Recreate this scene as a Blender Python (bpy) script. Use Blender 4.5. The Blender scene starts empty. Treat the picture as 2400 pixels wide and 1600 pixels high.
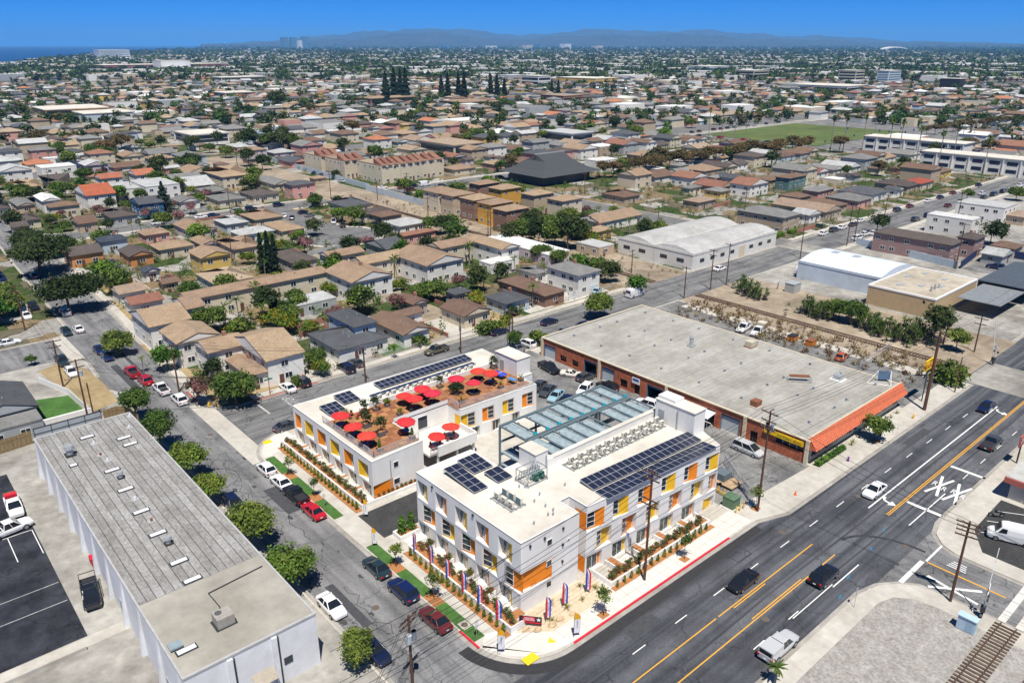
import bpy, math, random
import numpy as np
from mathutils import Matrix, Vector
from math import radians, sin, cos, pi
random.seed(7)
SC = bpy.context.scene
COL = SC.collection
# ------------------------------------------------------------------ camera
# world: X runs along the boulevard, Y along the side street, metres, camera 60 m up over (0,0)
F_PX, W_PX, H_PX, CAM_H = 1807.0, 2400.0, 1600.0, 60.0
PITCH, AZ_X = radians(21.03), radians(48.85)
_bx = Vector((sin(AZ_X), cos(AZ_X), 0)); _by = Vector((-cos(AZ_X), sin(AZ_X), 0))
def _w(v): return Vector((_bx.dot(v), _by.dot(v), v.z))
FW=_w(Vector((0,cos(PITCH),-sin(PITCH)))); RT=_w(Vector((1,0,0))); DN=FW.cross(RT)
cam=bpy.data.cameras.new('camera'); cam_o=bpy.data.objects.new('camera',cam); COL.objects.link(cam_o)
cam.sensor_width=36.0; cam.lens=F_PX/W_PX*36.0; cam.clip_start=1.0; cam.clip_end=200000.0
UP = -DN; BK = -FW
cam_o.matrix_world=Matrix(((RT.x,UP.x,BK.x,0),(RT.y,UP.y,BK.y,0),(RT.z,UP.z,BK.z,CAM_H),(0,0,0,1)))
SC.camera = cam_o
SC.render.resolution_x, SC.render.resolution_y = 1024, 682
# ------------------------------------------------------------------ sky, sun, exposure
SHADOW_AZ, SUN_EL = radians(57.0), radians(66.0)
to_sun=Vector((-cos(SHADOW_AZ)*cos(SUN_EL),-sin(SHADOW_AZ)*cos(SUN_EL),sin(SUN_EL)))
world = bpy.data.worlds.new('World'); SC.world = world; world.use_nodes = True
_n = world.node_tree.nodes; _l = world.node_tree.links; _n.clear()
_sky = _n.new('ShaderNodeTexSky'); _sky.sky_type = 'NISHITA'; _sky.sun_disc = False
_sky.sun_elevation = SUN_EL; _sky.sun_rotation = math.atan2(to_sun.x, to_sun.y)
_sky.altitude=15000; _sky.air_density=2.0; _sky.dust_density=0.0; _sky.ozone_density=6.0
_hs = _n.new('ShaderNodeHueSaturation'); _hs.inputs['Saturation'].default_value = 1.8
_bg = _n.new('ShaderNodeBackground'); _bg.inputs['Strength'].default_value = 0.095
_out = _n.new('ShaderNodeOutputWorld')
_l.new(_sky.outputs[0],_hs.inputs['Color']); _l.new(_hs.outputs[0],_bg.inputs['Color']); _l.new(_bg.outputs[0],_out.inputs['Surface'])
sun=bpy.data.lights.new('sun','SUN'); sun.energy=4.5; sun.angle=radians(0.53); sun.color=(1.0,0.95,0.87)
sun_o = bpy.data.objects.new('sun', sun); COL.objects.link(sun_o)
sun_o.rotation_euler = to_sun.to_track_quat('Z', 'Y').to_euler()
SC.view_settings.view_transform = 'Standard'; SC.view_settings.look = 'None'
SC.view_settings.exposure=0.5; SC.view_settings.gamma=1.0; SC.view_settings.use_curve_mapping=False
try:
    SC.cycles.use_denoising = True
    SC.cycles.max_bounces=6; SC.cycles.diffuse_bounces=3; SC.cycles.glossy_bounces=3
    SC.cycles.transmission_bounces=3; SC.cycles.volume_bounces=1; SC.cycles.transparent_max_bounces=6
    SC.cycles.caustics_reflective = False; SC.cycles.caustics_refractive = False
    SC.cycles.volume_max_steps = 64
except Exception: pass

# ------------------------------------------------------------------ helpers
def P(px, py, z=0.0):
    """the point at height z that a pixel of the 2400x1600 photograph looks at"""
    d = FW + RT * ((px - 1200) / F_PX) + DN * ((py - 800) / F_PX)
    t = (z - CAM_H) / d.z
    return Vector((d.x * t, d.y * t, z))
def project(p):
    q = Vector(p) - Vector((0, 0, CAM_H)); w = q.dot(FW)
    if w < 1: return (-9999, -9999)
    return (1200 + F_PX * q.dot(RT) / w, 800 + F_PX * q.dot(DN) / w)

MATS = {}
def new_mat(name):
    m = bpy.data.materials.new(name); m.use_nodes = True
    nt = m.node_tree; b = nt.nodes['Principled BSDF']
    return m, nt, b
def M(name,col,rough=0.85,var=0.12,scale=1.5,metal=0.0,spec=0.3,coord='pos',stretch=(1,1,1),col2=None,bump=0.0,detail=4.0,rand=0.0,coat=0.0,dirt=0.0):
    """principled material whose colour is broken up by two noises"""
    if name in MATS: return MATS[name]
    m, nt, b = new_mat(name); N, L = nt.nodes, nt.links
    b.inputs['Roughness'].default_value=rough; b.inputs['Metallic'].default_value=metal
    b.inputs['Specular IOR Level'].default_value = spec
    if coat:b.inputs['Coat Weight'].default_value=coat; b.inputs['Coat Roughness'].default_value=0.05
    MATS[name] = m
    if var <= 0 and rand <= 0:
        b.inputs['Base Color'].default_value = (*col, 1); return m
    if coord == 'pos':
        src = N.new('ShaderNodeNewGeometry').outputs['Position']
    else:
        src = N.new('ShaderNodeTexCoord').outputs['Object']
    mp=N.new('ShaderNodeMapping'); mp.inputs['Scale'].default_value=stretch; L.new(src,mp.inputs[0])
    n1=N.new('ShaderNodeTexNoise'); n1.inputs['Scale'].default_value=scale; n1.inputs['Detail'].default_value=detail; n1.inputs['Roughness'].default_value=0.65
    L.new(mp.outputs[0], n1.inputs['Vector'])
    r=N.new('ShaderNodeValToRGB'); r.color_ramp.elements[0].position=0.28; r.color_ramp.elements[1].position=0.72
    c2=col2 or tuple(min(1,c*(1+var))for c in col); c1=col if col2 else tuple(c*(1-var)for c in col)
    r.color_ramp.elements[0].color = (*c1, 1); r.color_ramp.elements[1].color = (*c2, 1)
    L.new(n1.outputs['Fac'], r.inputs[0]); out = r.outputs[0]
    if dirt > 0:
        n2=N.new('ShaderNodeTexNoise'); n2.inputs['Scale'].default_value=scale*0.17; n2.inputs['Detail'].default_value=6; n2.inputs['Roughness'].default_value=0.7
        L.new(mp.outputs[0], n2.inputs['Vector'])
        r2=N.new('ShaderNodeValToRGB'); r2.color_ramp.elements[0].position=0.35; r2.color_ramp.elements[1].position=0.62
        k=1-dirt; r2.color_ramp.elements[0].color=(k,k*0.98,k*0.95,1); r2.color_ramp.elements[1].color=(1,1,1,1)
        L.new(n2.outputs['Fac'], r2.inputs[0])
        mx=N.new('ShaderNodeMixRGB'); mx.blend_type='MULTIPLY'; mx.inputs[0].default_value=1
        L.new(out, mx.inputs[1]); L.new(r2.outputs[0], mx.inputs[2]); out = mx.outputs[0]
    if rand > 0:
        oi = N.new('ShaderNodeObjectInfo'); hs = N.new('ShaderNodeHueSaturation')
        mr=N.new('ShaderNodeMapRange'); mr.inputs['To Min'].default_value=1-rand; mr.inputs['To Max'].default_value=1+rand
        mh=N.new('ShaderNodeMapRange'); mh.inputs['To Min'].default_value=0.5-rand*0.07; mh.inputs['To Max'].default_value=0.5+rand*0.06
        L.new(oi.outputs['Random'],mr.inputs[0]); L.new(oi.outputs['Random'],mh.inputs[0])
        L.new(mr.outputs[0],hs.inputs['Value']); L.new(mh.outputs[0],hs.inputs['Hue']); L.new(out,hs.inputs['Color']); out=hs.outputs[0]
    L.new(out, b.inputs['Base Color'])
    if bump:
        bp=N.new('ShaderNodeBump'); bp.inputs['Strength'].default_value=bump; bp.inputs['Distance'].default_value=0.05
        L.new(n1.outputs['Fac'],bp.inputs['Height']); L.new(bp.outputs[0],b.inputs['Normal'])
    return m
def glass(name='window_glass', col=(0.02, 0.03, 0.04), rough=0.08):
    return M(name, col, rough=rough, var=0.0, spec=0.6)

class MB:
    """collects faces in world (or local) coordinates and builds ONE mesh"""
    def __init__(s): s.v = []; s.f = []; s.m = []; s.sm = []
    def quad(s, a, b, c, d, m=0):
        i=len(s.v); s.v+=[tuple(a),tuple(b),tuple(c),tuple(d)]; s.f.append((i,i+1,i+2,i+3)); s.m.append(m); return s
    def poly(s, pts, m=0):
        i=len(s.v); s.v+=[tuple(p)for p in pts]; s.f.append(tuple(range(i,i+len(pts)))); s.m.append(m); return s
    def box(s, x0, y0, z0, x1, y1, z1, m=0, mt=None, bottom=True):
        i = len(s.v)
        s.v+=[(x0,y0,z0),(x1,y0,z0),(x1,y1,z0),(x0,y1,z0),(x0,y0,z1),(x1,y0,z1),(x1,y1,z1),(x0,y1,z1)]
        fs=[(0,1,5,4),(1,2,6,5),(2,3,7,6),(3,0,4,7),(4,5,6,7)]+([(3,2,1,0)]if bottom else[])
        for k,f in enumerate(fs):s.f.append(tuple(i+j for j in f)); s.m.append(m if(mt is None or k!=4)else mt)
        return s
    def prism(s, poly, z0, z1, m=0, mt=None, bottom=False):
        n = len(poly); i = len(s.v)
        s.v += [(p[0], p[1], z0) for p in poly] + [(p[0], p[1], z1) for p in poly]
        for k in range(n):s.f.append((i+k,i+(k+1)%n,i+n+(k+1)%n,i+n+k)); s.m.append(m)
        s.f.append(tuple(i+n+k for k in range(n))); s.m.append(m if mt is None else mt)
        if bottom: s.f.append(tuple(i+k for k in reversed(range(n)))); s.m.append(m)
        return s
    def cone(s, p0, p1, r0, r1, n=8, m=0, caps=True):
        p0 = Vector(p0); p1 = Vector(p1); d = (p1 - p0)
        if d.length < 1e-6: return s
        d.normalize(); a = d.orthogonal().normalized(); b = d.cross(a); i = len(s.v)
        for p, r in ((p0, r0), (p1, r1)):
            for k in range(n):
                t=2*pi*k/n; q=p+a*(r*cos(t))+b*(r*sin(t)); s.v.append(tuple(q))
        for k in range(n):s.f.append((i+k,i+(k+1)%n,i+n+(k+1)%n,i+n+k)); s.m.append(m)
        if caps:
            s.f.append(tuple(i+k for k in reversed(range(n)))); s.m.append(m)
            s.f.append(tuple(i+n+k for k in range(n))); s.m.append(m)
        return s
    def tube(s, pts, r, n=5, m=0):
        for a, b in zip(pts, pts[1:]): s.cone(a, b, r, r, n, m, caps=False)
        return s
    def bar(s, a, b, w, h, m=0):
        """rectangular bar from a to b, w wide (horizontal), h high"""
        a = Vector(a); b = Vector(b); d = (b - a).normalized()
        sd = Vector((0, 0, 1)).cross(d)
        if sd.length < 1e-4: sd = Vector((1, 0, 0))
        sd.normalize(); up = d.cross(sd); sd *= w / 2; up *= h / 2; i = len(s.v)
        for p in(a,b):s.v+=[tuple(p-sd-up),tuple(p+sd-up),tuple(p+sd+up),tuple(p-sd+up)]
        for f in((0,1,5,4),(1,2,6,5),(2,3,7,6),(3,0,4,7),(3,2,1,0),(4,5,6,7)):s.f.append(tuple(i+j for j in f)); s.m.append(m)
        return s
    def mesh(s, name, mats, org=(0, 0, 0), smooth=False):
        me = bpy.data.meshes.new(name)
        o = org; vv = [(x-o[0], y-o[1], z-o[2]) for x, y, z in s.v]
        me.from_pydata(vv, [], s.f)
        if not isinstance(mats, (list, tuple)): mats = [mats]
        for m in mats: me.materials.append(m)
        if len(mats) > 1: me.polygons.foreach_set('material_index', s.m)
        if smooth: me.polygons.foreach_set('use_smooth', [True] * len(s.f))
        me.update(); return me
def tag(o, label=None, cat=None, group=None, kind=None):
    if label: o['label'] = label
    if cat: o['category'] = cat
    if group: o['group'] = group
    if kind: o['kind'] = kind
    return o
def link(name, data, parent=None, loc=(0, 0, 0), rz=0.0, scale=None):
    o = bpy.data.objects.new(name, data); COL.objects.link(o)
    if parent is not None: o.parent = parent
    o.location = loc
    if rz: o.rotation_euler = (0, 0, rz)
    if scale is not None: o.scale = scale
    return o
ORG = {}
def thing(name, org, label, cat, group=None, rz=0.0):
    o = link(name, None, None, org, rz); o.empty_display_size = 0.3
    ORG[o.name] = tuple(org); return tag(o, label, cat, group)
def part(name, mb, mats, parent, smooth=False):
    """mesh given in world coordinates, put under a thing or part that is not rotated"""
    org=ORG[parent.name]; o=link(name,mb.mesh(name,mats,org,smooth),parent); ORG[o.name]=org; return o
def solo(name, mb, mats, org, label, cat, group=None, smooth=False):
    o=link(name,mb.mesh(name,mats,org,smooth),None,org); ORG[o.name]=tuple(org); return tag(o,label,cat,group)
def struct(name, mb, mats, smooth=False):
    o=link(name,mb.mesh(name,mats,(0,0,0),smooth)); ORG[o.name]=(0,0,0); return tag(o,kind='structure')
def dup(o, loc, rz=0.0, label=None, group=None, scale=None, parent=None, paint=None):
    """copy of a thing with its parts and sub-parts; paint = {old material name: new material}"""
    c = o.copy(); COL.objects.link(c); c.parent = parent
    if parent is None:
        c.location = loc; c.rotation_euler = (0, 0, rz)
        if scale is not None:c.scale=scale if not isinstance(scale,(int,float))else(scale,)*3
    if label: c['label'] = label
    if group: c['group'] = group
    if paint and c.data is not None and c.type == 'MESH':
        for sl in c.material_slots:
            if sl.material and sl.material.name in paint:
                nm = paint[sl.material.name]; sl.link = 'OBJECT'; sl.material = nm
    for ch in o.children: dup(ch, None, parent=c, paint=paint)
    return c
TXT = {}
def text(name,body,size,mat,parent,loc,rot,align='CENTER',extrude=0.003,sx=1.0,line=1.0):
    k = (body, size, mat.name, align, line)
    if k not in TXT:
        cu=bpy.data.curves.new(name,'FONT'); cu.body=body; cu.size=size; cu.align_x=align; cu.align_y='CENTER'
        cu.extrude = extrude; cu.resolution_u = 2; cu.space_line = line
        tmp = bpy.data.objects.new('tmp', cu); COL.objects.link(tmp)
        me=bpy.data.meshes.new_from_object(tmp.evaluated_get(bpy.context.evaluated_depsgraph_get()))
        me.name=name; me.materials.clear(); me.materials.append(mat); bpy.data.objects.remove(tmp); bpy.data.curves.remove(cu); TXT[k]=me
    o=link(name,TXT[k],parent); o.location=loc; o.rotation_euler=rot; o.scale=(sx,1,1); return o
def arc(cx, cy, r, a0, a1, n=8):
    return[(cx+r*cos(radians(a0+(a1-a0)*k/n)),cy+r*sin(radians(a0+(a1-a0)*k/n)))for k in range(n+1)]
NUM=['first','second','third','fourth','fifth','sixth','seventh','eighth','ninth','tenth','eleventh','twelfth','thirteenth','fourteenth','fifteenth','sixteenth','seventeenth','eighteenth','nineteenth','twentieth']
def nth(i):
    if i < 20: return NUM[i]
    t = ['twenty', 'thirty', 'forty', 'fifty', 'sixty', 'seventy', 'eighty', 'ninety']
    if i + 1 < 100:
        n=i+1; return t[n//10-2]+('-'+NUM[n%10-1]if n%10 else 'th').replace('ty','ty')if n%10 else t[n//10-2][:-1]+'ieth'
    return str(i + 1) + 'th'

# ================================================================== ground, roads, pavements
def asphalt(name, base, dark, streak=(0.05, 1.2, 1), crack=0.5, patch=0.5):
    m, nt, b = new_mat(name); N, L = nt.nodes, nt.links; MATS[name] = m
    b.inputs['Roughness'].default_value=0.9; b.inputs['Specular IOR Level'].default_value=0.2
    pos = N.new('ShaderNodeNewGeometry').outputs['Position']
    def noise(scale, detail, stretch=None, rough=0.6):
        n=N.new('ShaderNodeTexNoise'); n.inputs['Scale'].default_value=scale; n.inputs['Detail'].default_value=detail; n.inputs['Roughness'].default_value=rough
        if stretch:
            mp=N.new('ShaderNodeMapping'); mp.inputs['Scale'].default_value=stretch; L.new(pos,mp.inputs[0]); L.new(mp.outputs[0],n.inputs['Vector'])
        else: L.new(pos, n.inputs['Vector'])
        return n.outputs['Fac']
    def ramp(f, p0, c0, p1, c1):
        r=N.new('ShaderNodeValToRGB'); e=r.color_ramp.elements; e[0].position,e[1].position=p0,p1
        e[0].color=(c0,c0,c0,1); e[1].color=(c1,c1,c1,1); L.new(f,r.inputs[0]); return r.outputs[0]
    def mul(a, b_):
        x=N.new('ShaderNodeMixRGB'); x.blend_type='MULTIPLY'; x.inputs[0].default_value=1; L.new(a,x.inputs[1]); L.new(b_,x.inputs[2]); return x.outputs[0]
    mix=N.new('ShaderNodeMixRGB'); mix.inputs[1].default_value=(*base,1); mix.inputs[2].default_value=(*dark,1)
    L.new(ramp(noise(1.0, 3, streak), 0.38, 0, 0.62, 1), mix.inputs[0])
    c = mul(mix.outputs[0], ramp(noise(3.5, 6), 0.3, 0.8, 0.7, 1.15))
    c = mul(c, ramp(noise(0.11, 5, None, 0.7), 0.4, 1 - 0.5 * patch, 0.55, 1.05))
    v=N.new('ShaderNodeTexVoronoi'); v.feature='DISTANCE_TO_EDGE'; v.inputs['Scale'].default_value=0.16
    nz=N.new('ShaderNodeTexNoise'); nz.inputs['Scale'].default_value=0.5; nz.inputs['Detail'].default_value=4; L.new(pos,nz.inputs['Vector'])
    vm=N.new('ShaderNodeVectorMath'); vm.operation='MULTIPLY_ADD'; vm.inputs[1].default_value=(3,3,3); L.new(nz.outputs['Color'],vm.inputs[0]); L.new(pos,vm.inputs[2]); L.new(vm.outputs[0],v.inputs['Vector'])
    c = mul(c, ramp(v.outputs['Distance'], 0.004, 1 - crack, 0.012, 1))
    L.new(c, b.inputs['Base Color']); return m
A_BLVD=asphalt('asphalt_boulevard',(0.125,0.129,0.142),(0.05,0.054,0.064),(0.012,0.5,1),0.4,0.6)
A_SIDE=asphalt('asphalt_old_grey',(0.225,0.225,0.225),(0.145,0.145,0.15),(0.7,0.05,1),0.55,0.5)
A_CROSS=asphalt('asphalt_cross',(0.21,0.21,0.205),(0.13,0.13,0.135),(0.05,0.7,1),0.55,0.5)
A_LOT=asphalt('asphalt_lot',(0.25,0.245,0.235),(0.16,0.16,0.16),(0.3,0.12,1),0.6,0.6)
A_BLACK=asphalt('asphalt_sealed_black',(0.045,0.048,0.06),(0.02,0.022,0.03),(0.25,0.25,1),0.4,0.7)
A_DRIVE=asphalt('asphalt_fresh',(0.055,0.055,0.055),(0.045,0.045,0.045),(0.4,0.4,1),0.2,0.2)
CONC = M('concrete_pavement', (0.50, 0.475, 0.425), 0.9, 0.12, 0.8, dirt=0.22)
CONC_NEW = M('concrete_new', (0.62, 0.60, 0.56), 0.9, 0.07, 0.9, dirt=0.10)
CONC_OLD = M('concrete_old', (0.38, 0.365, 0.33), 0.9, 0.28, 0.4, dirt=0.55, detail=8)
GUTTER = M('concrete_gutter', (0.36, 0.34, 0.31), 0.9, 0.2, 0.7, dirt=0.3)
TAR = M('tar_strip', (0.035, 0.035, 0.037), 0.85, 0.2, 2)
RED = M('red_paint', (0.55, 0.02, 0.04), 0.6, 0.15, 2)
REDOLD = M('red_paint_worn', (0.38, 0.06, 0.06), 0.7, 0.3, 2)
WHITE_LINE = M('road_paint_white', (0.72, 0.72, 0.70), 0.7, 0.14, 3)
WORN_LINE = M('road_paint_worn', (0.42, 0.42, 0.41), 0.8, 0.3, 2)
YEL_LINE = M('road_paint_yellow', (0.72, 0.36, 0.03), 0.7, 0.12, 3)
GRASS=M('lawn_green',(0.04,0.11,0.022),0.95,0.35,1.6,col2=(0.085,0.19,0.04),dirt=.3,detail=8)
DRYGRASS=M('lawn_dry',(0.30,0.22,0.11),0.95,0.3,0.5,col2=(0.42,0.33,0.19),dirt=0.3)
DIRT=M('dry_dirt',(0.27,0.21,0.145),0.95,0.25,0.3,col2=(0.46,0.39,0.30),dirt=0.45,detail=8)
MULCH = M('bark_mulch', (0.36, 0.16, 0.06), 0.95, 0.3, 6)
SAND = M('decomposed_granite', (0.55, 0.45, 0.32), 0.95, 0.15, 2)
TACT = M('tactile_yellow', (0.80, 0.52, 0.02), 0.7, 0.08, 3)

def far_ground():
    m, nt, b = new_mat('city_ground'); N, L = nt.nodes, nt.links
    b.inputs['Roughness'].default_value=0.95; b.inputs['Specular IOR Level'].default_value=0.1
    pos = N.new('ShaderNodeNewGeometry').outputs['Position']
    v=N.new('ShaderNodeTexVoronoi'); v.inputs['Scale'].default_value=0.035; v.distance='CHEBYCHEV'; L.new(pos,v.inputs['Vector'])
    sp = N.new('ShaderNodeSeparateColor'); L.new(v.outputs['Color'], sp.inputs[0])
    r=N.new('ShaderNodeValToRGB'); r.color_ramp.interpolation='CONSTANT'; e=r.color_ramp.elements
    cols=[(0,(0.018,0.032,0.014)),(0.38,(0.035,0.05,0.022)),(0.58,(0.13,0.125,0.12)),(0.70,(0.16,0.125,0.10)),(0.82,(0.24,0.22,0.20)),(0.90,(0.11,0.10,0.095)),(0.96,(0.5,0.49,0.47))]
    e[0].position=0; e[0].color=(*cols[0][1],1); e[1].position=cols[1][0]; e[1].color=(*cols[1][1],1)
    for p, c in cols[2:]: x = e.new(p); x.color = (*c, 1)
    L.new(sp.outputs[0], r.inputs[0])
    ln = N.new('ShaderNodeVectorMath'); ln.operation = 'LENGTH'; L.new(pos, ln.inputs[0])
    mr=N.new('ShaderNodeMapRange'); mr.inputs['From Min'].default_value=1300; mr.inputs['From Max'].default_value=1900; L.new(ln.outputs['Value'],mr.inputs[0])
    nz=N.new('ShaderNodeTexNoise'); nz.inputs['Scale'].default_value=0.2; nz.inputs['Detail'].default_value=6; L.new(pos,nz.inputs['Vector'])
    ra=N.new('ShaderNodeValToRGB'); ra.color_ramp.elements[0].color=(0.10,0.10,0.10,1); ra.color_ramp.elements[1].color=(0.22,0.215,0.21,1); L.new(nz.outputs['Fac'],ra.inputs[0])
    mx=N.new('ShaderNodeMixRGB'); L.new(mr.outputs[0],mx.inputs[0]); L.new(ra.outputs[0],mx.inputs[1]); L.new(r.outputs[0],mx.inputs[2])
    L.new(mx.outputs[0], b.inputs['Base Color']); return m
R_FAR = 34000.0
struct('ground',MB().poly([(R_FAR*cos(2*pi*k/48),R_FAR*sin(2*pi*k/48),-0.05)for k in range(48)]),far_ground())

def lot_mat(name, cols, scale=0.13):
    m,nt,b=new_mat(name); N,L=nt.nodes,nt.links; b.inputs['Roughness'].default_value=0.95; b.inputs['Specular IOR Level'].default_value=0.15
    pos = N.new('ShaderNodeNewGeometry').outputs['Position']
    v=N.new('ShaderNodeTexVoronoi'); v.inputs['Scale'].default_value=scale; v.distance='CHEBYCHEV'; L.new(pos,v.inputs['Vector'])
    sp = N.new('ShaderNodeSeparateColor'); L.new(v.outputs['Color'], sp.inputs[0])
    r=N.new('ShaderNodeValToRGB'); r.color_ramp.interpolation='CONSTANT'; e=r.color_ramp.elements
    e[0].position=0; e[0].color=(*cols[0][1],1); e[1].position=cols[1][0]; e[1].color=(*cols[1][1],1)
    for p, c in cols[2:]: x = e.new(p); x.color = (*c, 1)
    L.new(sp.outputs[0], r.inputs[0])
    n=N.new('ShaderNodeTexNoise'); n.inputs['Scale'].default_value=0.7; n.inputs['Detail'].default_value=6; L.new(pos,n.inputs['Vector'])
    r2=N.new('ShaderNodeValToRGB'); r2.color_ramp.elements[0].position=0.3; r2.color_ramp.elements[0].color=(0.62,0.62,0.62,1); r2.color_ramp.elements[1].position=0.7; r2.color_ramp.elements[1].color=(1.15,1.15,1.15,1); L.new(n.outputs['Fac'],r2.inputs[0])
    mx=N.new('ShaderNodeMixRGB'); mx.blend_type='MULTIPLY'; mx.inputs[0].default_value=1; L.new(r.outputs[0],mx.inputs[1]); L.new(r2.outputs[0],mx.inputs[2]); L.new(mx.outputs[0],b.inputs['Base Color']); return m
LOT=lot_mat('yard_patchwork',[(0,(0.30,0.285,0.26)),(0.18,(0.22,0.165,0.095)),(0.40,(0.05,0.08,0.022)),(0.62,(0.13,0.115,0.075)),(0.78,(0.075,0.09,0.035)),(0.92,(0.38,0.36,0.335))])

# --- boulevard and streets
blvd=struct('boulevard_road',MB().quad((-120,28.3,0.012),(900,28.3,0.012),(900,45.3,0.012),(-120,45.3,0.012)),A_BLVD)
def wx(y): return 30.2 + max(0, y - 150) * 0.035
def ex(y): return 40.0 + max(0, y - 130) * 0.045
ys = [45.0, 130, 150, 200, 300, 420, 600, 900]
sm = MB()
for a,b_ in zip(ys,ys[1:]):sm.quad((wx(a),a,0.004),(ex(a),a,0.004),(ex(b_),b_,0.004),(wx(b_),b_,0.004))
sm.poly([(22,45.0,0.0045),(30.2,45.0,0.0045),(30.2,54,0.0045)]); sm.poly([(40,45.0,0.0045),(50,45.0,0.0045),(40,54,0.0045)])
side = struct('side_street', sm, A_SIDE)
cross=struct('cross_street',MB().quad((41.6,111.5,0.008),(700,111.5,0.008),(700,125.5,0.008),(41.6,125.5,0.008)),A_CROSS)
struct('west_street',MB().quad((-200,169.5,0.0),(wx(170)-.1,169.5,0.0),(wx(184)-.1,184.5,0.0),(-200,184.5,0.0)),A_SIDE)
struct('culdesac_street',MB().quad((45,283.5,0.0),(700,283.5,0.0),(700,295.5,0.0),(45,295.5,0.0)),A_CROSS)
struct('south_street',MB().quad((84,-30,0.004),(100,-30,0.004),(100,29,0.004),(84,29,0.004)),A_SIDE)
# concrete swales across the junctions, gutters
struct('concrete_swale', MB().box(38.2, 104, 0.0, 41.4, 131, 0.016), CONC)
struct('concrete_swale', MB().box(27.8, 168, 0.0, 30.4, 187, 0.02), CONC)
struct('concrete_swale', MB().box(222, 111, 0.0, 232, 126, 0.022), CONC_OLD)
struct('concrete_swale', MB().box(154, 28.5, 0.0, 168, 45, 0.024), CONC_OLD)

# --- site block with its kerb
RP=[(47,111.5)]+arc(47.5,104,7.5,90,180,8)+arc(47.5,52.5,7.5,180,270,10)+[(83,45),(88,43.3),(153,43.3),(153,111.5)]
def inset(poly, d):
    n = len(poly); out = []
    for i in range(n):
        p0 = Vector(poly[i-1]); p1 = Vector(poly[i]); p2 = Vector(poly[(i+1) % n])
        e1 = (p1 - p0).normalized(); e2 = (p2 - p1).normalized()
        n1 = Vector((-e1.y, e1.x)); n2 = Vector((-e2.y, e2.x)); nn = (n1 + n2)
        if nn.length < 1e-6: nn = n1
        nn.normalize(); k=d/max(0.3,nn.dot(n1)); q=p1+nn*k; out.append((q.x,q.y))
    return out
def block(name, poly, mat, kerbmat=CONC, z=0.13, gutter=True):
    o = struct(name, MB().prism(inset(poly, 0.18), -0.04, z - 0.004), mat)
    k = MB(); inn = inset(poly, 0.2); n = len(poly); outp = inset(poly, -0.55)
    for i in range(n):
        j = (i + 1) % n; a, b_, c, d = poly[i], poly[j], inn[j], inn[i]
        k.quad((*a,-0.02),(*b_,-0.02),(*b_,z),(*a,z)); k.quad((*a,z),(*b_,z),(*c,z),(*d,z))
    part('kerb', k, kerbmat, o)
    if gutter:
        g = MB()
        for i in range(n):
            j=(i+1)%n; g.quad((*outp[i],0.018),(*outp[j],0.018),(*poly[j],0.018),(*poly[i],0.018))
        part('gutter', g, GUTTER, o)
    return o
site = block('site_pavement', RP, CONC)
# tar-sealed strip by the corner gutter
t = MB()
for pa,pb in zip(arc(47.5,52.5,8.1,182,268,14),arc(47.5,52.5,8.1,182,268,14)[1:]):
    f = lambda p, k: (47.5 + (p[0] - 47.5) * k, 52.5 + (p[1] - 52.5) * k, 0.021)
    t.quad(f(pa, 1.17), f(pb, 1.17), f(pb, 1.0), f(pa, 1.0))
t.quad((47.2, 43.0, 0.021), (82, 43.3, 0.021), (82, 44.4, 0.021), (47.2, 44.4, 0.021))
part('tar_strip', t, TAR, site)
# red kerbs
def kerbpaint(x0,y0,x1,y1,m):return MB().box(x0,y0,-0.02,x1,y1,0.136,bottom=False)
part('red_kerb', MB().box(48.2, 44.97, 0.0, 77.0, 45.22, 0.137), RED, site)
part('red_kerb', MB().box(39.97, 51.2, 0.0, 40.22, 54.6, 0.137), RED, site)
# slabs: boulevard and side-street pavement, corner plaza
slab = {}
def slabs(parent, x0, y0, x1, y1, sx, sy, mat, z=0.127, j=0.03):
    key = (sx, sy, mat.name)
    if key not in slab:slab[key]=MB().box(j,j,0,sx-j,sy-j,0.018).mesh('slab',mat)
    y = y0
    while y < y1 - 0.01:
        x = x0
        while x < x1 - 0.01:
            link('slab', slab[key], parent, (x, y, z)); x += sx
        y += sy
slabs(site, 48, 45.25, 82.5, 47.6, 1.5, 1.15, CONC_NEW)
slabs(site, 90, 43.6, 135, 46.6, 3.0, 1.5, CONC)
slabs(site, 41.75, 52.5, 43.05, 104.5, 1.3, 1.5, CONC)
o=part('corner_pavement',MB().prism([(40.4,51)]+arc(47.5,52.5,7.1,190,268,8)+[(48,45.3),(48,47.6),(43.2,51.9),(41.8,52.4)],0.12,0.142),CONC_NEW,site)
part('corner_pavement',MB().prism([(47,111.2)]+arc(47.5,104,7.1,95,175,8)+[(40.4,104.6),(43.1,104.6),(44.3,107.6),(47,108.4)],0.12,0.142),CONC_NEW,site)
part('tactile_paving', MB().box(42.3, 45.9, 0.14, 44.0, 47.0, 0.152), TACT, site)
part('tactile_paving', MB().box(42.3, 108.6, 0.14, 43.6, 109.8, 0.152), TACT, site)
part('tactile_paving',MB().box(42.2,127.6,0.10,44.2,128.6,0.142),M('tactile_worn',(0.6,0.45,0.2),0.8,0.2,3),site)
part('tactile_paving',MB().prism([(46.1,46.9),(46.9,46.3),(46.8,47.4)],0.14,0.153),TACT,site)
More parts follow.
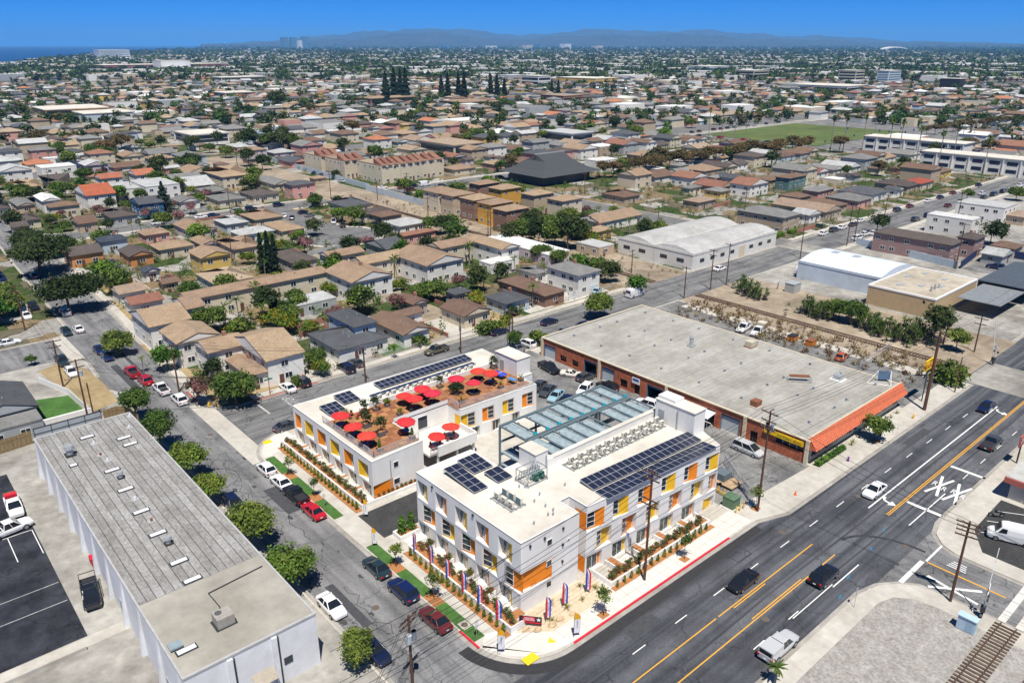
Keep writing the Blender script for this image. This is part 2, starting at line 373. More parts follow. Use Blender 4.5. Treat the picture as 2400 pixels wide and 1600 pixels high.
# kerbside lawns and tree mulch squares on the side street
for k,(a,b_)in enumerate(((98.3,104.2),(90.3,96.0),(82.6,88.2),(69.6,74.4),(61.8,67.4),(52.2,59.4))):
    tag(link('lawn',MB().box(40.25,a,0.1,41.7,b_,0.16).mesh('lawn',GRASS)),kind='structure')
for a, b_ in ((96.0, 98.3), (88.2, 90.3), (67.4, 69.6), (59.4, 61.8)):
    tag(link('mulch_bed',MB().box(40.25,a,0.1,41.7,b_,0.15).mesh('mulch_bed',MULCH)),kind='structure')
part('manhole_pad', MB().box(40.5, 54.3, 0.13, 41.6, 55.6, 0.166), CONC, site)
part('manhole_cover',MB().cone((41.05,54.95,0.13),(41.05,54.95,0.172),0.4,0.4,16),M('cast_iron',(0.12,0.10,0.08),0.7,0.2,5),site)
# planting strips (mulch) along the planter walls
for(x0,y0,x1,y1)in((43.1,50.4,43.95,70.2),(43.25,81.9,44.3,106.2),(57.8,47.7,77.6,48.45)):
    tag(link('planting_strip',MB().box(x0,y0,0.1,x1,y1,0.175).mesh('planting_strip',MULCH)),kind='structure')
tag(link('corner_bed',MB().prism([(44.4,50.3),(47.8,47.8),(57.6,47.8),(57.4,52.0),(47.2,52.0),(46.9,50.4)],0.1,0.165).mesh('corner_bed',SAND)),kind='structure')
# asphalt driveway, yard behind
struct('driveway',MB().quad((43.1,74.6,0.146),(62,74.6,0.146),(62,81.2,0.146),(43.1,81.2,0.146)),A_DRIVE)
struct('driveway_apron',MB().quad((40.1,75.0,0.142),(43.1,74.4,0.142),(43.1,81.3,0.142),(40.1,80.8,0.142)),CONC)
struct('parking_lot',MB().quad((82.5,48.5,0.150),(101.9,47.6,0.150),(101.9,111.0,0.150),(82.5,111.0,0.150)),A_LOT)
struct('parking_lot',MB().quad((133.0,47.2,0.152),(149.5,47.2,0.152),(149.5,108,0.152),(133.0,108,0.152)),A_LOT)

# --- blocks around
def rect(x0, y0, x1, y1): return [(x0, y0), (x0, y1), (x1, y1), (x1, y0)][::-1]
west=block('west_pavement',[(-120,45.5),(24,45.5),(30.2,51.5),(30.2,145)]+arc(26,145,4.2,0,60,5)+[(24,150),(24,152),(29.5,156),(29.9,164)]+arc(24.5,164,5.5,0,90,6)+[(-120,169.5)],CONC_OLD)
block('west_pavement',[(-150,184.5)]+arc(26.5,190,5.5,270,350,6)+[(wx(260),260),(wx(420),420),(-150,420)],LOT)
nb=block('north_pavement',[(47,125.5),(152,125.5),(152,283.5),(58,283.5),(ex(278),277),(ex(200),200)]+arc(46.0,131.3,5.8,182,268,6),LOT)
block('north_pavement',[(ex(296)+6,295.5),(152,295.5),(152,430),(ex(430),430),(ex(300),301)],LOT)
block('north_pavement',[(176,125.5),(221.5,125.5),(221.5,283.5),(176,283.5)],LOT)
block('north_pavement',[(232.5,125.5),(465,125.5),(465,283.5),(232.5,283.5)],LOT)
block('north_pavement', [(176, 295.5), (330, 295.5), (330, 430), (176, 430)], LOT)
block('north_pavement', [(342, 295.5), (465, 295.5), (465, 430), (342, 430)], LOT)
block('east_pavement', [(184, 46.0), (600, 46.0), (600, 111.5), (184, 111.5)], CONC_OLD)
struct('rail_corridor',MB().quad((150,45.2,0.03),(184.2,45.2,0.03),(184.2,111.5,0.03),(150,111.5,0.03)),DIRT)
struct('rail_corridor',MB().quad((152.2,125.5,0.03),(175.8,125.5,0.03),(175.8,900,0.03),(152.2,900,0.03)),DIRT)
# strip of weedy ground by the brick building
struct('asphalt_apron',MB().quad((133,108.1,0.14),(152.5,108.1,0.14),(152.5,111.2,0.14),(133,111.2,0.14)),A_LOT)
# cul-de-sac laid into the north block, with its kerb
cd = MB(); ring = MB()
cpts=[(120.0,283.6),(120.0,247)]+arc(123.5,229.5,13.5,118,412,26)[:]+[(131.5,247),(131.5,283.6)]
cd.poly([(x, y, 0.145) for x, y in cpts]); struct('culdesac', cd, A_CROSS)
for a, b_ in zip(cpts[1:-1], cpts[2:-1]):
    ca = Vector((123.5, 229.5))
    pa, pb = Vector(a), Vector(b_)
    qa = ca + (pa - ca) * 1.14; qb = ca + (pb - ca) * 1.14
    ring.quad((*pa, 0.19), (*pb, 0.19), (*qb, 0.19), (*qa, 0.19))
struct('culdesac_kerb', ring, CONC)
# pavements (light strips) along the mid-distance blocks
pv = []
for(x0,y0,x1,y1)in((48,126.0,151,128.0),(45.5,280.6,118,283.0),(133,280.6,151,283.0),(60,296.2,151,298.4),(177,126.2,221,128),(233,126.2,464,128.2),(233,109.2,598,111.2),(178,280.4,463,283),(178,296.2,463,298.4)):
    struct('footpath', MB().box(x0, y0, 0.08, x1, y1, 0.142), CONC)
sw = MB()
for a, b_ in zip(ys[1:5], ys[2:5]):
    sw.quad((ex(a)+.3,a,0.146),(ex(a)+2.0,a,0.146),(ex(b_)+2.0,b_,0.146),(ex(b_)+.3,b_,0.146))
struct('footpath', sw, CONC)
part('red_kerb', MB().box(47.2, 125.32, 0.0, 60.5, 125.52, 0.137), REDOLD, nb)
part('red_kerb', MB().box(39.95, 131.8, 0.0, 40.22, 137.5, 0.137), REDOLD, nb)

# --- south side: gravel corner and shop corner
GRAVEL=M('ballast_gravel',(0.20,0.195,0.185),0.95,0.5,3.4,col2=(0.48,0.455,0.42),detail=8,dirt=0.25)
gk=[(-60,-40),(86.2,-40),(86.2,22),(85.8,24.6),(84.4,26.4),(82.2,27.9),(79.0,28.7),(-60,28.7)]
south = block('south_pavement', gk, CONC)
gin=[(-60,-30),(83.4,-30),(83.4,21.5),(82.9,24.0),(81.4,25.8),(79.0,26.5),(-60,26.5)]
tag(link('gravel', MB().prism(gin, 0.1, 0.145).mesh('gravel', GRAVEL)), kind='stuff')
sk=[(95.5,-40),(420,-40),(420,28.4),(104.5,28.5),(101,28.4),(98.2,27.7),(96.4,26.2),(95.6,24.4)]
shopblk = block('south_pavement', sk, CONC)
struct('parking_lot',MB().poly([(98.4,22.2,0.135),(98.4,-30,0.135),(113.5,-30,0.135),(113.5,25.0,0.135),(103,24.8,0.135)]),A_DRIVE)
slabs(south, 60, 26.7, 79, 28.4, 3.0, 1.7, CONC)

# --- markings on the boulevard (thin sheets, each a piece of the road)
ZM = 0.018
def mark(x0, y0, x1, y1, m, parent=None, z=ZM, name='road_line'):
    return part(name, MB().box(x0, y0, 0.0, x1, y1, z, bottom=False), m, parent or blvd)
dash = MB().box(0, -0.06, 0, 2.1, 0.06, ZM, bottom=False).mesh('lane_dash', WHITE_LINE)
for k in range(14):link('lane_dash',dash,blvd,(51.8+7.12*k,39.5+max(0,6-k)*0.07-max(0,k-6)*0.12,0))
for k in range(5): link('lane_dash', dash, blvd, (115.7 + 6.9 * k, 30.85, 0))
for k in range(2): link('lane_dash', dash, blvd, (62 + 7 * k, 31.9, 0))
mark(97.6, 36.35, 146.5, 36.55, WHITE_LINE)
mark(78.0,31.3,84.4,31.45,WHITE_LINE); mark(69.5,31.6,78.4,31.72,WHITE_LINE); mark(97.6,30.85,109.5,31.0,WHITE_LINE)
for a, b_ in ((-20, 63), (63.5, 84.0)): mark(a, 37.25, b_, 37.38, YEL_LINE)
mark(66, 36.95, 72.5, 37.08, YEL_LINE)
mark(-20, 34.25, 84.1, 34.38, YEL_LINE); mark(66, 34.55, 76.5, 34.68, YEL_LINE)
mark(97.9, 33.75, 240, 33.88, YEL_LINE); mark(97.9, 34.02, 240, 34.15, YEL_LINE)
mark(102.9, 28.9, 103.5, 33.6, WHITE_LINE); mark(118.0, 28.7, 118.6, 33.5, WHITE_LINE)
def bars(pairs, w, m, parent, z=ZM, name='road_marking'):
    mb = MB()
    for k, ((ax, ay), (bx_, by_)) in enumerate(pairs):
        d=Vector((bx_-ax,by_-ay)).normalized(); s_=Vector((-d.y,d.x))*(w/2); zz=z+0.002*k
        mb.poly([(ax-s_.x,ay-s_.y,zz),(bx_-s_.x,by_-s_.y,zz),(bx_+s_.x,by_+s_.y,zz),(ax+s_.x,ay+s_.y,zz)])
    return part(name, mb, m, parent)
bars([((107.9,31.5),(114.2,33.1)),((107.9,33.1),(114.2,31.5))],0.38,WHITE_LINE,blvd,name='crossing_cross')
bars([((107.5,28.9),(113.8,30.6)),((107.5,30.6),(113.8,28.9))],0.38,WHITE_LINE,blvd,name='crossing_cross')
for x, y in ((111.3, 33.05), (110.6, 31.55), (110.9, 30.35), (110.4, 28.95)):
    text('letter','R',1.9,WHITE_LINE,blvd,(x,y,ZM+0.004),(0,0,-pi/2),sx=0.62)
def turn_arrow(x, y):
    mb=MB(); pts=[(x+1.3,y+0.75),(x+0.9,y+0.78),(x+0.45,y+0.55),(x+0.2,y+0.1),(x+0.15,y-0.35)]
    for a, b_ in zip(pts, pts[1:]):
        d = (Vector(b_) - Vector(a)).normalized(); s_ = Vector((-d.y, d.x)) * 0.17
        mb.poly([(a[0]-s_.x,a[1]-s_.y,ZM),(b_[0]-s_.x,b_[1]-s_.y,ZM),(b_[0]+s_.x,b_[1]+s_.y,ZM),(a[0]+s_.x,a[1]+s_.y,ZM)])
    mb.poly([(x-0.55,y-0.3,ZM),(x+0.1,y-1.25,ZM),(x+0.85,y-0.4,ZM)]); part('turn_arrow',mb,WHITE_LINE,blvd)
turn_arrow(100.9, 35.4); turn_arrow(144.0, 35.2)
# south street markings
ss = bpy.data.objects['south_street']; ORG['south_street'] = (0, 0, 0)
mark(84.9,26.2,91.0,26.75,WHITE_LINE,ss,0.024,'stop_line'); mark(91.4,26.05,96.2,26.3,WHITE_LINE,ss,0.024)
mark(91.2, 17.2, 91.4, 26.0, YEL_LINE, ss, 0.024)
bars([((86.6,24.0),(90.4,19.4)),((88.6,24.9),(87.6,18.9))],0.4,WHITE_LINE,ss,0.02,'crossing_cross')
for k in range(4):bars([((92.6+0.42*k,22.0+0.12*k),(92.6+0.42*k,24.2-0.1*k))],0.16,WHITE_LINE,ss,0.02,'road_letter_stroke')
# cross-street markings
bars([((47.8, 118.9), (47.8, 123.9))], 0.35, WORN_LINE, cross, 0.014, 'stop_line')
text('road_word','STOP',2.6,WORN_LINE,cross,(53.0,121.2,0.016),(0,0,pi/2),sx=0.7)
bars([((29.0, 170.5), (24.0, 171.0))], 0.35, WORN_LINE, side, 0.03, 'stop_line')
bars([((226, 112.5), (226, 118))], 0.4, WORN_LINE, cross, 0.03, 'stop_line')
mh=MB().cone((0,0,0),(0,0,0.02),0.45,0.45,16).mesh('manhole_cover',MATS['cast_iron'])
for x,y in((67.1,33.6),(83.4,41.2),(99.5,38.8),(92.5,29.2)):link('manhole_cover',mh,blvd,(x,y,0.004))
for x,y in((37,118),(35.2,64),(34.5,92)):link('manhole_cover',mh,side,(x,y,0.0))
blue = M('survey_paint', (0.02, 0.20, 0.35), 0.8, 0.3, 6)
for x,y in((93.5,32.6),(88.2,31.8),(76.5,29.9),(80.6,31.0),(62.6,30.4)):bars([((x,y),(x+1.0,y+0.15)),((x+.3,y-0.3),(x+.7,y+0.35))],0.09,blue,blvd,0.016,'survey_mark')
# repairs, stains and tyre marks on the roads
PATCH=M('asphalt_patch',(.06,.062,.068),.9,.25,2); STAIN=M('oil_stain',(.06,.06,.062),.8,.3,3); TYREM=M('tyre_mark',(.04,.041,.045),.85,.35,2)
for x0,y0,x1,y1 in((53.5,41.2,58.2,43.2),(120,40.2,128,41.6),(30,31,40,33)):part('asphalt_patch',MB().box(x0,y0,0,x1,y1,.0155,bottom=False),PATCH,blvd)
for x0,y0,x1,y1 in((36.2,88,38.2,96),(32.5,62,33.6,71),(33,140,34.4,160),(36.5,140,37.2,170)):part('asphalt_patch',MB().box(x0,y0,0,x1,y1,.0075,bottom=False),PATCH,side)
fr = MB()
for a,b_ in(((73.6,41.4),(76.4,41.4)),((76.4,41.4),(76.4,43.2)),((76.4,43.2),(73.6,43.2)),((73.6,43.2),(73.6,41.4))):fr.bar((*a,.012),(*b_,.012),.14,.012)
part('trench_outline', fr, TAR, blvd)
rs = random.Random(9)
def blot(x, y, r, st):
    pts = []
    for k in range(11):a=2*pi*k/11; q=r*rs.uniform(.45,1.15); pts.append((x+q*cos(a)*st[0],y+q*sin(a)*st[1],.0085))
    return MB().poly(pts)
for k in range(26):part('oil_stain',blot(rs.uniform(31,39),rs.uniform(55,150),rs.uniform(.25,.9),(.7,1.4)),STAIN,side)
for k in range(7):
    mb=MB(); x,y=rs.uniform(32,38),rs.uniform(58,125); w=rs.uniform(.05,.09); px_=None
    for j in range(9):
        q = (x + rs.uniform(-.5, .5) + .3 * j * rs.choice((-1, 1)) * .3, y + 1.3 * j)
        if px_: mb.bar((*px_, .008), (*q, .008), w, .008)
        px_ = q
    part('crack_seal', mb, TAR, side)
mb = MB(); prev = None
for k in range(15):
    a=radians(88-88*k/14); q=[(92.5+(5.5+d)*sin(pi/2-a)-5+0,27.0+(8+d)*sin(a))for d in(0,.45)]
    if prev:mb.quad((*prev[0],.0165),(*q[0],.0165),(*q[1],.0165),(*prev[1],.0165))
    prev = q
part('tyre_mark', mb, TYREM, blvd)
for y in (35.4, 40.2, 32.4, 42.9):
    mb = MB()
    for j in range(40):mb.quad((-20+6*j,y+.12*sin(j*.9),.0135),(-14+6*j,y+.12*sin(j*.9+.9),.0135),(-14+6*j,y+.3+.12*sin(j*.9+.9),.0135),(-20+6*j,y+.3+.12*sin(j*.9),.0135))
    part('wheel_track',mb,M('wheel_track',(.055,.057,.064),.9,.35,1.2,stretch=(.05,1,1)),blvd)

# ================================================================== the white apartment building (front) and its twin (rear)
STUCCO=M('stucco_white',(0.80,0.80,0.79),0.9,0.05,0.8,dirt=0.12,stretch=(1,1,.3))
STUCCO_N = STUCCO
ROOFW=M('roof_membrane_white',(0.66,0.625,0.555),0.85,0.08,0.6,dirt=0.24,detail=8)
ORANGE = M('panel_orange', (0.80, 0.24, 0.015), 0.6, 0.05, 1.5)
YELLOW = M('panel_yellow', (0.80, 0.47, 0.02), 0.6, 0.05, 1.5)
FRAME = M('vinyl_white', (0.78, 0.78, 0.77), 0.5, 0.0)
GLASS = glass(); GLASS2 = glass('door_glass', (0.03, 0.045, 0.045), 0.1)
CURTAIN = M('curtain_grey', (0.30, 0.30, 0.29), 0.9, 0.2, 3)
METAL = M('galvanised_steel', (0.42, 0.46, 0.48), 0.45, 0.1, 3, metal=0.6)
DARKM = M('dark_metal', (0.05, 0.055, 0.06), 0.5, 0.1, 3, metal=0.3)
GREYM = M('grey_paint', (0.33, 0.36, 0.38), 0.6, 0.1, 3)

class Face:
    """a wall plane: O + e*u (along), n inward, z up"""
    def __init__(s, a, b, inward):
        s.O=Vector((*a,0)); d=Vector((b[0]-a[0],b[1]-a[1],0)); s.len=d.length; s.e=d.normalized()
        n=Vector((-s.e.y,s.e.x,0)); s.n=n if n.dot(Vector((*inward,0)))>0 else-n
    def p(s, u, z, d=0.0): return s.O + s.e * u + s.n * d + Vector((0, 0, z))
    def box(s, mb, u0, u1, z0, z1, d0, d1, m=0):
        c = [s.p(u, z, d) for d in (d0, d1) for z in (z0, z1) for u in (u0, u1)]
        for f in((0,1,3,2),(4,6,7,5),(0,4,5,1),(2,3,7,6),(0,2,6,4),(1,5,7,3)):mb.quad(*[c[i]for i in f],m)
def facade(mb, F, z0, z1, holes, m=0, u0=0.0, u1=None):
    u1 = F.len if u1 is None else u1
    us=sorted({u0,u1,*[max(u0,min(u1,h[0]))for h in holes],*[max(u0,min(u1,h[1]))for h in holes]}); zs=sorted({z0,z1,*[h[2]for h in holes],*[h[3]for h in holes]})
    for a, b in zip(us, us[1:]):
        for c, d in zip(zs, zs[1:]):
            uc, zc = (a+b)/2, (c+d)/2
            if any(h[0] < uc < h[1] and h[2] < zc < h[3] for h in holes): continue
            mb.quad(F.p(a, c), F.p(b, c), F.p(b, d), F.p(a, d), m)
class Tilt(Face):
    """plane across a niche: from depth d0 at u0 to depth d1 at u1"""
    def __init__(s, F, u0, u1, d0, d1):
        a=F.p(u0,0,d0); b=F.p(u1,0,d1); s.O=a; s.e=(b-a).normalized(); s.len=(b-a).length
        n = Vector((-s.e.y, s.e.x, 0)); s.n = n if n.dot(F.n) > 0 else -n
def niche(bld,F,u0,u1,z0,z1,d0,d1,colm,w0,w1,door=False,flip=False,wallm=None):
    """splayed window recess; window covers the fractions w0..w1 of the coloured back panel"""
    r=MB(); A=[F.p(u0,z0),F.p(u1,z0),F.p(u1,z1),F.p(u0,z1)]; B=[F.p(u0,z0,d0),F.p(u1,z0,d1),F.p(u1,z1,d1),F.p(u0,z1,d0)]
    for i in range(4): j = (i + 1) % 4; r.quad(A[i], A[j], B[j], B[i])
    nm = 'door_bay' if door else 'window_bay'
    bay = part(nm, r, wallm or STUCCO, bld)
    T = Tilt(F, u0, u1, d0, d1); L = T.len
    mb=MB(); mb.quad(T.p(0,z0),T.p(L,z0),T.p(L,z1),T.p(0,z1)); part('colour_panel',mb,colm,bay)
    a,b=w0*L,w1*L; za,zb=(z0+0.02,z1-0.05)if door else(z0+0.30,z1-0.10)
    fr = MB(); t = 0.07
    T.box(fr,a,b,za,za+t,-0.05,0.02); T.box(fr,a,b,zb-t,zb,-0.05,0.02); T.box(fr,a,a+t,za+t,zb-t,-0.05,0.02); T.box(fr,b-t,b,za+t,zb-t,-0.05,0.02)
    if door:T.box(fr,(a+b)/2-t/2,(a+b)/2+t/2,za+t,zb-t,-0.055,0.02)
    else:
        for k in(1,2):zz=za+(zb-za)*k/3; T.box(fr,a+t,b-t,zz-0.03,zz+0.03,-0.045,0.02)
    part('window_frame', fr, FRAME, bay)
    gl=MB(); T.box(gl,a+t,b-t,za+t,zb-t,-0.025,-0.01); part('pane',gl,GLASS2 if door else GLASS,bay)
    return bay
def poly_edges(poly):
    return [(poly[i], poly[(i+1) % len(poly)]) for i in range(len(poly))]
def inward_of(poly, a, b):
    # counter-clockwise polygons: inside is to the left
    return (-(b[1]-a[1]), b[0]-a[0])

# ---------- front building
FB=thing('apartment_building',(46.9,52.2,0),'white three-storey apartment building with orange and yellow window bays on the boulevard corner','building')
fpoly=[(46.9,52.2),(56.0,52.2),(56.0,55.4),(57.5,55.4),(57.5,52.4),(81.9,50.9),(83.4,54.7),(83.4,62.7),(62.3,62.7),(62.3,65.5),(55.8,65.5),(55.8,72.2),(46.9,72.2)]
ZR = 9.5
Fw=Face((46.9,52.2),(46.9,72.2),(1,0)); Fs1=Face((46.9,52.2),(56.0,52.2),(0,1)); Fs2=Face((57.5,52.4),(81.9,50.9),(0,1)); Fx=Face((57.5,52.4),(57.5,55.4),(1,0))
hw, hs1, hs2 = [], [], []
cols = [YELLOW, ORANGE]
for i in range(5):
    u = 1.5 + 4.02 * i
    if i==4:hw.append((u,u+2.2,6.0,8.55,0.05,0.75,cols[i%2],0.48,0.98,False))
    else: hw.append((u, u + 2.35, 6.0, 8.6, 0.05, 0.8, cols[i % 2], 0.42, 0.95, False))
    hw.append((u, u + 2.4, 0.15, 2.4, 0.1, 0.75, cols[i % 2], 0.22, 0.97, True))
    if i:hw.append((0.02+4.03*i,2.7+4.03*i,2.8,5.5,0.75,0.06,cols[(i+1)%2],0.50,0.97,False))
# corner bay wraps round to the south face: flush orange panel with a big window on the west
for i in range(6):
    u = 0.05 + 4.32 * i
    if i:hs2.append((u,u+2.65,6.0,8.55,0.55,0.06,cols[(i+1)%2],0.03,0.45,False))
    else: hs2.append((0.06, 2.9, 6.0, 8.55, 0.4, 0.06, ORANGE, 0.03, 0.5, False))
    if i<5:hs2.append((u+0.1,u+2.75,0.15,2.4,0.08,0.5,cols[(i+1)%2],0.03,0.82,True))
    v = 1.65 + 4.32 * i
    if i<5:hs2.append((v,v+2.6,2.8,5.4,0.06,0.7,cols[i%2],0.05,0.42,False))
hs2.append((22.6,24.3,2.8,5.4,0.06,0.5,ORANGE,0.05,0.5,False)); hs2.append((21.9,24.2,0.1,1.9,0.06,0.5,YELLOW,0.9,0.97,False))
wl=MB(); facade(wl,Fw,0,ZR,[h[:4]for h in hw]+[(0.0,2.7,2.8,5.5)]); part('wall',wl,STUCCO,FB)
wl = MB(); facade(wl, Fs1, 0, ZR, [(0.0, 4.8, 2.8, 5.5)]); part('wall', wl, STUCCO_N, FB)
wl = MB(); facade(wl, Fs2, 0, ZR, [h[:4] for h in hs2]); part('wall', wl, STUCCO_N, FB)
wl = MB()
for a, b in poly_edges(fpoly):
    if(a,b)in((fpoly[0],fpoly[1]),(fpoly[4],fpoly[5]))or a==fpoly[-1]and b==fpoly[0]:continue
    wl.quad((*a, 0), (*b, 0), (*b, ZR), (*a, ZR))
part('wall', wl, STUCCO, FB)
part('roof', MB().poly([(x, y, ZR - 0.06) for x, y in fpoly]), ROOFW, FB)
cp = MB()
inn = inset(fpoly, 0.16)
for i in range(len(fpoly)):
    j=(i+1)%len(fpoly); cp.quad((*fpoly[i],ZR+0.05),(*fpoly[j],ZR+0.05),(*inn[j],ZR+0.05),(*inn[i],ZR+0.05)); cp.quad((*fpoly[i],ZR-0.1),(*fpoly[j],ZR-0.1),(*fpoly[j],ZR+0.05),(*fpoly[i],ZR+0.05)); cp.quad((*inn[j],ZR-0.06),(*inn[i],ZR-0.06),(*inn[i],ZR+0.05),(*inn[j],ZR+0.05))
part('parapet_cap', cp, M('parapet_metal', (0.72, 0.72, 0.71), 0.5, 0.05, 2), FB)
for F, hs in ((Fw, hw), (Fs2, hs2)):
    for h in hs: niche(FB, F, *h)
# wrapped corner bay
cb=MB(); cb.quad(Fw.p(0,2.8,0.35),Fw.p(2.7,2.8,0.06),Fw.p(2.7,5.5,0.06),Fw.p(0,5.5,0.35)); cb.quad(Fs1.p(0.35,2.8,0.45),Fs1.p(4.8,2.8,0.02),Fs1.p(4.8,5.5,0.02),Fs1.p(0.35,5.5,0.45))
o = part('corner_bay', cb, ORANGE, FB)
rv=MB(); rv.poly([Fw.p(0,2.8),Fw.p(2.7,2.8),Fw.p(2.7,2.8,0.06),Fw.p(0,2.8,0.35),Fs1.p(0.35,2.8,0.45)]); rv.poly([Fs1.p(0,2.8),Fs1.p(4.8,2.8),Fs1.p(4.8,2.8,0.02),Fs1.p(0.35,2.8,0.45)]); rv.poly([Fw.p(0,5.5),Fw.p(2.7,5.5),Fw.p(2.7,5.5,0.06),Fw.p(0,5.5,0.4)]); rv.poly([Fs1.p(0,5.5),Fs1.p(4.8,5.5),Fs1.p(4.8,5.5,0.02),Fs1.p(0.35,5.5,0.45)])
part('sill', rv, STUCCO, o)
def flat_window(F, u0, u1, z0, z1, parent, rows=3, glassm=None, d=0.0):
    fr = MB(); t = 0.07
    F.box(fr,u0,u1,z0,z0+t,d-0.05,d+0.02); F.box(fr,u0,u1,z1-t,z1,d-0.05,d+0.02); F.box(fr,u0,u0+t,z0+t,z1-t,d-0.05,d+0.02); F.box(fr,u1-t,u1,z0+t,z1-t,d-0.05,d+0.02)
    for k in range(1,rows):zz=z0+(z1-z0)*k/rows; F.box(fr,u0+t,u1-t,zz-0.03,zz+0.03,d-0.045,d+0.02)
    w = part('window', fr, FRAME, parent)
    gl=MB(); F.box(gl,u0+t,u1-t,z0+t,z1-t,d-0.03,d-0.01); part('pane',gl,glassm or GLASS,w); return w
Tc=Tilt(Fw,0.0,2.7,0.35,0.06); flat_window(Tc,1.4,2.62,3.0,5.35,FB,3,None,-0.01)
for z in (7.25, 4.45, 1.55): flat_window(Fs1, 3.9, 4.75, z, z + 0.9, FB, 1)
flat_window(Fs1, 7.2, 7.55, 6.5, 6.85, FB, 1)
part('slot_panel',MB().quad(Fx.p(0.05,6.2,-0.02),Fx.p(1.9,6.2,-0.02),Fx.p(1.9,8.6,-0.02),Fx.p(0.05,8.6,-0.02)),ORANGE,FB)
part('slot_panel',MB().quad(Fx.p(0.05,0.2,-0.02),Fx.p(1.9,0.2,-0.02),Fx.p(1.9,2.4,-0.02),Fx.p(0.05,2.4,-0.02)),ORANGE,FB)
# small lettering on the orange corner
NAVY = M('letter_dark', (0.05, 0.02, 0.01), 0.7, 0.0)
text('lettering','APTS',0.42,M('letter_brown',(0.45,0.10,0.01),0.7,0.0),FB,(2.1,0.16,3.1),(pi/2,0,0))
for F_, L_ in ((Fw, Fw.len), (Fs1, Fs1.len), (Fs2, Fs2.len)):
    for z_ in (5.74, 2.58):
        jb=MB(); F_.box(jb,0.02,L_-.02,z_,z_+.05,-.03,.0); part('shadow_line_strip',jb,GREYM,FB)  # grey strips stand in for the shadow lines below each floor step
lm = MB()
for F,us,z in((Fs1,(1.2,3.4,6.3),8.5),(Fs1,(6.3,),6.3),(Fs1,(6.3,),4.0),(Fw,(8.2,16.3),8.9)):
    for u in us: F.box(lm, u, u + 0.22, z, z + 0.28, -0.18, 0.0)
part('wall_lamp', lm, DARKM, FB)

# ---------- rooftop of the front building
solar_cell = None
def panel_mat():
    m, nt, b = new_mat('solar_cell_blue'); N, L = nt.nodes, nt.links
    b.inputs['Base Color'].default_value=(0.020,0.024,0.045,1); b.inputs['Roughness'].default_value=0.22; b.inputs['Specular IOR Level'].default_value=0.5
    MATS['solar_cell_blue'] = m; return m
CELL = panel_mat(); ALU = M('panel_frame_alu', (0.62, 0.63, 0.66), 0.4, 0.0, metal=0.5)
pm = {}
def panel_mesh(w, d):
    k = (w, d)
    if k not in pm:
        mb=MB(); mb.box(0,0,0,w,d,0.04,1); mb.quad((0.035,0.035,0.044),(w-0.035,0.035,0.044),(w-0.035,d-0.035,0.044),(0.035,d-0.035,0.044),0)
        pm[k] = mb.mesh('panel', [CELL, ALU])
    return pm[k]
def solar_array(org,nx,ny,w,d,tilt,label,group='rooftop solar arrays',rz=0.0,tilt_back=False):
    t = thing('solar_array', org, label, 'solar panel', group, rz)
    for i in range(nx):
        for j in range(ny):
            o=link('panel',panel_mesh(w,d),t,(i*w,j*d*cos(tilt),0.25+j*d*sin(tilt))); o.rotation_euler=(tilt,0,0)
    r = MB()
    for i in range(0, nx + 1, max(1, nx // 6)):
        x=min(i,nx)*w; r.bar((x,0,0.18),(x,ny*d*cos(tilt),0.18+ny*d*sin(tilt)),0.06,0.06)
        r.bar((x,0.1,0.0),(x,0.1,0.2),0.06,0.06); r.bar((x,ny*d*cos(tilt)-.1,0.0),(x,ny*d*cos(tilt)-.1,0.2+ny*d*sin(tilt)),0.06,0.06)
    link('rack', r.mesh('rack', METAL), t); return t
zr = ZR - 0.06
def from_roof(px, py, z): q = P(px, py, z); return (q.x, q.y)
solar_array((60.6,54.3,zr),20,2,1.02,1.25,radians(6),'long double-row solar array on the white roof, row beside the air conditioners',rz=-0.05)
solar_array((60.5,51.75,zr),20,2,1.02,1.2,radians(-4),'long double-row solar array on the white roof, row along the boulevard edge',rz=-0.05)
solar_array((49.3,63.3,zr),2,5,1.05,1.25,radians(5),'ten-panel solar array nearest the side street on the white roof')
solar_array((52.1,66.8,zr),3,3,1.0,1.2,radians(5),'nine-panel solar array at the back corner of the white roof')
solar_array((53.0,63.2,zr),2,2,1.15,1.4,radians(5),'small four-panel solar array beside the pipe rack on the roof')
# air conditioners
acm = {}
def ac_unit():
    b=MB(); b.box(-0.42,-0.17,0.12,0.42,0.17,0.85); b.bar((-0.4,0,0.06),(0.4,0,0.06),0.3,0.12)
    f = MB(); f.cone((0.08, -0.17, 0.48), (0.08, -0.20, 0.48), 0.27, 0.27, 14)
    h = MB(); h.cone((0.08, -0.2, 0.48), (0.08, -0.215, 0.48), 0.12, 0.12, 10)
    return b, f, h
AC_BODY=M('ac_case',(0.62,0.60,0.53),0.6,0.05,2); AC_FAN=M('ac_grille',(0.10,0.10,0.10),0.6,0.1,4); AC_BACK=M('ac_coil_blue',(0.12,0.20,0.24),0.5,0.1,6)
b_,f_,h_=ac_unit(); b_.quad((-0.41,0.175,0.14),(0.41,0.175,0.14),(0.41,0.175,0.83),(-0.41,0.175,0.83),1)
meshes=(b_.mesh('case',[AC_BODY,AC_BACK]),f_.mesh('fan_grille',AC_FAN),h_.mesh('fan_hub',AC_BODY))
def put_ac(x, y, z, rz, label, group):
    t = thing('air_conditioner', (x, y, z), label, 'air conditioner', group, rz)
    link('case',meshes[0],t); g=link('fan_grille',meshes[1],t); link('fan_hub',meshes[2],g); return t
for k in range(11):
    x = 62.9 + 1.72 * k
    for row, (dy, rz) in enumerate(((0.0, 0.0), (1.15, pi))):
        put_ac(x+0.3*row,59.6+dy,zr+0.22,rz if row==0 else 0.0,'air conditioner, %s from the left in the %s row behind the solar panels'%(nth(k),'front' if row==0 else 'back'),'rooftop air conditioners')
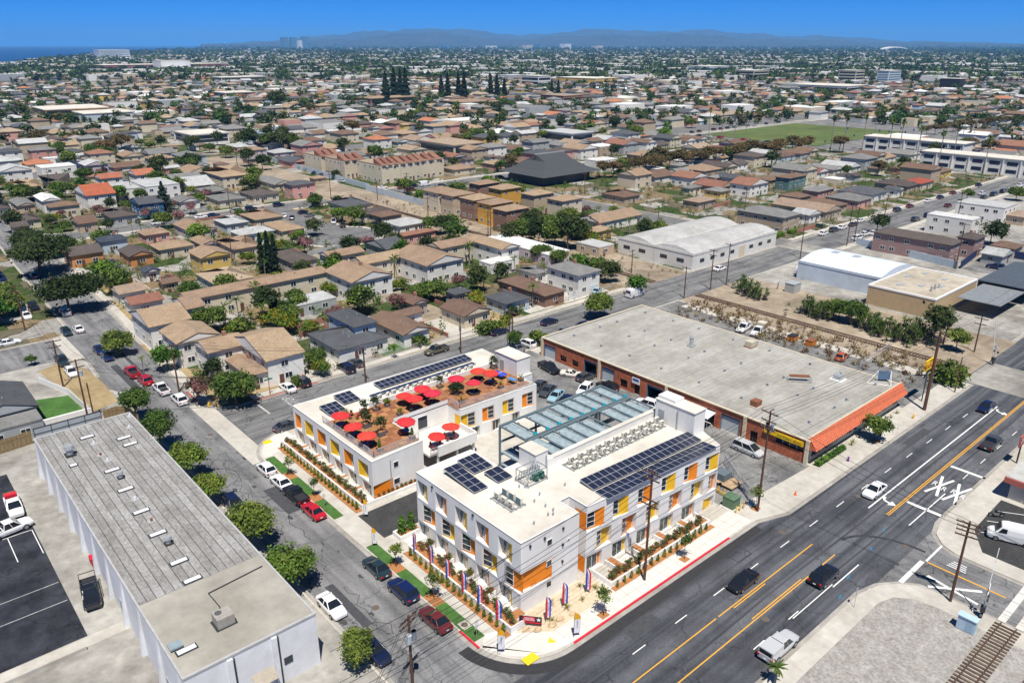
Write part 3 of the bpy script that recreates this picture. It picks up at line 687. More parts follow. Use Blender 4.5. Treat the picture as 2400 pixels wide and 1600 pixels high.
for seg in range(3):
    x0 = 62.2 + 6.3 * seg; pl = MB()
    for y in(59.3,60.0,60.9,61.2):pl.bar((x0,y,zr+0.14),(x0+5.9,y,zr+0.14),0.08,0.1)
    for k in range(7):pl.bar((x0+0.98*k,59.1,zr+0.14),(x0+0.98*k,61.4,zr+0.14),0.08,0.1); pl.box(x0+0.98*k-.05,59.3,zr,x0+0.98*k+.05,59.4,zr+0.1)
    solo('equipment_platform',pl,METAL,(x0,60,zr),'steel platform under the %s group of rooftop air conditioners'%['left','middle','right'][seg],'platform','rooftop equipment platforms')
for k,(dx,dy)in enumerate(((0,0),(0,-1.25),(0,-2.5),(1.3,0),(1.3,-1.25),(1.3,-2.5))):
    put_ac(50.6+dx,60.6+dy,zr+0.2,-pi/2 if k<3 else pi/2,'air conditioner, %s in the cluster of six on the open roof'%nth(k),'cluster of six roof units')
pl = MB()
for k in range(4):pl.bar((50.2+0.7*k,61.4,zr+0.1),(50.2+0.7*k,57.4,zr+0.1),0.1,0.14)
for k in range(4):pl.bar((50.0,57.6+1.2*k,zr+0.12),(52.5,57.6+1.2*k,zr+0.12),0.1,0.14)
solo('equipment_platform',pl,METAL,(51,59,zr),'steel skid under the cluster of six units on the open roof','platform','rooftop equipment platforms')
# pipe rack with water heaters
rk=thing('pipe_rack',(56.6,61.2,zr),'galvanised pipe rack with green pumps in front of the white roof box','pipe rack')
fr = MB()
for x in (55.2, 58.4):
    for y in (60.2, 62.4): fr.bar((x, y, zr), (x, y, zr + 1.7), 0.09, 0.09)
for y in(60.2,62.4):fr.bar((55.2,y,zr+1.7),(58.4,y,zr+1.7),0.09,0.09); fr.bar((55.0,y,zr+0.15),(58.6,y,zr+0.15),0.12,0.12)
for x in(55.2,58.4):fr.bar((x,60.2,zr+1.7),(x,62.4,zr+1.7),0.09,0.09); fr.bar((x,60.0,zr+0.17),(x,62.6,zr+0.17),0.12,0.12)
part('rack_frame', fr, METAL, rk)
GREENM = M('pump_green', (0.05, 0.14, 0.11), 0.5, 0.1, 3)
for x in(56.7,57.6):part('pump',MB().box(x,60.5,zr+0.2,x+0.65,61.4,zr+1.0).cone((x+.32,60.5,zr+0.6),(x+.32,60.3,zr+.6),0.25,0.25,10),GREENM,rk)
pp = MB()
for k in range(7):pp.tube([(55.4+0.45*k,62.2,zr+0.3),(55.4+0.45*k,62.0,zr+1.3),(55.6+0.4*k,61.2,zr+1.5),(55.7+0.35*k,60.8,zr+0.6)],0.07,6)
part('pipe', pp, METAL, rk)
# roof drains and vents
vt=MB(); vt.cone((0,0,0),(0,0,0.35),0.09,0.07,8); vt.cone((0,0,0.35),(0,0,0.45),0.13,0.13,8); vent_me=vt.mesh('roof_vent',GREYM)
for k,(x,y)in enumerate(((53.9,55.7),(54.4,60.9),(54.9,60.4),(52.9,54.2),(53.4,53.9),(54.0,54.5),(53.6,57.3),(58.9,57.5),(55.1,58.0),(50.5,54.0))):
    o=link('roof_vent',vent_me,None,(x,y,zr)); tag(o,'small grey vent pipe on the open white roof, %s counting from the pipe rack'%nth(k),'vent','vent pipes on the white roof')
# roof box, AC wall, stair tower
rb=thing('roof_box',(59.2,63.5,zr),'white cubic plant box at the edge of the white roof','roof box')
part('box_wall',MB().box(58.2,62.1,zr,60.3,65.2,zr+2.55),STUCCO,rb); part('cap',MB().box(58.12,62.02,zr+2.55,60.38,65.28,zr+2.65),ROOFW,rb); part('door',MB().box(59.9,62.06,zr+0.1,60.2,62.1,zr+1.9),GREYM,rb)
aw=thing('screen_wall',(72,62.5,zr),'long low white screen wall behind the row of air conditioners','wall')
part('wall',MB().box(61.4,62.15,zr,82.6,62.75,zr+1.1),STUCCO_N,aw); part('coping',MB().box(61.35,62.1,zr+1.1,82.6,62.8,zr+1.16),ROOFW,aw); part('return_wall',MB().box(60.4,62.16,zr,61.4,64.6,zr+1.1),STUCCO,aw)
st=thing('stair_tower',(82.3,58,0),'tall white stair tower at the east end of the front building','tower')
part('wall',MB().box(81.2,54.9,0.1,83.7,61.6,12.9),STUCCO,st); part('roof',MB().box(81.1,54.8,12.9,83.8,61.7,13.02),ROOFW,st); part('upper_box',MB().box(81.5,58.5,13.02,83.5,61.5,13.5),STUCCO,st)
part('door', MB().box(81.12, 60.0, ZR, 81.2, 61.0, ZR + 2.1), GREYM, st)
part('downpipe', MB().box(81.06, 57.6, ZR, 81.2, 57.75, 12.5), GREYM, st)

# ---------- car stacker between the buildings
sk_=thing('car_stacker',(74.5,70.2,0),'grey steel car stacker frame with parking pallets between the white buildings','car stacker')
STEEL=M('stacker_steel',(0.20,0.26,0.28),0.5,0.1,2,metal=0.3); PAL=M('pallet_galvanised',(0.30,0.37,0.40),0.6,0.25,1.6,metal=0.1); TEAL=M('motor_teal',(0.0,0.32,0.42),0.4,0.0)
X0, X1, Y0, Y1, Y2, Z9 = 63.9, 85.2, 63.9, 70.0, 75.8, 8.9
nb_ = 9; dx = (X1 - X0) / nb_
fr = MB()
for y in (Y0, Y1 - .25, Y1 + .25, Y2):
    for z in (Z9, 6.3, 4.2, 2.2): fr.bar((X0, y, z), (X1, y, z), 0.22, 0.28)
    for k in range(0,nb_+1,3):fr.bar((X0+dx*k,y,0.1),(X0+dx*k,y,Z9),0.26,0.26)
part('frame', fr, STEEL, sk_)
beam = MB()
for k in range(nb_ + 1):
    for ya,yb in((Y0,Y1-.25),(Y1+.25,Y2)):beam.bar((X0+dx*k,ya,Z9-.02),(X0+dx*k,yb,Z9-.02),0.16,0.24)
part('cross_beam', beam, STEEL, sk_)
pal=MB(); pal.box(0,-.2,0,dx-0.3,5.35,0.1); pal.bar((0.05,0,.15),(0.05,5.1,.15),0.08,0.12); pal.bar((dx-.55,0,.15),(dx-.55,5.1,.15),0.08,0.12); pal_me=pal.mesh('pallet',PAL)
mot=MB(); mot.cone((-0.28,0,0),(0.28,0,0),0.2,0.2,10); mot.box(-0.1,-0.22,-0.1,0.1,0.22,0.25); mot_me=mot.mesh('motor',TEAL)
for k in range(nb_):
    for r, y in enumerate((Y0 + 0.4, Y1 + 0.6)):
        if (k, r) in ((5, 0), (1, 1)): zz = 6.5
        else: zz = 8.55 if (k + r) % 4 else 8.35
        p_ = link('pallet', pal_me, sk_, (X0 + dx * k + 0.25 - 74.5, y - 70.2, zz))
        link('motor',mot_me,sk_,(X0+dx*(k+0.86)-74.5,y-70.2-0.15,Z9+0.1))
        if k<3:link('pallet',pal_me,sk_,(X0+dx*k+0.25-74.5,y-70.2,4.4)); link('pallet',pal_me,sk_,(X0+dx*k+0.25-74.5,y-70.2,2.4))
hc = MB()
for k in range(nb_):
    for y in(Y1-1.0,Y2-0.7):hc.tube([(X0+dx*k+0.5,y,Z9-.1),(X0+dx*k+0.6,y-.3,Z9-.5)],0.12,6)
part('hose', hc, M('hose_rust', (0.16, 0.06, 0.05), 0.7, 0.2, 4), sk_)

# ---------- rear building with the roof deck
RB=thing('apartment_building',(47,83.4,0),'white two-storey apartment building with a wooden roof deck and red umbrellas','building')
rpoly=[(47.0,83.4),(56.0,83.9),(56.0,91.6),(66.3,91.6),(66.3,88.3),(82.2,87.7),(82.2,91.6),(84.8,91.6),(85.6,106.6),(47.0,107.3)]
ZB = 6.0
Rw=Face((47.0,83.4),(47.0,107.3),(1,0)); Rs1=Face((47.0,83.4),(56.0,83.9),(0,1)); Rs2=Face((66.3,88.3),(82.2,87.7),(0,1)); Rs3=Face((56.0,91.6),(66.3,91.6),(0,1)); Rx=Face((66.3,88.3),(66.3,91.6),(1,0))
hr, hr2 = [], []
for i in range(6):
    u = 1.1 + 4.05 * i; w = 2.75 if i < 5 else 2.0
    hr.append((u, u + w, 2.4, 5.05, 0.85, 0.06, cols[i % 2], 0.03, 0.45, False))
    hr.append((u-0.6,u+1.9,0.12,2.05,0.08,0.5,cols[(i+1)%2],0.03,0.8,True))
for i, c in enumerate((YELLOW, ORANGE, YELLOW, ORANGE)):
    u = 0.12 + 4.2 * i if i else 0.06
    hr2.append((u,u+(2.9 if i==0 else 2.5),2.35,4.95,0.4,0.08,c,0.5,0.97,False)); hr2.append((u+1.9,u+3.7,0.15,2.1,0.06,0.5,cols[i%2],0.1,0.95,True))if i<3 else None
wl = MB(); facade(wl, Rw, -0.02, ZB, [h[:4] for h in hr]); part('wall', wl, STUCCO, RB)
wl=MB(); facade(wl,Rs1,-0.02,ZB,[(0.05,3.4,0.2,2.15)]); part('wall',wl,STUCCO_N,RB)
wl=MB(); facade(wl,Rs2,-0.02,ZB,[h[:4]for h in hr2]); part('wall',wl,STUCCO_N,RB)
wl = MB()
for i, (a, b) in enumerate(poly_edges(rpoly)):
    if i in (0, 4, 9): continue
    wl.quad((*a,0),(*b,0),(*b,ZB+(0.75 if i==2 else 0)),(*a,ZB+(0.75 if i==2 else 0)))
part('wall', wl, STUCCO, RB)
part('roof', MB().poly([(x, y, ZB - 0.05) for x, y in rpoly]), ROOFW, RB)
cp = MB(); inn = inset(rpoly, 0.16)
for i in range(len(rpoly)):
    j=(i+1)%len(rpoly); cp.quad((*rpoly[i],ZB+0.06),(*rpoly[j],ZB+0.06),(*inn[j],ZB+0.06),(*inn[i],ZB+0.06)); cp.quad((*rpoly[i],ZB-0.1),(*rpoly[j],ZB-0.1),(*rpoly[j],ZB+0.06),(*rpoly[i],ZB+0.06)); cp.quad((*inn[j],ZB-0.05),(*inn[i],ZB-0.05),(*inn[i],ZB+0.06),(*inn[j],ZB+0.06))
part('parapet_cap', cp, MATS['parapet_metal'], RB)
for h in hr: niche(RB, Rw, *h)
for h in hr2: niche(RB, Rs2, *h)
part('colour_panel',MB().quad(Rs1.p(0.05,0.2,0.3),Rs1.p(3.4,0.2,0.02),Rs1.p(3.4,2.15,0.02),Rs1.p(0.05,2.15,0.3)),ORANGE,RB)
flat_window(Rs1, 3.6, 4.5, 3.6, 4.6, RB, 1); flat_window(Rs1, 3.5, 4.6, 0.9, 1.9, RB, 1)
flat_window(Rs3, 4.3, 6.2, 3.2, 5.4, RB, 1); flat_window(Rs3, 1.7, 2.6, 4.2, 5.0, RB, 1)
part('downpipe', MB().box(50.0, 83.44, 0, 50.12, 83.56, 5.2), GREYM, RB)
part('slot_panel',MB().quad(Rx.p(0.05,2.5,-0.02),Rx.p(1.5,2.5,-0.02),Rx.p(1.5,4.9,-0.02),Rx.p(0.05,4.9,-0.02)),YELLOW,RB)
# terrace in the recess
tr=thing('terrace',(61,88,0),'white-walled first-floor terrace in the recess of the rear building','terrace')
part('floor', MB().box(57.2, 84.2, 2.6, 66.2, 91.5, 2.9), CONC_NEW, tr)
part('parapet',MB().box(58.8,84.0,2.2,66.2,84.25,3.9).box(66.0,84.25,2.2,66.25,88.2,3.9),STUCCO_N,tr)
part('support',MB().box(58.9,84.4,0.1,59.2,84.7,2.6).box(62.5,84.4,0.1,62.8,84.7,2.6).box(65.7,84.4,0.1,66.0,84.7,2.6),STUCCO,tr)
# stair tower on the rear roof
st=thing('stair_tower',(83,95,ZB),'white stair tower box on the east end of the roof deck','tower')
part('wall',MB().box(81.7,92.2,ZB-3,84.8,98.0,ZB+3.1),STUCCO,st); part('roof',MB().box(81.6,92.1,ZB+3.1,84.9,98.1,ZB+3.2),ROOFW,st); part('door',MB().box(81.6,95.6,ZB+0.05,81.7,96.6,ZB+2.1),GREYM,st)
# wooden deck
def deck_mat():
    m,nt,b=new_mat('deck_tiles'); N,L=nt.nodes,nt.links; b.inputs['Roughness'].default_value=0.8
    pos = N.new('ShaderNodeNewGeometry').outputs['Position']
    ck=N.new('ShaderNodeTexChecker'); ck.inputs['Scale'].default_value=1.65; L.new(pos,ck.inputs['Vector'])
    ck.inputs['Color1'].default_value=(0.40,0.155,0.05,1); ck.inputs['Color2'].default_value=(0.26,0.10,0.035,1)
    n=N.new('ShaderNodeTexNoise'); n.inputs['Scale'].default_value=2.2; n.inputs['Detail'].default_value=5; L.new(pos,n.inputs['Vector'])
    r=N.new('ShaderNodeValToRGB'); r.color_ramp.elements[0].position=0.3; r.color_ramp.elements[0].color=(0.6,0.6,0.6,1); r.color_ramp.elements[1].position=0.7; r.color_ramp.elements[1].color=(1.35,1.3,1.2,1); L.new(n.outputs['Fac'],r.inputs[0])
    mx=N.new('ShaderNodeMixRGB'); mx.blend_type='MULTIPLY'; mx.inputs[0].default_value=1; L.new(ck.outputs[0],mx.inputs[1]); L.new(r.outputs[0],mx.inputs[2]); L.new(mx.outputs[0],b.inputs['Base Color']); return m
DECK = deck_mat()
zd = ZB + 0.05
part('deck',MB().box(48.1,84.5,zd-0.08,55.7,98.4,zd+0.02).box(55.7,91.9,zd-0.08,66.2,98.4,zd+0.02).box(66.2,88.8,zd-0.08,81.6,98.4,zd+0.02),DECK,RB)
part('deck_wall', MB().box(56.0, 98.5, zd - 0.1, 81.5, 98.75, zd + 0.8), STUCCO, RB)
# loose deck tiles: each 0.6 m tile where it is large enough to see is a piece of the deck
tile_m=[M('deck_tile_a',(0.37,0.175,0.08),0.8,0.25,3,rand=0.18),M('deck_tile_b',(0.275,0.125,0.055),0.8,0.25,3,rand=0.18)]
tm = []
for k in range(2):
    mb = MB()
    for s in range(4):
        a, b = s * 0.30 + 0.01, s * 0.30 + 0.275
        mb.box(*((a,0.01,0,b,1.17,0.02)if k==0 else(0.01,a,0,1.17,b,0.02)),bottom=False)
    tm.append(mb.mesh('deck_tile', tile_m[k]))
for(x0,y0,x1,y1)in((48.1,84.5,55.7,98.4),(55.7,91.9,66.2,98.4),(66.2,88.8,81.6,98.4)):
    ix = 0; x = x0
    while x + 1.19 < x1 + 0.02:
        iy = 0; y = y0
        while y + 1.19 < y1 + 0.02:
            link('deck_tile',tm[(ix+iy)%2],RB,(x-47.0,y-83.4,zd+0.022)); y+=1.19; iy+=1
        x += 1.19; ix += 1
# railings
RAILM = M('railing_grey', (0.55, 0.55, 0.58), 0.5, 0.05, 3, metal=0.3)
def railing(pts, z, label, group, h=1.05, step=1.4):
    t = thing('railing', (*pts[0], z), label, 'railing', group)
    for a, b in zip(pts, pts[1:]):
        a=Vector((*a,z)); b=Vector((*b,z)); L=(b-a).length; n=max(1,round(L/step)); up=Vector((0,0,h))
        tr_=MB(); tr_.bar(a+up,b+up,0.06,0.06); tr_.bar(a+Vector((0,0,0.1)),b+Vector((0,0,0.1)),0.04,0.04); part('rail',tr_,RAILM,t)
        for k in range(n+1):q=a+(b-a)*(k/n); part('post',MB().bar(q,q+up,0.06,0.06),RAILM,t)
        for k in range(n):
            inf = MB()
            for j in range(1,9):q=a+(b-a)*((k+j/9)/n); inf.bar(q+Vector((0,0,0.12)),q+up,0.022,0.022)
            for j in(1,2):zz=Vector((0,0,h*j/3)); inf.bar(a+(b-a)*(k/n)+zz,a+(b-a)*((k+1)/n)+zz,0.02,0.02)
            part('infill', inf, RAILM, t)
    return t
railing([(47.9,98.9),(47.9,84.2),(55.8,84.6)],zd,'grey mesh railing round the deck corner above the side street','deck railings')
railing([(66.5,91.3),(66.5,88.7),(81.8,88.1)],zd,'grey mesh railing along the courtyard side of the deck','deck railings')
railing([(57.4,84.1),(58.8,84.1)],2.9,'short grey railing beside the terrace parapet','deck railings')
railing([(56.2,82.0),(62.5,82.0)],0.15,'grey railing along the driveway ramp','deck railings')
solar_array((61.0,103.2,ZB),19,2,1.03,1.2,radians(6),'long double-row solar array along the back of the rear roof')
solar_array((58.2,101.3,ZB),21,1,1.03,1.2,radians(-8),'long single-row solar array in front of the double row on the rear roof')
solar_array((49.6,99.8,ZB),3,3,1.0,1.15,radians(5),'nine-panel solar array at the street corner of the rear roof')
solar_array((53.3,101.9,ZB),3,3,1.0,1.15,radians(5),'nine-panel solar array next to the street corner one on the rear roof')
for k in range(16):
    x = 57.5 + 1.35 * k
    put_ac(x,99.9+0.25*(k%2),ZB+0.02,0.3*(k%3),'air conditioner, %s from the left on the white strip behind the deck'%nth(k),'air conditioners behind the deck')

# ================================================================== plants
RNG = np.random.default_rng(11)
def leaf_mat(name, col, k=0.35, rand=0.25):
    m, nt, b = new_mat(name); N, L = nt.nodes, nt.links; MATS[name] = m
    b.inputs['Roughness'].default_value=0.6; b.inputs['Specular IOR Level'].default_value=0.25
    tc=N.new('ShaderNodeTexCoord'); n=N.new('ShaderNodeTexNoise'); n.inputs['Scale'].default_value=0.9; n.inputs['Detail'].default_value=5; L.new(tc.outputs['Object'],n.inputs['Vector'])
    r=N.new('ShaderNodeValToRGB'); r.color_ramp.elements[0].position=0.3; r.color_ramp.elements[1].position=0.7
    r.color_ramp.elements[0].color=(*[c*(1-k)for c in col],1); r.color_ramp.elements[1].color=(*[c*(1+k)for c in col],1); L.new(n.outputs['Fac'],r.inputs[0])
    oi = N.new('ShaderNodeObjectInfo'); hs = N.new('ShaderNodeHueSaturation')
    mr=N.new('ShaderNodeMapRange'); mr.inputs['To Min'].default_value=1-rand; mr.inputs['To Max'].default_value=1+rand; L.new(oi.outputs['Random'],mr.inputs[0]); L.new(mr.outputs[0],hs.inputs['Value'])
    mh=N.new('ShaderNodeMath'); mh.operation='MULTIPLY_ADD'; mh.inputs[1].default_value=-0.04; mh.inputs[2].default_value=0.52; L.new(oi.outputs['Random'],mh.inputs[0]); L.new(mh.outputs[0],hs.inputs['Hue'])
    L.new(r.outputs[0], hs.inputs['Color'])
    df=N.new('ShaderNodeBsdfTranslucent'); mix=N.new('ShaderNodeMixShader'); mix.inputs[0].default_value=0.33
    out = [x for x in N if x.type == 'OUTPUT_MATERIAL'][0]
    L.new(hs.outputs[0],b.inputs['Base Color']); L.new(hs.outputs[0],df.inputs['Color']); L.new(b.outputs[0],mix.inputs[1]); L.new(df.outputs[0],mix.inputs[2]); L.new(mix.outputs[0],out.inputs['Surface'])
    return m
LEAF=[leaf_mat('leaf_mid',(0.10,0.16,0.026)),leaf_mat('leaf_light',(0.16,0.22,0.036)),leaf_mat('leaf_dark',(0.05,0.09,0.02))]
LDARK=[leaf_mat('leaf_oak',(0.045,0.072,0.018)),leaf_mat('leaf_oak_light',(0.08,0.105,0.028)),leaf_mat('leaf_oak_deep',(0.026,0.045,0.013))]
LBRIGHT=[leaf_mat('leaf_bright',(0.10,0.20,0.022)),leaf_mat('leaf_bright_b',(0.15,0.26,0.032)),leaf_mat('leaf_bright_c',(0.06,0.13,0.018))]
LBROWN=[leaf_mat('leaf_olive_brown',(0.14,0.105,0.04)),leaf_mat('leaf_olive_b',(0.10,0.09,0.03)),leaf_mat('leaf_olive_c',(0.18,0.12,0.05))]
LPINE=[leaf_mat('needle_dark',(0.014,0.034,0.016)),leaf_mat('needle_mid',(0.022,0.05,0.02)),leaf_mat('needle_deep',(0.009,0.022,0.012))]
LPALM=[leaf_mat('palm_leaf',(0.07,0.12,0.02)),leaf_mat('palm_leaf_b',(0.10,0.15,0.03)),leaf_mat('palm_dead',(0.22,0.15,0.07))]
LYEL=[leaf_mat('leaf_yellowgreen',(0.16,0.22,0.02)),leaf_mat('leaf_yellow',(0.26,0.22,0.02)),leaf_mat('leaf_green_y',(0.08,0.15,0.02))]
LPINK=[leaf_mat('blossom_pink',(0.32,0.14,0.16)),leaf_mat('leaf_mauve',(0.12,0.09,0.06)),leaf_mat('leaf_dull',(0.09,0.10,0.04))]
LROSE=[leaf_mat('rose_leaf',(0.08,0.13,0.03)),leaf_mat('rose_leaf_b',(0.055,0.10,0.025)),leaf_mat('rose_flower',(0.30,0.10,0.06))]
BARK=M('bark',(0.14,0.10,0.07),0.95,0.3,4,coord='obj'); BARK2=M('bark_grey',(0.24,0.21,0.18),0.95,0.3,4,coord='obj')
def quads_mesh(name, C, S, Nrm, idx, mats, aspect=0.6):
    """one quad per leaf: centres C, half sizes S, normals Nrm"""
    n=len(C); t=RNG.normal(size=(n,3)); t-=(t*Nrm).sum(1)[:,None]*Nrm; t/=np.linalg.norm(t,axis=1)[:,None]+1e-9; b=np.cross(Nrm,t)
    t = t * S[:, None]; b = b * (S * aspect)[:, None]
    V=np.stack([C-t-b*0.4,C+b*-1.0,C+t+b*0.4,C+b],1).reshape(-1,3)
    me=bpy.data.meshes.new(name); me.vertices.add(4*n); me.vertices.foreach_set('co',V.ravel().astype(np.float32))
    me.loops.add(4*n); me.loops.foreach_set('vertex_index',np.arange(4*n,dtype=np.int32)); me.polygons.add(n)
    me.polygons.foreach_set('loop_start',np.arange(0,4*n,4,dtype=np.int32)); me.polygons.foreach_set('loop_total',np.full(n,4,dtype=np.int32))
    me.polygons.foreach_set('material_index', np.asarray(idx, dtype=np.int32))
    for m in mats: me.materials.append(m)
    me.update(calc_edges=True); me.validate(); return me
def crown_points(n_clump, per, rx, ry, rz, cz, rc, flat=0.0, hollow=0.55):
    d = RNG.normal(size=(n_clump, 3)); d /= np.linalg.norm(d, axis=1)[:, None]
    d[:,2]=np.where(d[:,2]<-0.45,-d[:,2],d[:,2]); r=hollow+(1-hollow)*RNG.random(n_clump)**0.6
    r *= 0.82 + 0.36 * RNG.random(n_clump)
    cc = d * r[:, None]
    if n_clump >= 40:
        nl=7; lb=RNG.normal(size=(nl,3)); lb/=np.linalg.norm(lb,axis=1)[:,None]; lb[:,2]=np.abs(lb[:,2])*.8-.1; lb*=RNG.uniform(.5,.8,nl)[:,None]; which=RNG.integers(nl,size=n_clump); cc=lb[which]+cc*RNG.uniform(.48,.66,nl)[which][:,None]
    cc = cc * np.array([rx, ry, rz]); cc[:, 2] += cz
    C=np.repeat(cc,per,0)+RNG.normal(size=(n_clump*per,3))*np.array([rc,rc,rc*0.7])
    out=C-np.array([0,0,cz*0.7]); out/=np.linalg.norm(out,axis=1)[:,None]+1e-9
    N=out*0.7+RNG.normal(size=C.shape)*0.7+np.array([0,0,0.45]); N/=np.linalg.norm(N,axis=1)[:,None]
    idx = np.repeat(RNG.choice(3, n_clump, p=[0.5, 0.25, 0.25]), per)
    return C, N, idx
def trunk_mesh(h, r, limbs, spread, mat, seed=0, hz=None):
    rr=random.Random(seed); mb=MB(); top=Vector((rr.uniform(-.1,.1)*h*.3,rr.uniform(-.1,.1)*h*.3,h*0.5))
    mb.cone((0,0,-0.05),tuple(top*0.5),r,r*0.8,7,0,False); mb.cone(tuple(top*0.5),tuple(top),r*0.8,r*0.65,7,0,False)
    for k in range(limbs):
        a=2*pi*(k+rr.random()*0.5)/limbs; m1=top+Vector((cos(a)*spread*0.45,sin(a)*spread*0.45,h*0.18)); e=m1+Vector((cos(a)*spread*0.35,sin(a)*spread*0.35,h*(0.15+0.2*rr.random())))
        mb.cone(tuple(top),tuple(m1),r*0.5,r*0.3,5,0,False); mb.cone(tuple(m1),tuple(e),r*0.3,r*0.1,5,0,False)
    return mb.mesh('trunk', mat)
TPL = {}
def add_tpl(key, trunk, crown): TPL.setdefault(key, []).append((trunk, crown))
def broad(key,mats,h,rx,rz,clumps,per,leaf,rc,n=2,tr=0.18,hollow=0.55,bark=None):
    for v in range(n):
        cz = h - rz * 0.95
        C,N,idx=crown_points(clumps,per,rx,rx*RNG.uniform(0.88,1.1),rz,cz,rc,hollow=hollow)
        S=leaf*RNG.uniform(0.6,1.3,len(C)); add_tpl(key,trunk_mesh(h,tr,5,rx*0.8,bark or BARK,v),quads_mesh('crown',C,S,N,idx,mats))
broad('street', LEAF, 5.2, 2.4, 1.9, 100, 60, 0.2, 0.42, 3)
broad('street_bright',[LEAF[1],LBRIGHT[1],LEAF[0]],5.0,2.4,1.9,95,60,0.2,0.42,2)
broad('oak', LDARK, 8.5, 6.0, 3.6, 190, 46, 0.38, 0.8, 2, 0.4)
broad('fluffy', LEAF, 6.0, 3.3, 2.9, 110, 46, 0.32, 0.55, 2)
broad('mid', LEAF, 6.5, 3.0, 2.6, 60, 26, 0.42, 0.6, 3)
broad('mid_dark', LDARK, 7.0, 3.2, 3.0, 60, 26, 0.42, 0.6, 3)
broad('mid_bright', LBRIGHT, 6.0, 2.8, 2.5, 60, 26, 0.42, 0.6, 2)
broad('brown', LBROWN, 9.0, 4.2, 3.4, 80, 26, 0.5, 0.75, 3, 0.25, 0.3, BARK2)
broad('yellow', LYEL, 3.6, 2.0, 1.6, 46, 28, 0.28, 0.45, 2, 0.1)
broad('pink', LPINK, 4.6, 2.1, 1.7, 60, 34, 0.22, 0.4, 2, 0.12)
broad('young', LEAF, 3.6, 0.85, 1.0, 16, 26, 0.13, 0.22, 2, 0.05, 0.2)
broad('young_lime', LYEL, 3.4, 0.8, 0.95, 18, 26, 0.13, 0.2, 1, 0.05, 0.2)
broad('bush', LEAF, 1.6, 1.2, 0.95, 26, 24, 0.22, 0.3, 3, 0.05)
broad('bush_dark', LDARK, 1.8, 1.3, 1.0, 26, 24, 0.22, 0.3, 2, 0.05)
broad('bush_yellow', LYEL, 1.2, 0.9, 0.7, 20, 22, 0.2, 0.25, 2, 0.04)
broad('rose', LROSE, 0.8, 0.36, 0.36, 11, 14, 0.10, 0.12, 3, 0.03)
broad('deckshrub', LDARK, 1.5, 0.5, 0.75, 16, 22, 0.13, 0.18, 2, 0.04)
def conical(key, mats, h, r, rows, per, leaf, n=2, power=0.9, base=0.06):
    for v in range(n):
        m=rows*per; t=RNG.random(m)**0.8; z=h*(base+(1-base)*t); rad=r*(1-t)**power*RNG.uniform(0.45,1.08,m)*(0.8+0.25*np.sin(t*40+RNG.random(m)))
        a=RNG.random(m)*2*pi; C=np.stack([rad*np.cos(a),rad*np.sin(a),z],1); N=np.stack([np.cos(a),np.sin(a),np.full(m,0.5)],1)+RNG.normal(size=(m,3))*0.5; N/=np.linalg.norm(N,axis=1)[:,None]
        mb=MB(); mb.cone((0,0,-0.05),(0,0,h*0.8),r*0.12,r*0.03,6,0,False)
        add_tpl(key,mb.mesh('trunk',BARK),quads_mesh('crown',C,leaf*RNG.uniform(0.6,1.2,m),N,RNG.choice(3,m,p=[.5,.25,.25]),mats))
conical('cypress', LPINE, 12, 1.5, 40, 40, 0.4, 2, 0.55)
conical('pine', LPINE, 20, 4.2, 50, 50, 0.7, 2, 0.8)
conical('deodar',[leaf_mat('needle_blue',(0.035,0.055,0.045)),LPINE[1],LPINE[0]],12,4.2,44,44,0.45,1,0.9)
conical('upright', LYEL, 1.15, 0.34, 10, 16, 0.11, 2, 0.5)
conical('column', LBRIGHT, 3.2, 0.9, 20, 26, 0.2, 2, 0.45)
def frond(mb, base, az, el, L, w, droop, m=0, seg=5):
    d=Vector((cos(az)*cos(el),sin(az)*cos(el),sin(el))); p=Vector(base); sd=Vector((-sin(az),cos(az),0)); prev=None
    for k in range(seg + 1):
        t=k/seg; ww=w*(0.25+1.5*t)*(1.08-t); c=p.copy(); dz=Vector((0,0,-0.35*ww)); cur=(c+sd*ww+dz,c,c-sd*ww+dz)
        if prev:mb.quad(prev[0],prev[1],cur[1],cur[0],m); mb.quad(prev[1],prev[2],cur[2],cur[1],m)
        prev = cur; p = p + d * (L / seg); d = (d + Vector((0, 0, -droop))).normalized()
def palm(key, h, nf, L, w, droop, el=(0.0, 1.2), tr=0.22, skirt=True, n=2, mats=LPALM):
    for v in range(n):
        mb = MB(); rr = random.Random(v + 5)
        for k in range(nf):frond(mb,(0,0,h),2.4*k+rr.random()*.4,rr.uniform(*el),L*rr.uniform(.8,1.1),w,droop,rr.choice((0,0,1)))
        if skirt:
            for k in range(10):frond(mb,(0,0,h-.1),2.4*k+.3,-0.7-rr.random()*.5,L*0.7,w*0.8,droop*.3,2)
        t=MB(); t.cone((0,0,-.05),(0.1,0.05,h*.5),tr,tr*.85,8,0,False); t.cone((0.1,0.05,h*.5),(0,0,h),tr*.85,tr*.8,8,0,False)
        add_tpl(key, t.mesh('trunk', BARK2), mb.mesh('crown', mats))
palm('fan_palm', 17, 34, 2.3, 0.62, 0.26, (-0.4, 1.3), 0.26)
palm('date_palm', 7, 26, 3.2, 0.36, 0.25, (0.0, 1.2), 0.3)
palm('queen_palm', 6, 18, 2.8, 0.30, 0.33, (0.1, 1.1), 0.16, False)
palm('small_palm', 2.6, 18, 1.5, 0.28, 0.2, (0.0, 1.1), 0.16, False)
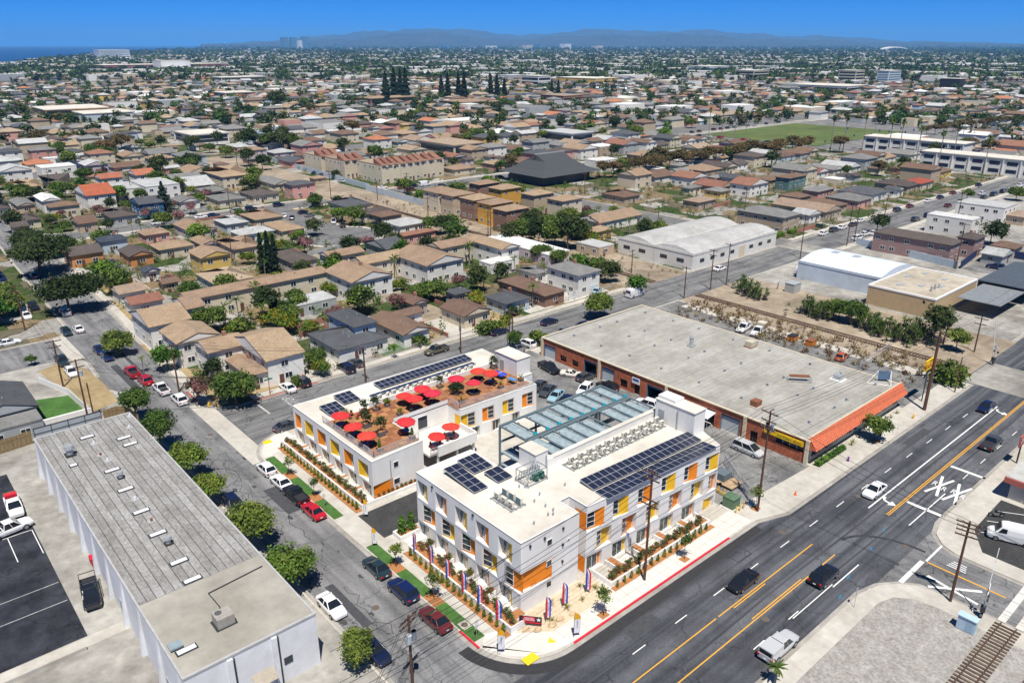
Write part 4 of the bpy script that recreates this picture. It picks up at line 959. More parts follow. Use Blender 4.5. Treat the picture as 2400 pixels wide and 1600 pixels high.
# clump of giant bird-of-paradise / yucca: many short stems with leaf tufts
for v in range(2):
    mb = MB(); tk = MB(); rr = random.Random(v)
    for s in range(34):
        x,y=rr.gauss(0,1.5),rr.gauss(0,1.5); h=rr.uniform(0.8,4.6)*max(0.35,1-math.hypot(x,y)/6); tk.cone((x*.6,y*.6,0),(x,y,h),0.09,0.06,5,0,False)
        for k in range(13):frond(mb,(x,y,h),2.4*k+s,rr.uniform(-0.3,1.2),rr.uniform(.7,1.1),0.16,0.12,rr.choice((0,0,1,1)),2)
    add_tpl('yucca', tk.mesh('trunk', BARK2), mb.mesh('crown', LPALM))
palm('grass_tuft', 0.05, 22, 0.9, 0.05, 0.2, (0.5, 1.4), 0.04, False, 2, LYEL)
def plant(kind,x,y,z,s,label,cat,group=None,name=None,variant=None,rz=None,sz=None):
    v=TPL[kind]; tk,cr=v[variant%len(v)if variant is not None else RNG.integers(len(v))]
    o=link(name or cat.replace(' ','_'),None,None,(x,y,z),rz if rz is not None else RNG.uniform(0,6.28),(s,s,sz or s)); tag(o,label,cat,group)
    link('trunk' if cat not in('shrub','plant','grass')else 'stem',tk,o); link('crown' if cat not in('shrub','plant','grass')else 'foliage',cr,o); return o

# ================================================================== planters, flags, deck furniture, street furniture round the site
PW = STUCCO
def planter(label, walls, soils, floors, org):
    t=thing('planter',org,label,'planter','white planters round the apartment buildings')
    for w in walls: part('wall', MB().box(*w), PW, t)
    for s in soils: part('soil', MB().box(*s), MULCH, t)
    for f in floors: part('patio', MB().box(*f), CONC_NEW, t)
    return t
def terrace_planter(label, x0, x1, y0, y1, fins, h, org):
    xm=x0+1.35; W=[(x0,y0,0,x0+0.2,y1,h),(x0+0.2,y0,0,x1,y0+0.2,h),(x0+0.2,y1-0.2,0,x1,y1,h)]; S=[(x0+0.2,y0+0.2,0,xm,y1-0.2,h-0.15)]; Fl=[]
    prev = y0 + 0.2
    for a, b in fins:
        if a > prev + 0.05: Fl.append((xm, prev, 0, x1, a, 0.22))
        W+=[(xm,a,0,x1-0.15,a+0.15,h+0.05),(xm,b-0.15,0,x1-0.15,b,h+0.05)]; S.append((xm,a+0.15,0,x1-0.02,b-0.15,h-0.1)); prev=b
    if prev < y1 - 0.25: Fl.append((xm, prev, 0, x1, y1 - 0.2, 0.22))
    return planter(label, W, S, Fl, org)
finsF=[(56.3+4.02*i,57.3+4.02*i)for i in range(4)]+[(51.0,52.6)]; finsF.sort()
terrace_planter('long white terraced planter along the side-street face of the front building',44.0,46.88,50.5,70.4,finsF,0.9,(45,60,0))
finsR = [(86.3 + 4.05 * i - 0.2, 87.2 + 4.05 * i) for i in range(5)]; finsR.sort()
terrace_planter('long white terraced planter along the side-street face of the rear building',44.4,46.98,82.3,107.2,finsR,0.75,(45.5,95,0))
planter('low white planter along the driveway side of the rear building',[(47.0,82.3,0,56.5,82.5,0.7)],[(47.0,82.5,0,56.5,83.3,0.55)],[],(51,82.5,0))
planter('white planter beside the driveway mouth at the front building',[(44.3,72.6,0,47.5,72.8,0.7),(44.3,74.2,0,47.5,74.4,0.7),(44.3,72.8,0,44.5,74.2,0.7)],[(44.5,72.8,0,47.5,74.2,0.55)],[(44.6,70.5,0,46.9,72.5,0.2)],(46,73,0))
# boulevard side planter, stepped bays
Wp=[(58.0,48.5,0,77.6,48.7,0.8),(58.0,48.7,0,58.2,52.2,0.8),(77.4,48.7,0,77.6,51.0,0.8)]; Sp=[(58.2,48.7,0,77.4,49.7,0.65)]; Fp=[]
for i in range(4):
    a = 60.6 + 4.32 * i; yb = 52.15 - (a - 57.5) * 0.061
    Wp+=[(a,49.7,0,a+0.15,yb,0.85),(a+1.15,49.7,0,a+1.3,yb,0.85)]; Sp.append((a+0.15,49.7,0,a+1.15,yb,0.7)); Fp.append((a+1.3,49.7,0,a+4.3,yb-0.3,0.2))
planter('long white planter with patios along the boulevard face of the front building',Wp,Sp,Fp,(68,49,0))
def row(kind, pts, label, group, cat='shrub', s=(0.8, 1.15), name='shrub', z=0.17):
    for k,(x,y)in enumerate(pts):plant(kind,x,y,z,RNG.uniform(*s),label+', %s from the near end'%nth(k),cat,group,name)
row('upright',[(43.5,51.2+1.12*k)for k in range(17)],'small lime shrub beside the front planter on the side street','upright shrubs by the front planter')
row('upright',[(43.75,82.6+1.1*k)for k in range(22)],'small lime shrub beside the rear planter on the side street','upright shrubs by the rear planter')
row('upright',[(58.6+1.25*k,48.08)for k in range(15)],'small lime shrub in the boulevard mulch strip','upright shrubs along the boulevard')
row('rose',[(44.8+0.25*((k*7)%3),51.2+0.72*k)for k in range(26)],'small rose bush in the long planter of the front building','rose bushes in the front planter',z=0.74,name='rose_bush')
row('rose',[(45.1+0.2*((k*5)%3),82.9+0.78*k)for k in range(31)],'small rose bush in the long planter of the rear building','rose bushes in the rear planter',z=0.58,name='rose_bush')
row('rose',[(45.9+0.35*(k%2),56.6+4.02*(k//2))for k in range(8)],'rose bush on a planter finger between front patios','rose bushes between front patios',z=0.78,name='rose_bush')
row('rose',[(58.6+0.8*k,49.1+0.2*(k%3))for k in range(23)],'rose bush in the long planter along the boulevard','rose bushes in the boulevard planter',s=(.9,1.3),z=0.63,name='rose_bush')
row('rose',[(47.6+0.75*k,82.9)for k in range(12)],'rose bush in the low planter along the driveway','rose bushes along the driveway',s=(0.5,0.8),z=0.53,name='rose_bush')
for k,(x,y)in enumerate(((45.2,73.5),(46.6,73.5))):plant('column',x,y,0.5,0.85,'bright green columnar shrub in the planter by the driveway, %s one'%('outer','inner')[k],'shrub','columnar shrubs by the driveway','columnar_shrub')
row('grass_tuft',[(49.8,50.6),(51.5,49.4),(52.6,50.9),(53.8,49.2),(55.2,51.0),(56.4,49.6),(48.6,48.9),(50.6,51.2)],'small desert plant in the corner bed','desert plants in the corner bed',s=(0.5,0.9),name='desert_plant')
ROCK = M('boulder', (0.50, 0.38, 0.24), 0.9, 0.2, 2)
for k,(x,y,s)in enumerate(((45.6,49.9,0.5),(46.6,49.0,0.55),(48.3,48.5,0.6),(49.6,48.6,0.55),(51.3,48.3,0.5))):
    mb = MB(); n1 = 7; rr = random.Random(k); ring = []
    for lv,(zz,r)in enumerate(((0.1,1.0),(0.45,0.95),(0.72,0.6))):ring.append([(x+s*r*rr.uniform(.8,1.2)*cos(2*pi*i/n1),y+s*.75*r*rr.uniform(.8,1.2)*sin(2*pi*i/n1),zz*s+0.1)for i in range(n1)])
    for a, b in zip(ring, ring[1:]):
        for i in range(n1): mb.quad(a[i], a[(i+1) % n1], b[(i+1) % n1], b[i])
    mb.poly(ring[-1]); solo('boulder',mb,ROCK,(x,y,0.15),'tan boulder in the corner bed, %s from the grand opening sign'%nth(k),'boulder','boulders in the corner bed')
# street trees (young, staked)
for k,(x,y,kd)in enumerate(((40.95,97.2,'young'),(40.95,89.3,'young'),(41.0,68.5,'young_lime'),(41.0,60.6,'young'))):
    plant(kd,x,y,0.15,1.0 if k>1 else 0.85,'staked young tree in the %s mulch square from the boulevard on the side street'%nth(3-k),'tree','young street trees','young_tree')
for k, (x, y) in enumerate(((53.8, 45.95), (68.9, 46.15), (85.5, 46.6))):
    tag(link('mulch_square',MB().box(x-.6,y-.5,0.13,x+.6,y+.5,0.152).mesh('mulch_square',MULCH)),kind='structure')
    plant('young',x,y,0.15,1.0,'staked young tree on the boulevard pavement, %s'%('nearest the street corner','beyond the tall utility pole','beside the transformer box')[k],'tree','young boulevard trees','young_tree')
tag(link('mulch_square',MB().box(116.6,44.1,0.13,118,45.3,0.152).mesh('mulch_square',MULCH)),kind='structure')
plant('mid',117.4,44.9,0.15,0.62,'round green pavement tree in front of the orange tiled canopy','tree',None,'street_tree')
# flags
FRED=M('flag_red',(0.62,0.02,0.05),0.7,0.0); FBLU=M('flag_blue',(0.03,0.06,0.42),0.7,0.0); FWHT=M('flag_white',(0.78,0.78,0.80),0.7,0.0); FYEL=M('flag_gold',(0.78,0.40,0.02),0.7,0.05,5)
def feather(x, y, az, label, group, mats, h=3.2, w=0.62, txt='GRAND\nOPENING', z=0.15):
    t = thing('feather_flag', (x, y, z), label, 'flag', group, az)
    link('pole',MB().cone((0,0,0),(0,0,h*0.82),0.03,0.02,6).cone((0,0,h*.82),(0.16,0,h),0.02,0.012,6).mesh('pole',DARKM),t)
    n = 10; nm = len(mats) if len(mats) == 3 else 1
    def xr(zz): return w * (1 - max(0, (zz - h * 0.8) / (h * 0.2)) ** 2 * 0.75)
    if len(mats) == 3:
        for j in range(3):
            mb = MB()
            for k in range(n):
                za = h * (0.16 + 0.84 * k / n); zb = h * (0.16 + 0.84 * (k + 1) / n)
                xa0,xa1=0.03+xr(za)*j/3,0.03+xr(za)*(j+1)/3; xb0,xb1=0.03+xr(zb)*j/3,0.03+xr(zb)*(j+1)/3
                if j == 0: xb0 = xa0 = 0.03
                mb.poly([(xa0,0.012,za),(xa1,0.012,za),(xb1,0.012,zb),(xb0,0.012,zb)]); mb.poly([(xa0,-0.012,za),(xb0,-0.012,zb),(xb1,-0.012,zb),(xa1,-0.012,za)])
            link('cloth', mb.mesh('cloth', mats[j]), t)
    else:
        for j, (a, b) in enumerate(((0.16, 0.72), (0.72, 1.0))):
            mb = MB()
            for k in range(6):
                za = h * (a + (b - a) * k / 6); zb = h * (a + (b - a) * (k + 1) / 6)
                mb.poly([(0.03,0.012,za),(0.03+xr(za),0.012,za),(0.03+xr(zb),0.012,zb),(0.03,0.012,zb)]); mb.poly([(0.03,-0.012,za),(0.03,-0.012,zb),(0.03+xr(zb),-0.012,zb),(0.03+xr(za),-0.012,za)])
            link('cloth', mb.mesh('cloth', mats[j]), t)
    s = 'GRAND OPENING' if txt.startswith('GRAND') else txt
    o=text('lettering','\n'.join(s.replace(' ','')),0.19,NAVY if len(mats)==2 else FBLU,t,(w*0.52,-0.02,h*0.52),(pi/2,0,0),line=0.78)
    o2=text('lettering','\n'.join(s.replace(' ','')),0.19,NAVY if len(mats)==2 else FBLU,t,(w*0.52,0.02,h*0.52),(pi/2,0,pi),line=0.78)
    return t
RWB = [FRED, FWHT, FBLU]
AZF = radians(-41)
for k,y in enumerate((68.8,65.3,62.0,58.9,56.0,52.7)):feather(43.75,y,AZF+(.95,.85,.7,.45,.3,.1)[k],'red white and blue feather flag, %s from the street corner along the side street'%nth(5-k),'grand opening feather flags',RWB if k%2 else RWB[::-1],3.4,.56)
for k,(x,y)in enumerate(((48.1,49.4),(51.2,49.9),(55.0,49.9))):feather(x,y,AZF+0.3-.3*k,'red white and blue feather flag in the corner bed, %s from the grand opening sign'%nth(k),'grand opening feather flags',RWB if k!=2 else RWB[::-1],3.4,.6)
feather(41.1,49.3,AZF,'white and gold feather flag standing on the curved corner pavement','gold-topped flags',[FWHT,FYEL],3.2,0.7,'NOW OPEN')
feather(48.8,45.7,AZF+.2,'white and gold feather flag by the red kerb of the boulevard','gold-topped flags',[FWHT,FYEL],3.2,0.7,'NOW OPEN')
feather(43.6,80.4,AZF,'white and gold feather flag beside the driveway at the rear planter','gold-topped flags',[FWHT,FYEL],2.8,0.5,'NOW OPEN')
feather(41.0,74.0,AZF,'white and gold feather flag on the kerb lawn south of the driveway','gold-topped flags',[FWHT,FYEL],2.8,0.5,'NOW OPEN')
# grand opening sign
q=Vector((46.4,50.2)); gs=thing('banner_sign',(46.4,50.0,0.15),'black and red grand opening banner on a low frame at the building corner','sign',None,AZF-0.15)
BLK = M('banner_black', (0.02, 0.02, 0.022), 0.6, 0.0)
link('board',MB().box(-1.25,-0.03,0.35,1.25,0.03,1.35).mesh('board',BLK),gs); link('red_field',MB().box(-0.85,-0.04,0.72,0.5,-0.031,1.3).box(-1.25,-0.04,0.45,1.25,-0.031,0.62).mesh('red_field',FRED),gs)
for s in(-1,1):link('leg',MB().box(s*1.15-.04,-0.05,0,s*1.15+.04,0.05,0.4).mesh('leg',DARKM),gs)
text('lettering','GRAND\nOPENING',0.30,FWHT,gs,(-0.17,-0.045,1.0),(pi/2,0,0),line=0.8)
st_=MB(); cxs=[(0.9+(0.30 if i%2==0 else 0.12)*sin(2*pi*i/10),-0.045,1.0+(0.30 if i%2==0 else 0.12)*cos(2*pi*i/10))for i in range(10)]; st_.poly(cxs); link('star',st_.mesh('star',FWHT),gs)
# --- umbrellas on the deck
UMR = M('umbrella_red', (0.58, 0.03, 0.035), 0.8, 0.12, 1.2, rand=.12)
mb = MB(); n = 8; R_, H0 = 1.42, 2.05
for i in range(n):
    a,b=2*pi*i/n,2*pi*(i+1)/n; A=(R_*cos(a),R_*sin(a),H0); B=(R_*cos(b),R_*sin(b),H0); mid=((A[0]+B[0])*.5*1.0,(A[1]+B[1])*.5*1.0,H0+.06); T=(0,0,H0+0.62)
    h1=tuple(x*.5 for x in A[:2])+(H0+.36,); h2=tuple(x*.5 for x in B[:2])+(H0+.36,)
    mb.quad(A,mid,h2,h1); mb.poly([mid,B,h2]); mb.poly([h1,h2,T]); mb.quad(A,(A[0],A[1],H0-.12),(mid[0],mid[1],H0-.08),mid); mb.quad(mid,(mid[0],mid[1],H0-.08),(B[0],B[1],H0-.12),B)
um_c=mb.mesh('canopy',UMR); um_p=MB().cone((0,0,0),(0,0,H0+.6),0.03,0.03,7).cone((0,0,H0+.6),(0,0,H0+.75),0.04,0.01,7).mesh('pole',M('umbrella_pole',(0.55,0.5,0.45),0.4,0.0)); um_b=MB().cone((0,0,0),(0,0,0.1),0.32,0.28,12).mesh('base',DARKM)
UMB=[(48.9,95.2),(49.0,91.3),(48.8,87.3),(55.2,87.0),(60.6,95.5),(60.7,92.9),(64.1,95.6),(64.1,92.6),(70.7,95.2),(75.4,95.1),(71.5,91.4),(76.1,92.5)]
ULAB=['red umbrella at the street rail, furthest back','red umbrella at the street rail, middle of three','red umbrella at the street rail, nearest the deck corner','red umbrella alone at the inner corner of the front deck','red umbrella in the middle group, back left','red umbrella in the middle group, front left','red umbrella in the middle group, back right','red umbrella in the middle group, front right','red umbrella by the deck wall before the stair tower group','red umbrella by the deck wall near the stair tower','red umbrella by the courtyard railing','red umbrella beside the table tennis table']
TBL=M('table_blue',(0.02,0.16,0.38),0.4,0.0); CHR=M('chair_dark',(0.06,0.035,0.03),0.6,0.1,4); CHRED=M('chair_red',(0.28,0.04,0.03),0.6,0.1,4); CUSH=M('sofa_charcoal',(0.05,0.05,0.055),0.8,0.1,4)
tt=MB(); tt.cone((0,0,0.68),(0,0,0.73),0.5,0.5,18); tt_me=tt.mesh('table_top',TBL); tl=MB(); tl.cone((0,0,0),(0,0,.68),.05,.05,8); tl.cone((0,0,0),(0,0,.04),.25,.25,10); tl_me=tl.mesh('pedestal',DARKM)
def chair_parts(m):return(MB().box(-.22,-.22,.40,.22,.22,.46).mesh('seat',m),MB().box(-.22,.19,.46,.22,.24,.88).mesh('backrest',m),MB().box(-.02,-.02,0,.02,.02,.4).mesh('leg',DARKM))
CP = {0: chair_parts(CHR), 1: chair_parts(CHRED)}
def put_chair(x, y, z, rz, k, label, group):
    t=thing('chair',(x,y,z),label,'chair',group,rz); s,b,l=CP[k]; link('seat',s,t); link('backrest',b,t)
    for sx in (-.19, .19):
        for sy in (-.19, .19): link('leg', l, t, (sx, sy, 0))
def put_umbrella(x, y, z, label, zt=0):
    t=thing('umbrella',(x,y,z),label,'umbrella','red deck umbrellas',RNG.uniform(0,.8)); c_=link('canopy',um_c,t,(0,0,RNG.uniform(-.15,.1))); c_.rotation_euler=(RNG.uniform(-.07,.07),RNG.uniform(-.07,.07),0); c_.scale=(RNG.uniform(.93,1.05),)*2+(RNG.uniform(.85,1.05),); link('pole',um_p,t); link('base',um_b,t)
zdk = zd + 0.045
for k, (x, y) in enumerate(UMB):
    put_umbrella(x, y, zdk, ULAB[k])
    short = ULAB[k].replace('red umbrella', '').strip()
    if k in (0, 1, 2, 3, 11):
        t=thing('table',(x,y-0.02,zdk),'round blue table under the red umbrella '+short,'table','blue deck tables'); link('table_top',tt_me,t); link('pedestal',tl_me,t)
        for j in range(3 if k!=11 else 2):a=2.1*j+k; put_chair(x+.85*cos(a),y+.85*sin(a),zdk,a-pi/2,1 if k==3 else 0,'%s dark chair at the blue table '%nth(j)+short[:60],'deck chairs %d'%k)
    else:
        t=thing('lounge_sofa',(x,y,zdk),'charcoal lounge seat under the red umbrella '+short,'sofa','deck lounge seats',0.6*k)
        link('seat',MB().box(-.8,-.4,.1,.8,.4,.42).mesh('seat',CUSH),t); link('backrest',MB().box(-.8,.3,.42,.8,.45,.8).mesh('backrest',CUSH),t)
        for s in(-1,1):link('armrest',MB().box(s*.8-.08,-.4,.3,s*.8+.08,.4,.6).mesh('armrest',CUSH),t)
put_umbrella(62.8,86.4,2.9,'red umbrella standing on the lower terrace, nearer the glass door'); put_umbrella(59.4,85.4,2.9,'red umbrella standing on the lower terrace, partly behind the parapet')
for k,(x,y,u)in enumerate(((62.8,86.4,'nearer the glass door'),(59.4,85.4,'behind the parapet'))):
    t=thing('table',(x,y,2.9),'round dark table on the lower terrace '+u,'table','terrace tables'); link('table_top',tt_me,t); link('pedestal',tl_me,t)
    for j in range(4):a=pi/2*j+.4; put_chair(x+.85*cos(a),y+.85*sin(a),2.9,a-pi/2,1,'%s red chair at the terrace table '%nth(j)+u,'terrace chairs %d'%k)
for j in range(4):a=pi/2*j; put_chair(52.3+.8*cos(a),96.9+.8*sin(a),zdk,a-pi/2,1,'%s red chair in the open group near the solar panels'%nth(j),'open deck chairs')
t=thing('table_tennis_table',(79.2,94.0,zdk),'blue table tennis table on the deck by the stair tower','table',None,0.1)
link('table_top',MB().box(-.76,-1.37,.72,.76,1.37,.76).mesh('table_top',M('tt_blue',(0.02,0.06,0.45),0.4,0.0)),t); link('white_line',MB().box(-.01,-1.37,.762,.01,1.37,.764).mesh('white_line',FWHT),t); link('net',MB().box(-.8,-.01,.76,.8,.01,.9).mesh('net',FWHT),t)
for sx in (-.6, .6):
    for sy in(-1.1,1.1):link('leg',MB().box(sx-.03,sy-.03,0,sx+.03,sy+.03,.72).mesh('leg',DARKM),t)
t=thing('games_table',(79.2,90.6,zdk),'small light blue games table by the courtyard railing','table',None,0.1)
link('table_top',MB().box(-.4,-.8,.7,.4,.8,.85).mesh('table_top',M('games_blue',(0.08,0.25,0.5),0.5,0.0)),t)
for sx in (-.35, .35):
    for sy in(-.7,.7):link('leg',MB().box(sx-.03,sy-.03,0,sx+.03,sy+.03,.7).mesh('leg',DARKM),t)
PLG = M('planter_grey', (0.12, 0.12, 0.12), 0.8, 0.1, 3)
px_me=MB().box(-.55,-.55,0,.55,.55,.8).mesh('box',PLG); ps_me=MB().box(-.5,-.5,.8,.5,.5,.806).mesh('soil',MULCH)
DP=[(52.0,93.0,'deckshrub',1.6),(56.0,96.9,'deckshrub',1.4),(52.2,89.2,'deckshrub',1.7),(54.4,97.6,'deckshrub',1.3),(58.3,97.0,'bush_yellow',.7),(68.8,97.2,'deckshrub',1.2),(69.4,93.4,'bush_dark',.9),(49.6,85.4,'column',.5),(55.1,85.3,'column',.5),(50.6,97.9,'grass_tuft',1.4),(51.6,98.0,'grass_tuft',1.4),(68.0,90.2,'grass_tuft',1.5),(76.4,90.3,'grass_tuft',1.5),(81.0,90.4,'grass_tuft',1.4),(58.0,93.0,'bush_yellow',.5),(80.9,97.6,'deckshrub',1.4)]
for k, (x, y, kd, s) in enumerate(DP):
    lab='dark grey square planter on the deck, %s counting from the street end'%nth(k)
    t=thing('deck_planter',(x,y,zdk),lab,'planter','deck planters'); f=1.0 if k in(0,2)else 0.7
    b = link('box', px_me, t, scale=(f, f, f)); link('soil', ps_me, t, scale=(f, f, f))
    plant(kd,x,y,zdk+.8*f,s*.8,'green plant growing in deck planter, %s from the street end'%nth(k),'plant','deck planter plants','potted_plant')
# transformer box, bollards, hydrant, cone
GRB=M('utility_green',(0.10,0.17,0.10),0.6,0.1,2); YB=M('bollard_yellow',(0.72,0.42,0.03),0.6,0.1,4)
t=thing('transformer_box',(83.5,49.2,0.15),'green pad-mounted transformer box at the east end of the front building','transformer'); part('cabinet',MB().box(82.5,48.3,0.25,84.2,50.0,1.75),GRB,t); part('lid',MB().box(82.45,48.2,1.75,84.25,50.05,1.85),GRB,t); part('pad',MB().box(82.2,48.0,0.1,84.5,50.3,0.25),CONC_NEW,t)
bm = MB().cone((0, 0, 0), (0, 0, 1.1), .09, .09, 8).mesh('post', YB)
for k in range(9):
    o=link('bollard',bm,None,((84.9,51.6)[0]+0.05*k,51.3+1.0*k,0.15)if k<6 else(82.4+.9*(k-6),47.7,0.15)); tag(o,'yellow steel bollard beside the transformer box, %s in order'%nth(k),'bollard','yellow bollards')
t=thing('barrier_rail',(85.3,54,.15),'low yellow barrier rail on the lot beside the transformer','barrier')
part('rail',MB().bar((84.6,50.8,.7),(85.8,57.5,.7),.1,.1).bar((84.6,50.8,.4),(85.8,57.5,.4),.1,.1),YB,t)
PUR = M('hydrant_purple', (0.20, 0.03, 0.28), 0.5, 0.0)
def hydrant(x, y, m, label):
    t=thing('fire_hydrant',(x,y,.15),label,'hydrant'); part('barrel',MB().cone((x,y,.15),(x,y,.75),.14,.14,10).cone((x,y,.15),(x,y,.22),.2,.2,10),m,t); part('bonnet',MB().cone((x,y,.75),(x,y,.92),.17,.06,10),m,t); part('outlet',MB().cone((x-.25,y,.55),(x+.25,y,.55),.08,.08,8),m,t)
hydrant(107.7,44.5,PUR,'purple fire hydrant on the pavement by the hedge'); hydrant(130.2,44.2,YB,'yellow fire hydrant on the pavement before the big pole'); hydrant(40.9,128.6,YB,'yellow fire hydrant on the corner by the pink tree')
t=thing('traffic_cone',(92.8,44.8,.15),'orange traffic cone on the boulevard pavement','cone'); CO=M('cone_orange',(0.7,.15,.03),.6,0); part('cone',MB().cone((92.8,44.8,.18),(92.8,44.8,.85),.18,.03,10),CO,t); part('foot',MB().box(92.6,44.6,.15,93,45,.18),CO,t)
def street_sign(x, y, h, col, w, hh, label, cat='sign'):
    t=thing('street_sign',(x,y,.15),label,cat); part('post',MB().cone((x,y,.15),(x,y,h),.035,.035,6),METAL,t); part('plate',MB().box(x-w/2,y-.03,h-hh,x+w/2,y-.01,h),col,t)
SGW = M('sign_white', (.7, .7, .7), .5, 0); SGG = M('sign_green', (.02, .22, .18), .5, 0)
street_sign(40.8,52.5,2.6,SGW,.5,1.1,'white parking sign on a post in the last kerb lawn'); street_sign(40.7,86.0,2.4,SGW,.45,.6,'white parking sign on a post beside the red car')
t=thing('street_sign',(51.2,126.1,.15),'green street name sign on a red post at the cross-street corner','sign'); part('post',MB().cone((51.2,126.1,.1),(51.2,126.1,3.2),.07,.06,7),RED,t); part('name_plate',MB().box(50.4,126.08,3.0,52.0,126.12,3.3),SGG,t); part('name_plate',MB().box(51.18,125.4,3.35,51.22,126.9,3.6),SGG,t)

# ================================================================== brick building
def brick_mat():
    m,nt,b=new_mat('red_brick'); N,L=nt.nodes,nt.links; b.inputs['Roughness'].default_value=0.9; MATS['red_brick']=m
    pos=N.new('ShaderNodeNewGeometry').outputs['Position']; mp=N.new('ShaderNodeMapping'); mp.inputs['Rotation'].default_value=(0,pi/2,pi/2); L.new(pos,mp.inputs[0])
    sx=N.new('ShaderNodeSeparateXYZ'); L.new(pos,sx.inputs[0]); ad=N.new('ShaderNodeMath'); L.new(sx.outputs['X'],ad.inputs[0]); L.new(sx.outputs['Y'],ad.inputs[1]); cb=N.new('ShaderNodeCombineXYZ'); L.new(ad.outputs[0],cb.inputs['X']); L.new(sx.outputs['Z'],cb.inputs['Y'])
    br=N.new('ShaderNodeTexBrick'); br.inputs['Scale'].default_value=1.0; br.inputs['Brick Width'].default_value=0.42; br.inputs['Row Height'].default_value=0.16; br.inputs['Mortar Size'].default_value=0.018
    br.inputs['Color1'].default_value=(0.50,0.115,0.04,1); br.inputs['Color2'].default_value=(0.40,0.09,0.035,1); br.inputs['Mortar'].default_value=(0.30,0.17,0.11,1); L.new(cb.outputs[0],br.inputs['Vector'])
    n=N.new('ShaderNodeTexNoise'); n.inputs['Scale'].default_value=1.2; n.inputs['Detail'].default_value=5; L.new(pos,n.inputs['Vector']); r=N.new('ShaderNodeValToRGB'); r.color_ramp.elements[0].position=.3; r.color_ramp.elements[0].color=(.7,.7,.7,1); r.color_ramp.elements[1].position=.7; r.color_ramp.elements[1].color=(1.2,1.15,1.1,1); L.new(n.outputs['Fac'],r.inputs[0])
    mx=N.new('ShaderNodeMixRGB'); mx.blend_type='MULTIPLY'; mx.inputs[0].default_value=1; L.new(br.outputs['Color'],mx.inputs[1]); L.new(r.outputs[0],mx.inputs[2]); L.new(mx.outputs[0],b.inputs['Base Color']); return m
BRICK = brick_mat()
ROOFG=M('roofing_pale_grey',(0.2,0.2,0.19),0.95,0.14,0.8,stretch=(0.25,1.6,1),dirt=0.25)
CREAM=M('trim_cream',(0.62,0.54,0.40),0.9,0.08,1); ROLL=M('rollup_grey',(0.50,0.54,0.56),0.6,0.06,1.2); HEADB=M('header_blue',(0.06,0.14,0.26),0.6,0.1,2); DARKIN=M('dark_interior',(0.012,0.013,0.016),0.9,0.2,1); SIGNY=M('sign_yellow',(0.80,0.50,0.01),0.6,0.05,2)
BB=thing('brick_building',(101.8,48.3,0),'red brick workshop building with a large pale flat roof and roll-up doors','building')
HB = 4.1; Bf = Face((101.8, 48.3), (101.8, 106.9), (1, 0))
ops=[(103.1,106.4,0.1,3.0,'roll'),(100.0,101.8,0.9,2.0,'win'),(96.7,98.4,0.9,2.0,'win'),(91.9,95.2,0.1,3.05,'open'),(87.3,90.5,0.1,3.1,'roll'),(84.1,85.9,0.7,2.1,'win'),(81.1,82.4,0.1,2.1,'door'),(75.9,79.5,0.1,3.1,'open'),(71.4,74.5,0.1,3.1,'roll'),(65.0,68.0,0.1,3.0,'open'),(60.1,63.7,0.1,3.15,'roll'),(56.8,58.2,0.1,2.2,'door'),(48.95,53.8,1.9,2.75,'strip')]
holes = [(a - 48.3, b - 48.3, z0, z1) for a, b, z0, z1, k in ops]
wl = MB(); facade(wl, Bf, 0, HB, holes); part('wall', wl, BRICK, BB)
part('wall',MB().quad((101.8,48.3,0),(133.2,48.3,0),(133.2,48.3,HB),(101.8,48.3,HB)).quad((133.2,48.3,0),(133.2,106.9,0),(133.2,106.9,HB),(133.2,48.3,HB)),CREAM,BB)
part('wall',MB().quad((133.2,106.9,0),(101.8,106.9,0),(101.8,106.9,HB),(133.2,106.9,HB)),BRICK,BB)
rib = MB()
for k in range(12): rib.box(-0.02, 0, k / 12 + .01, 0.0, 1, (k + .8) / 12)
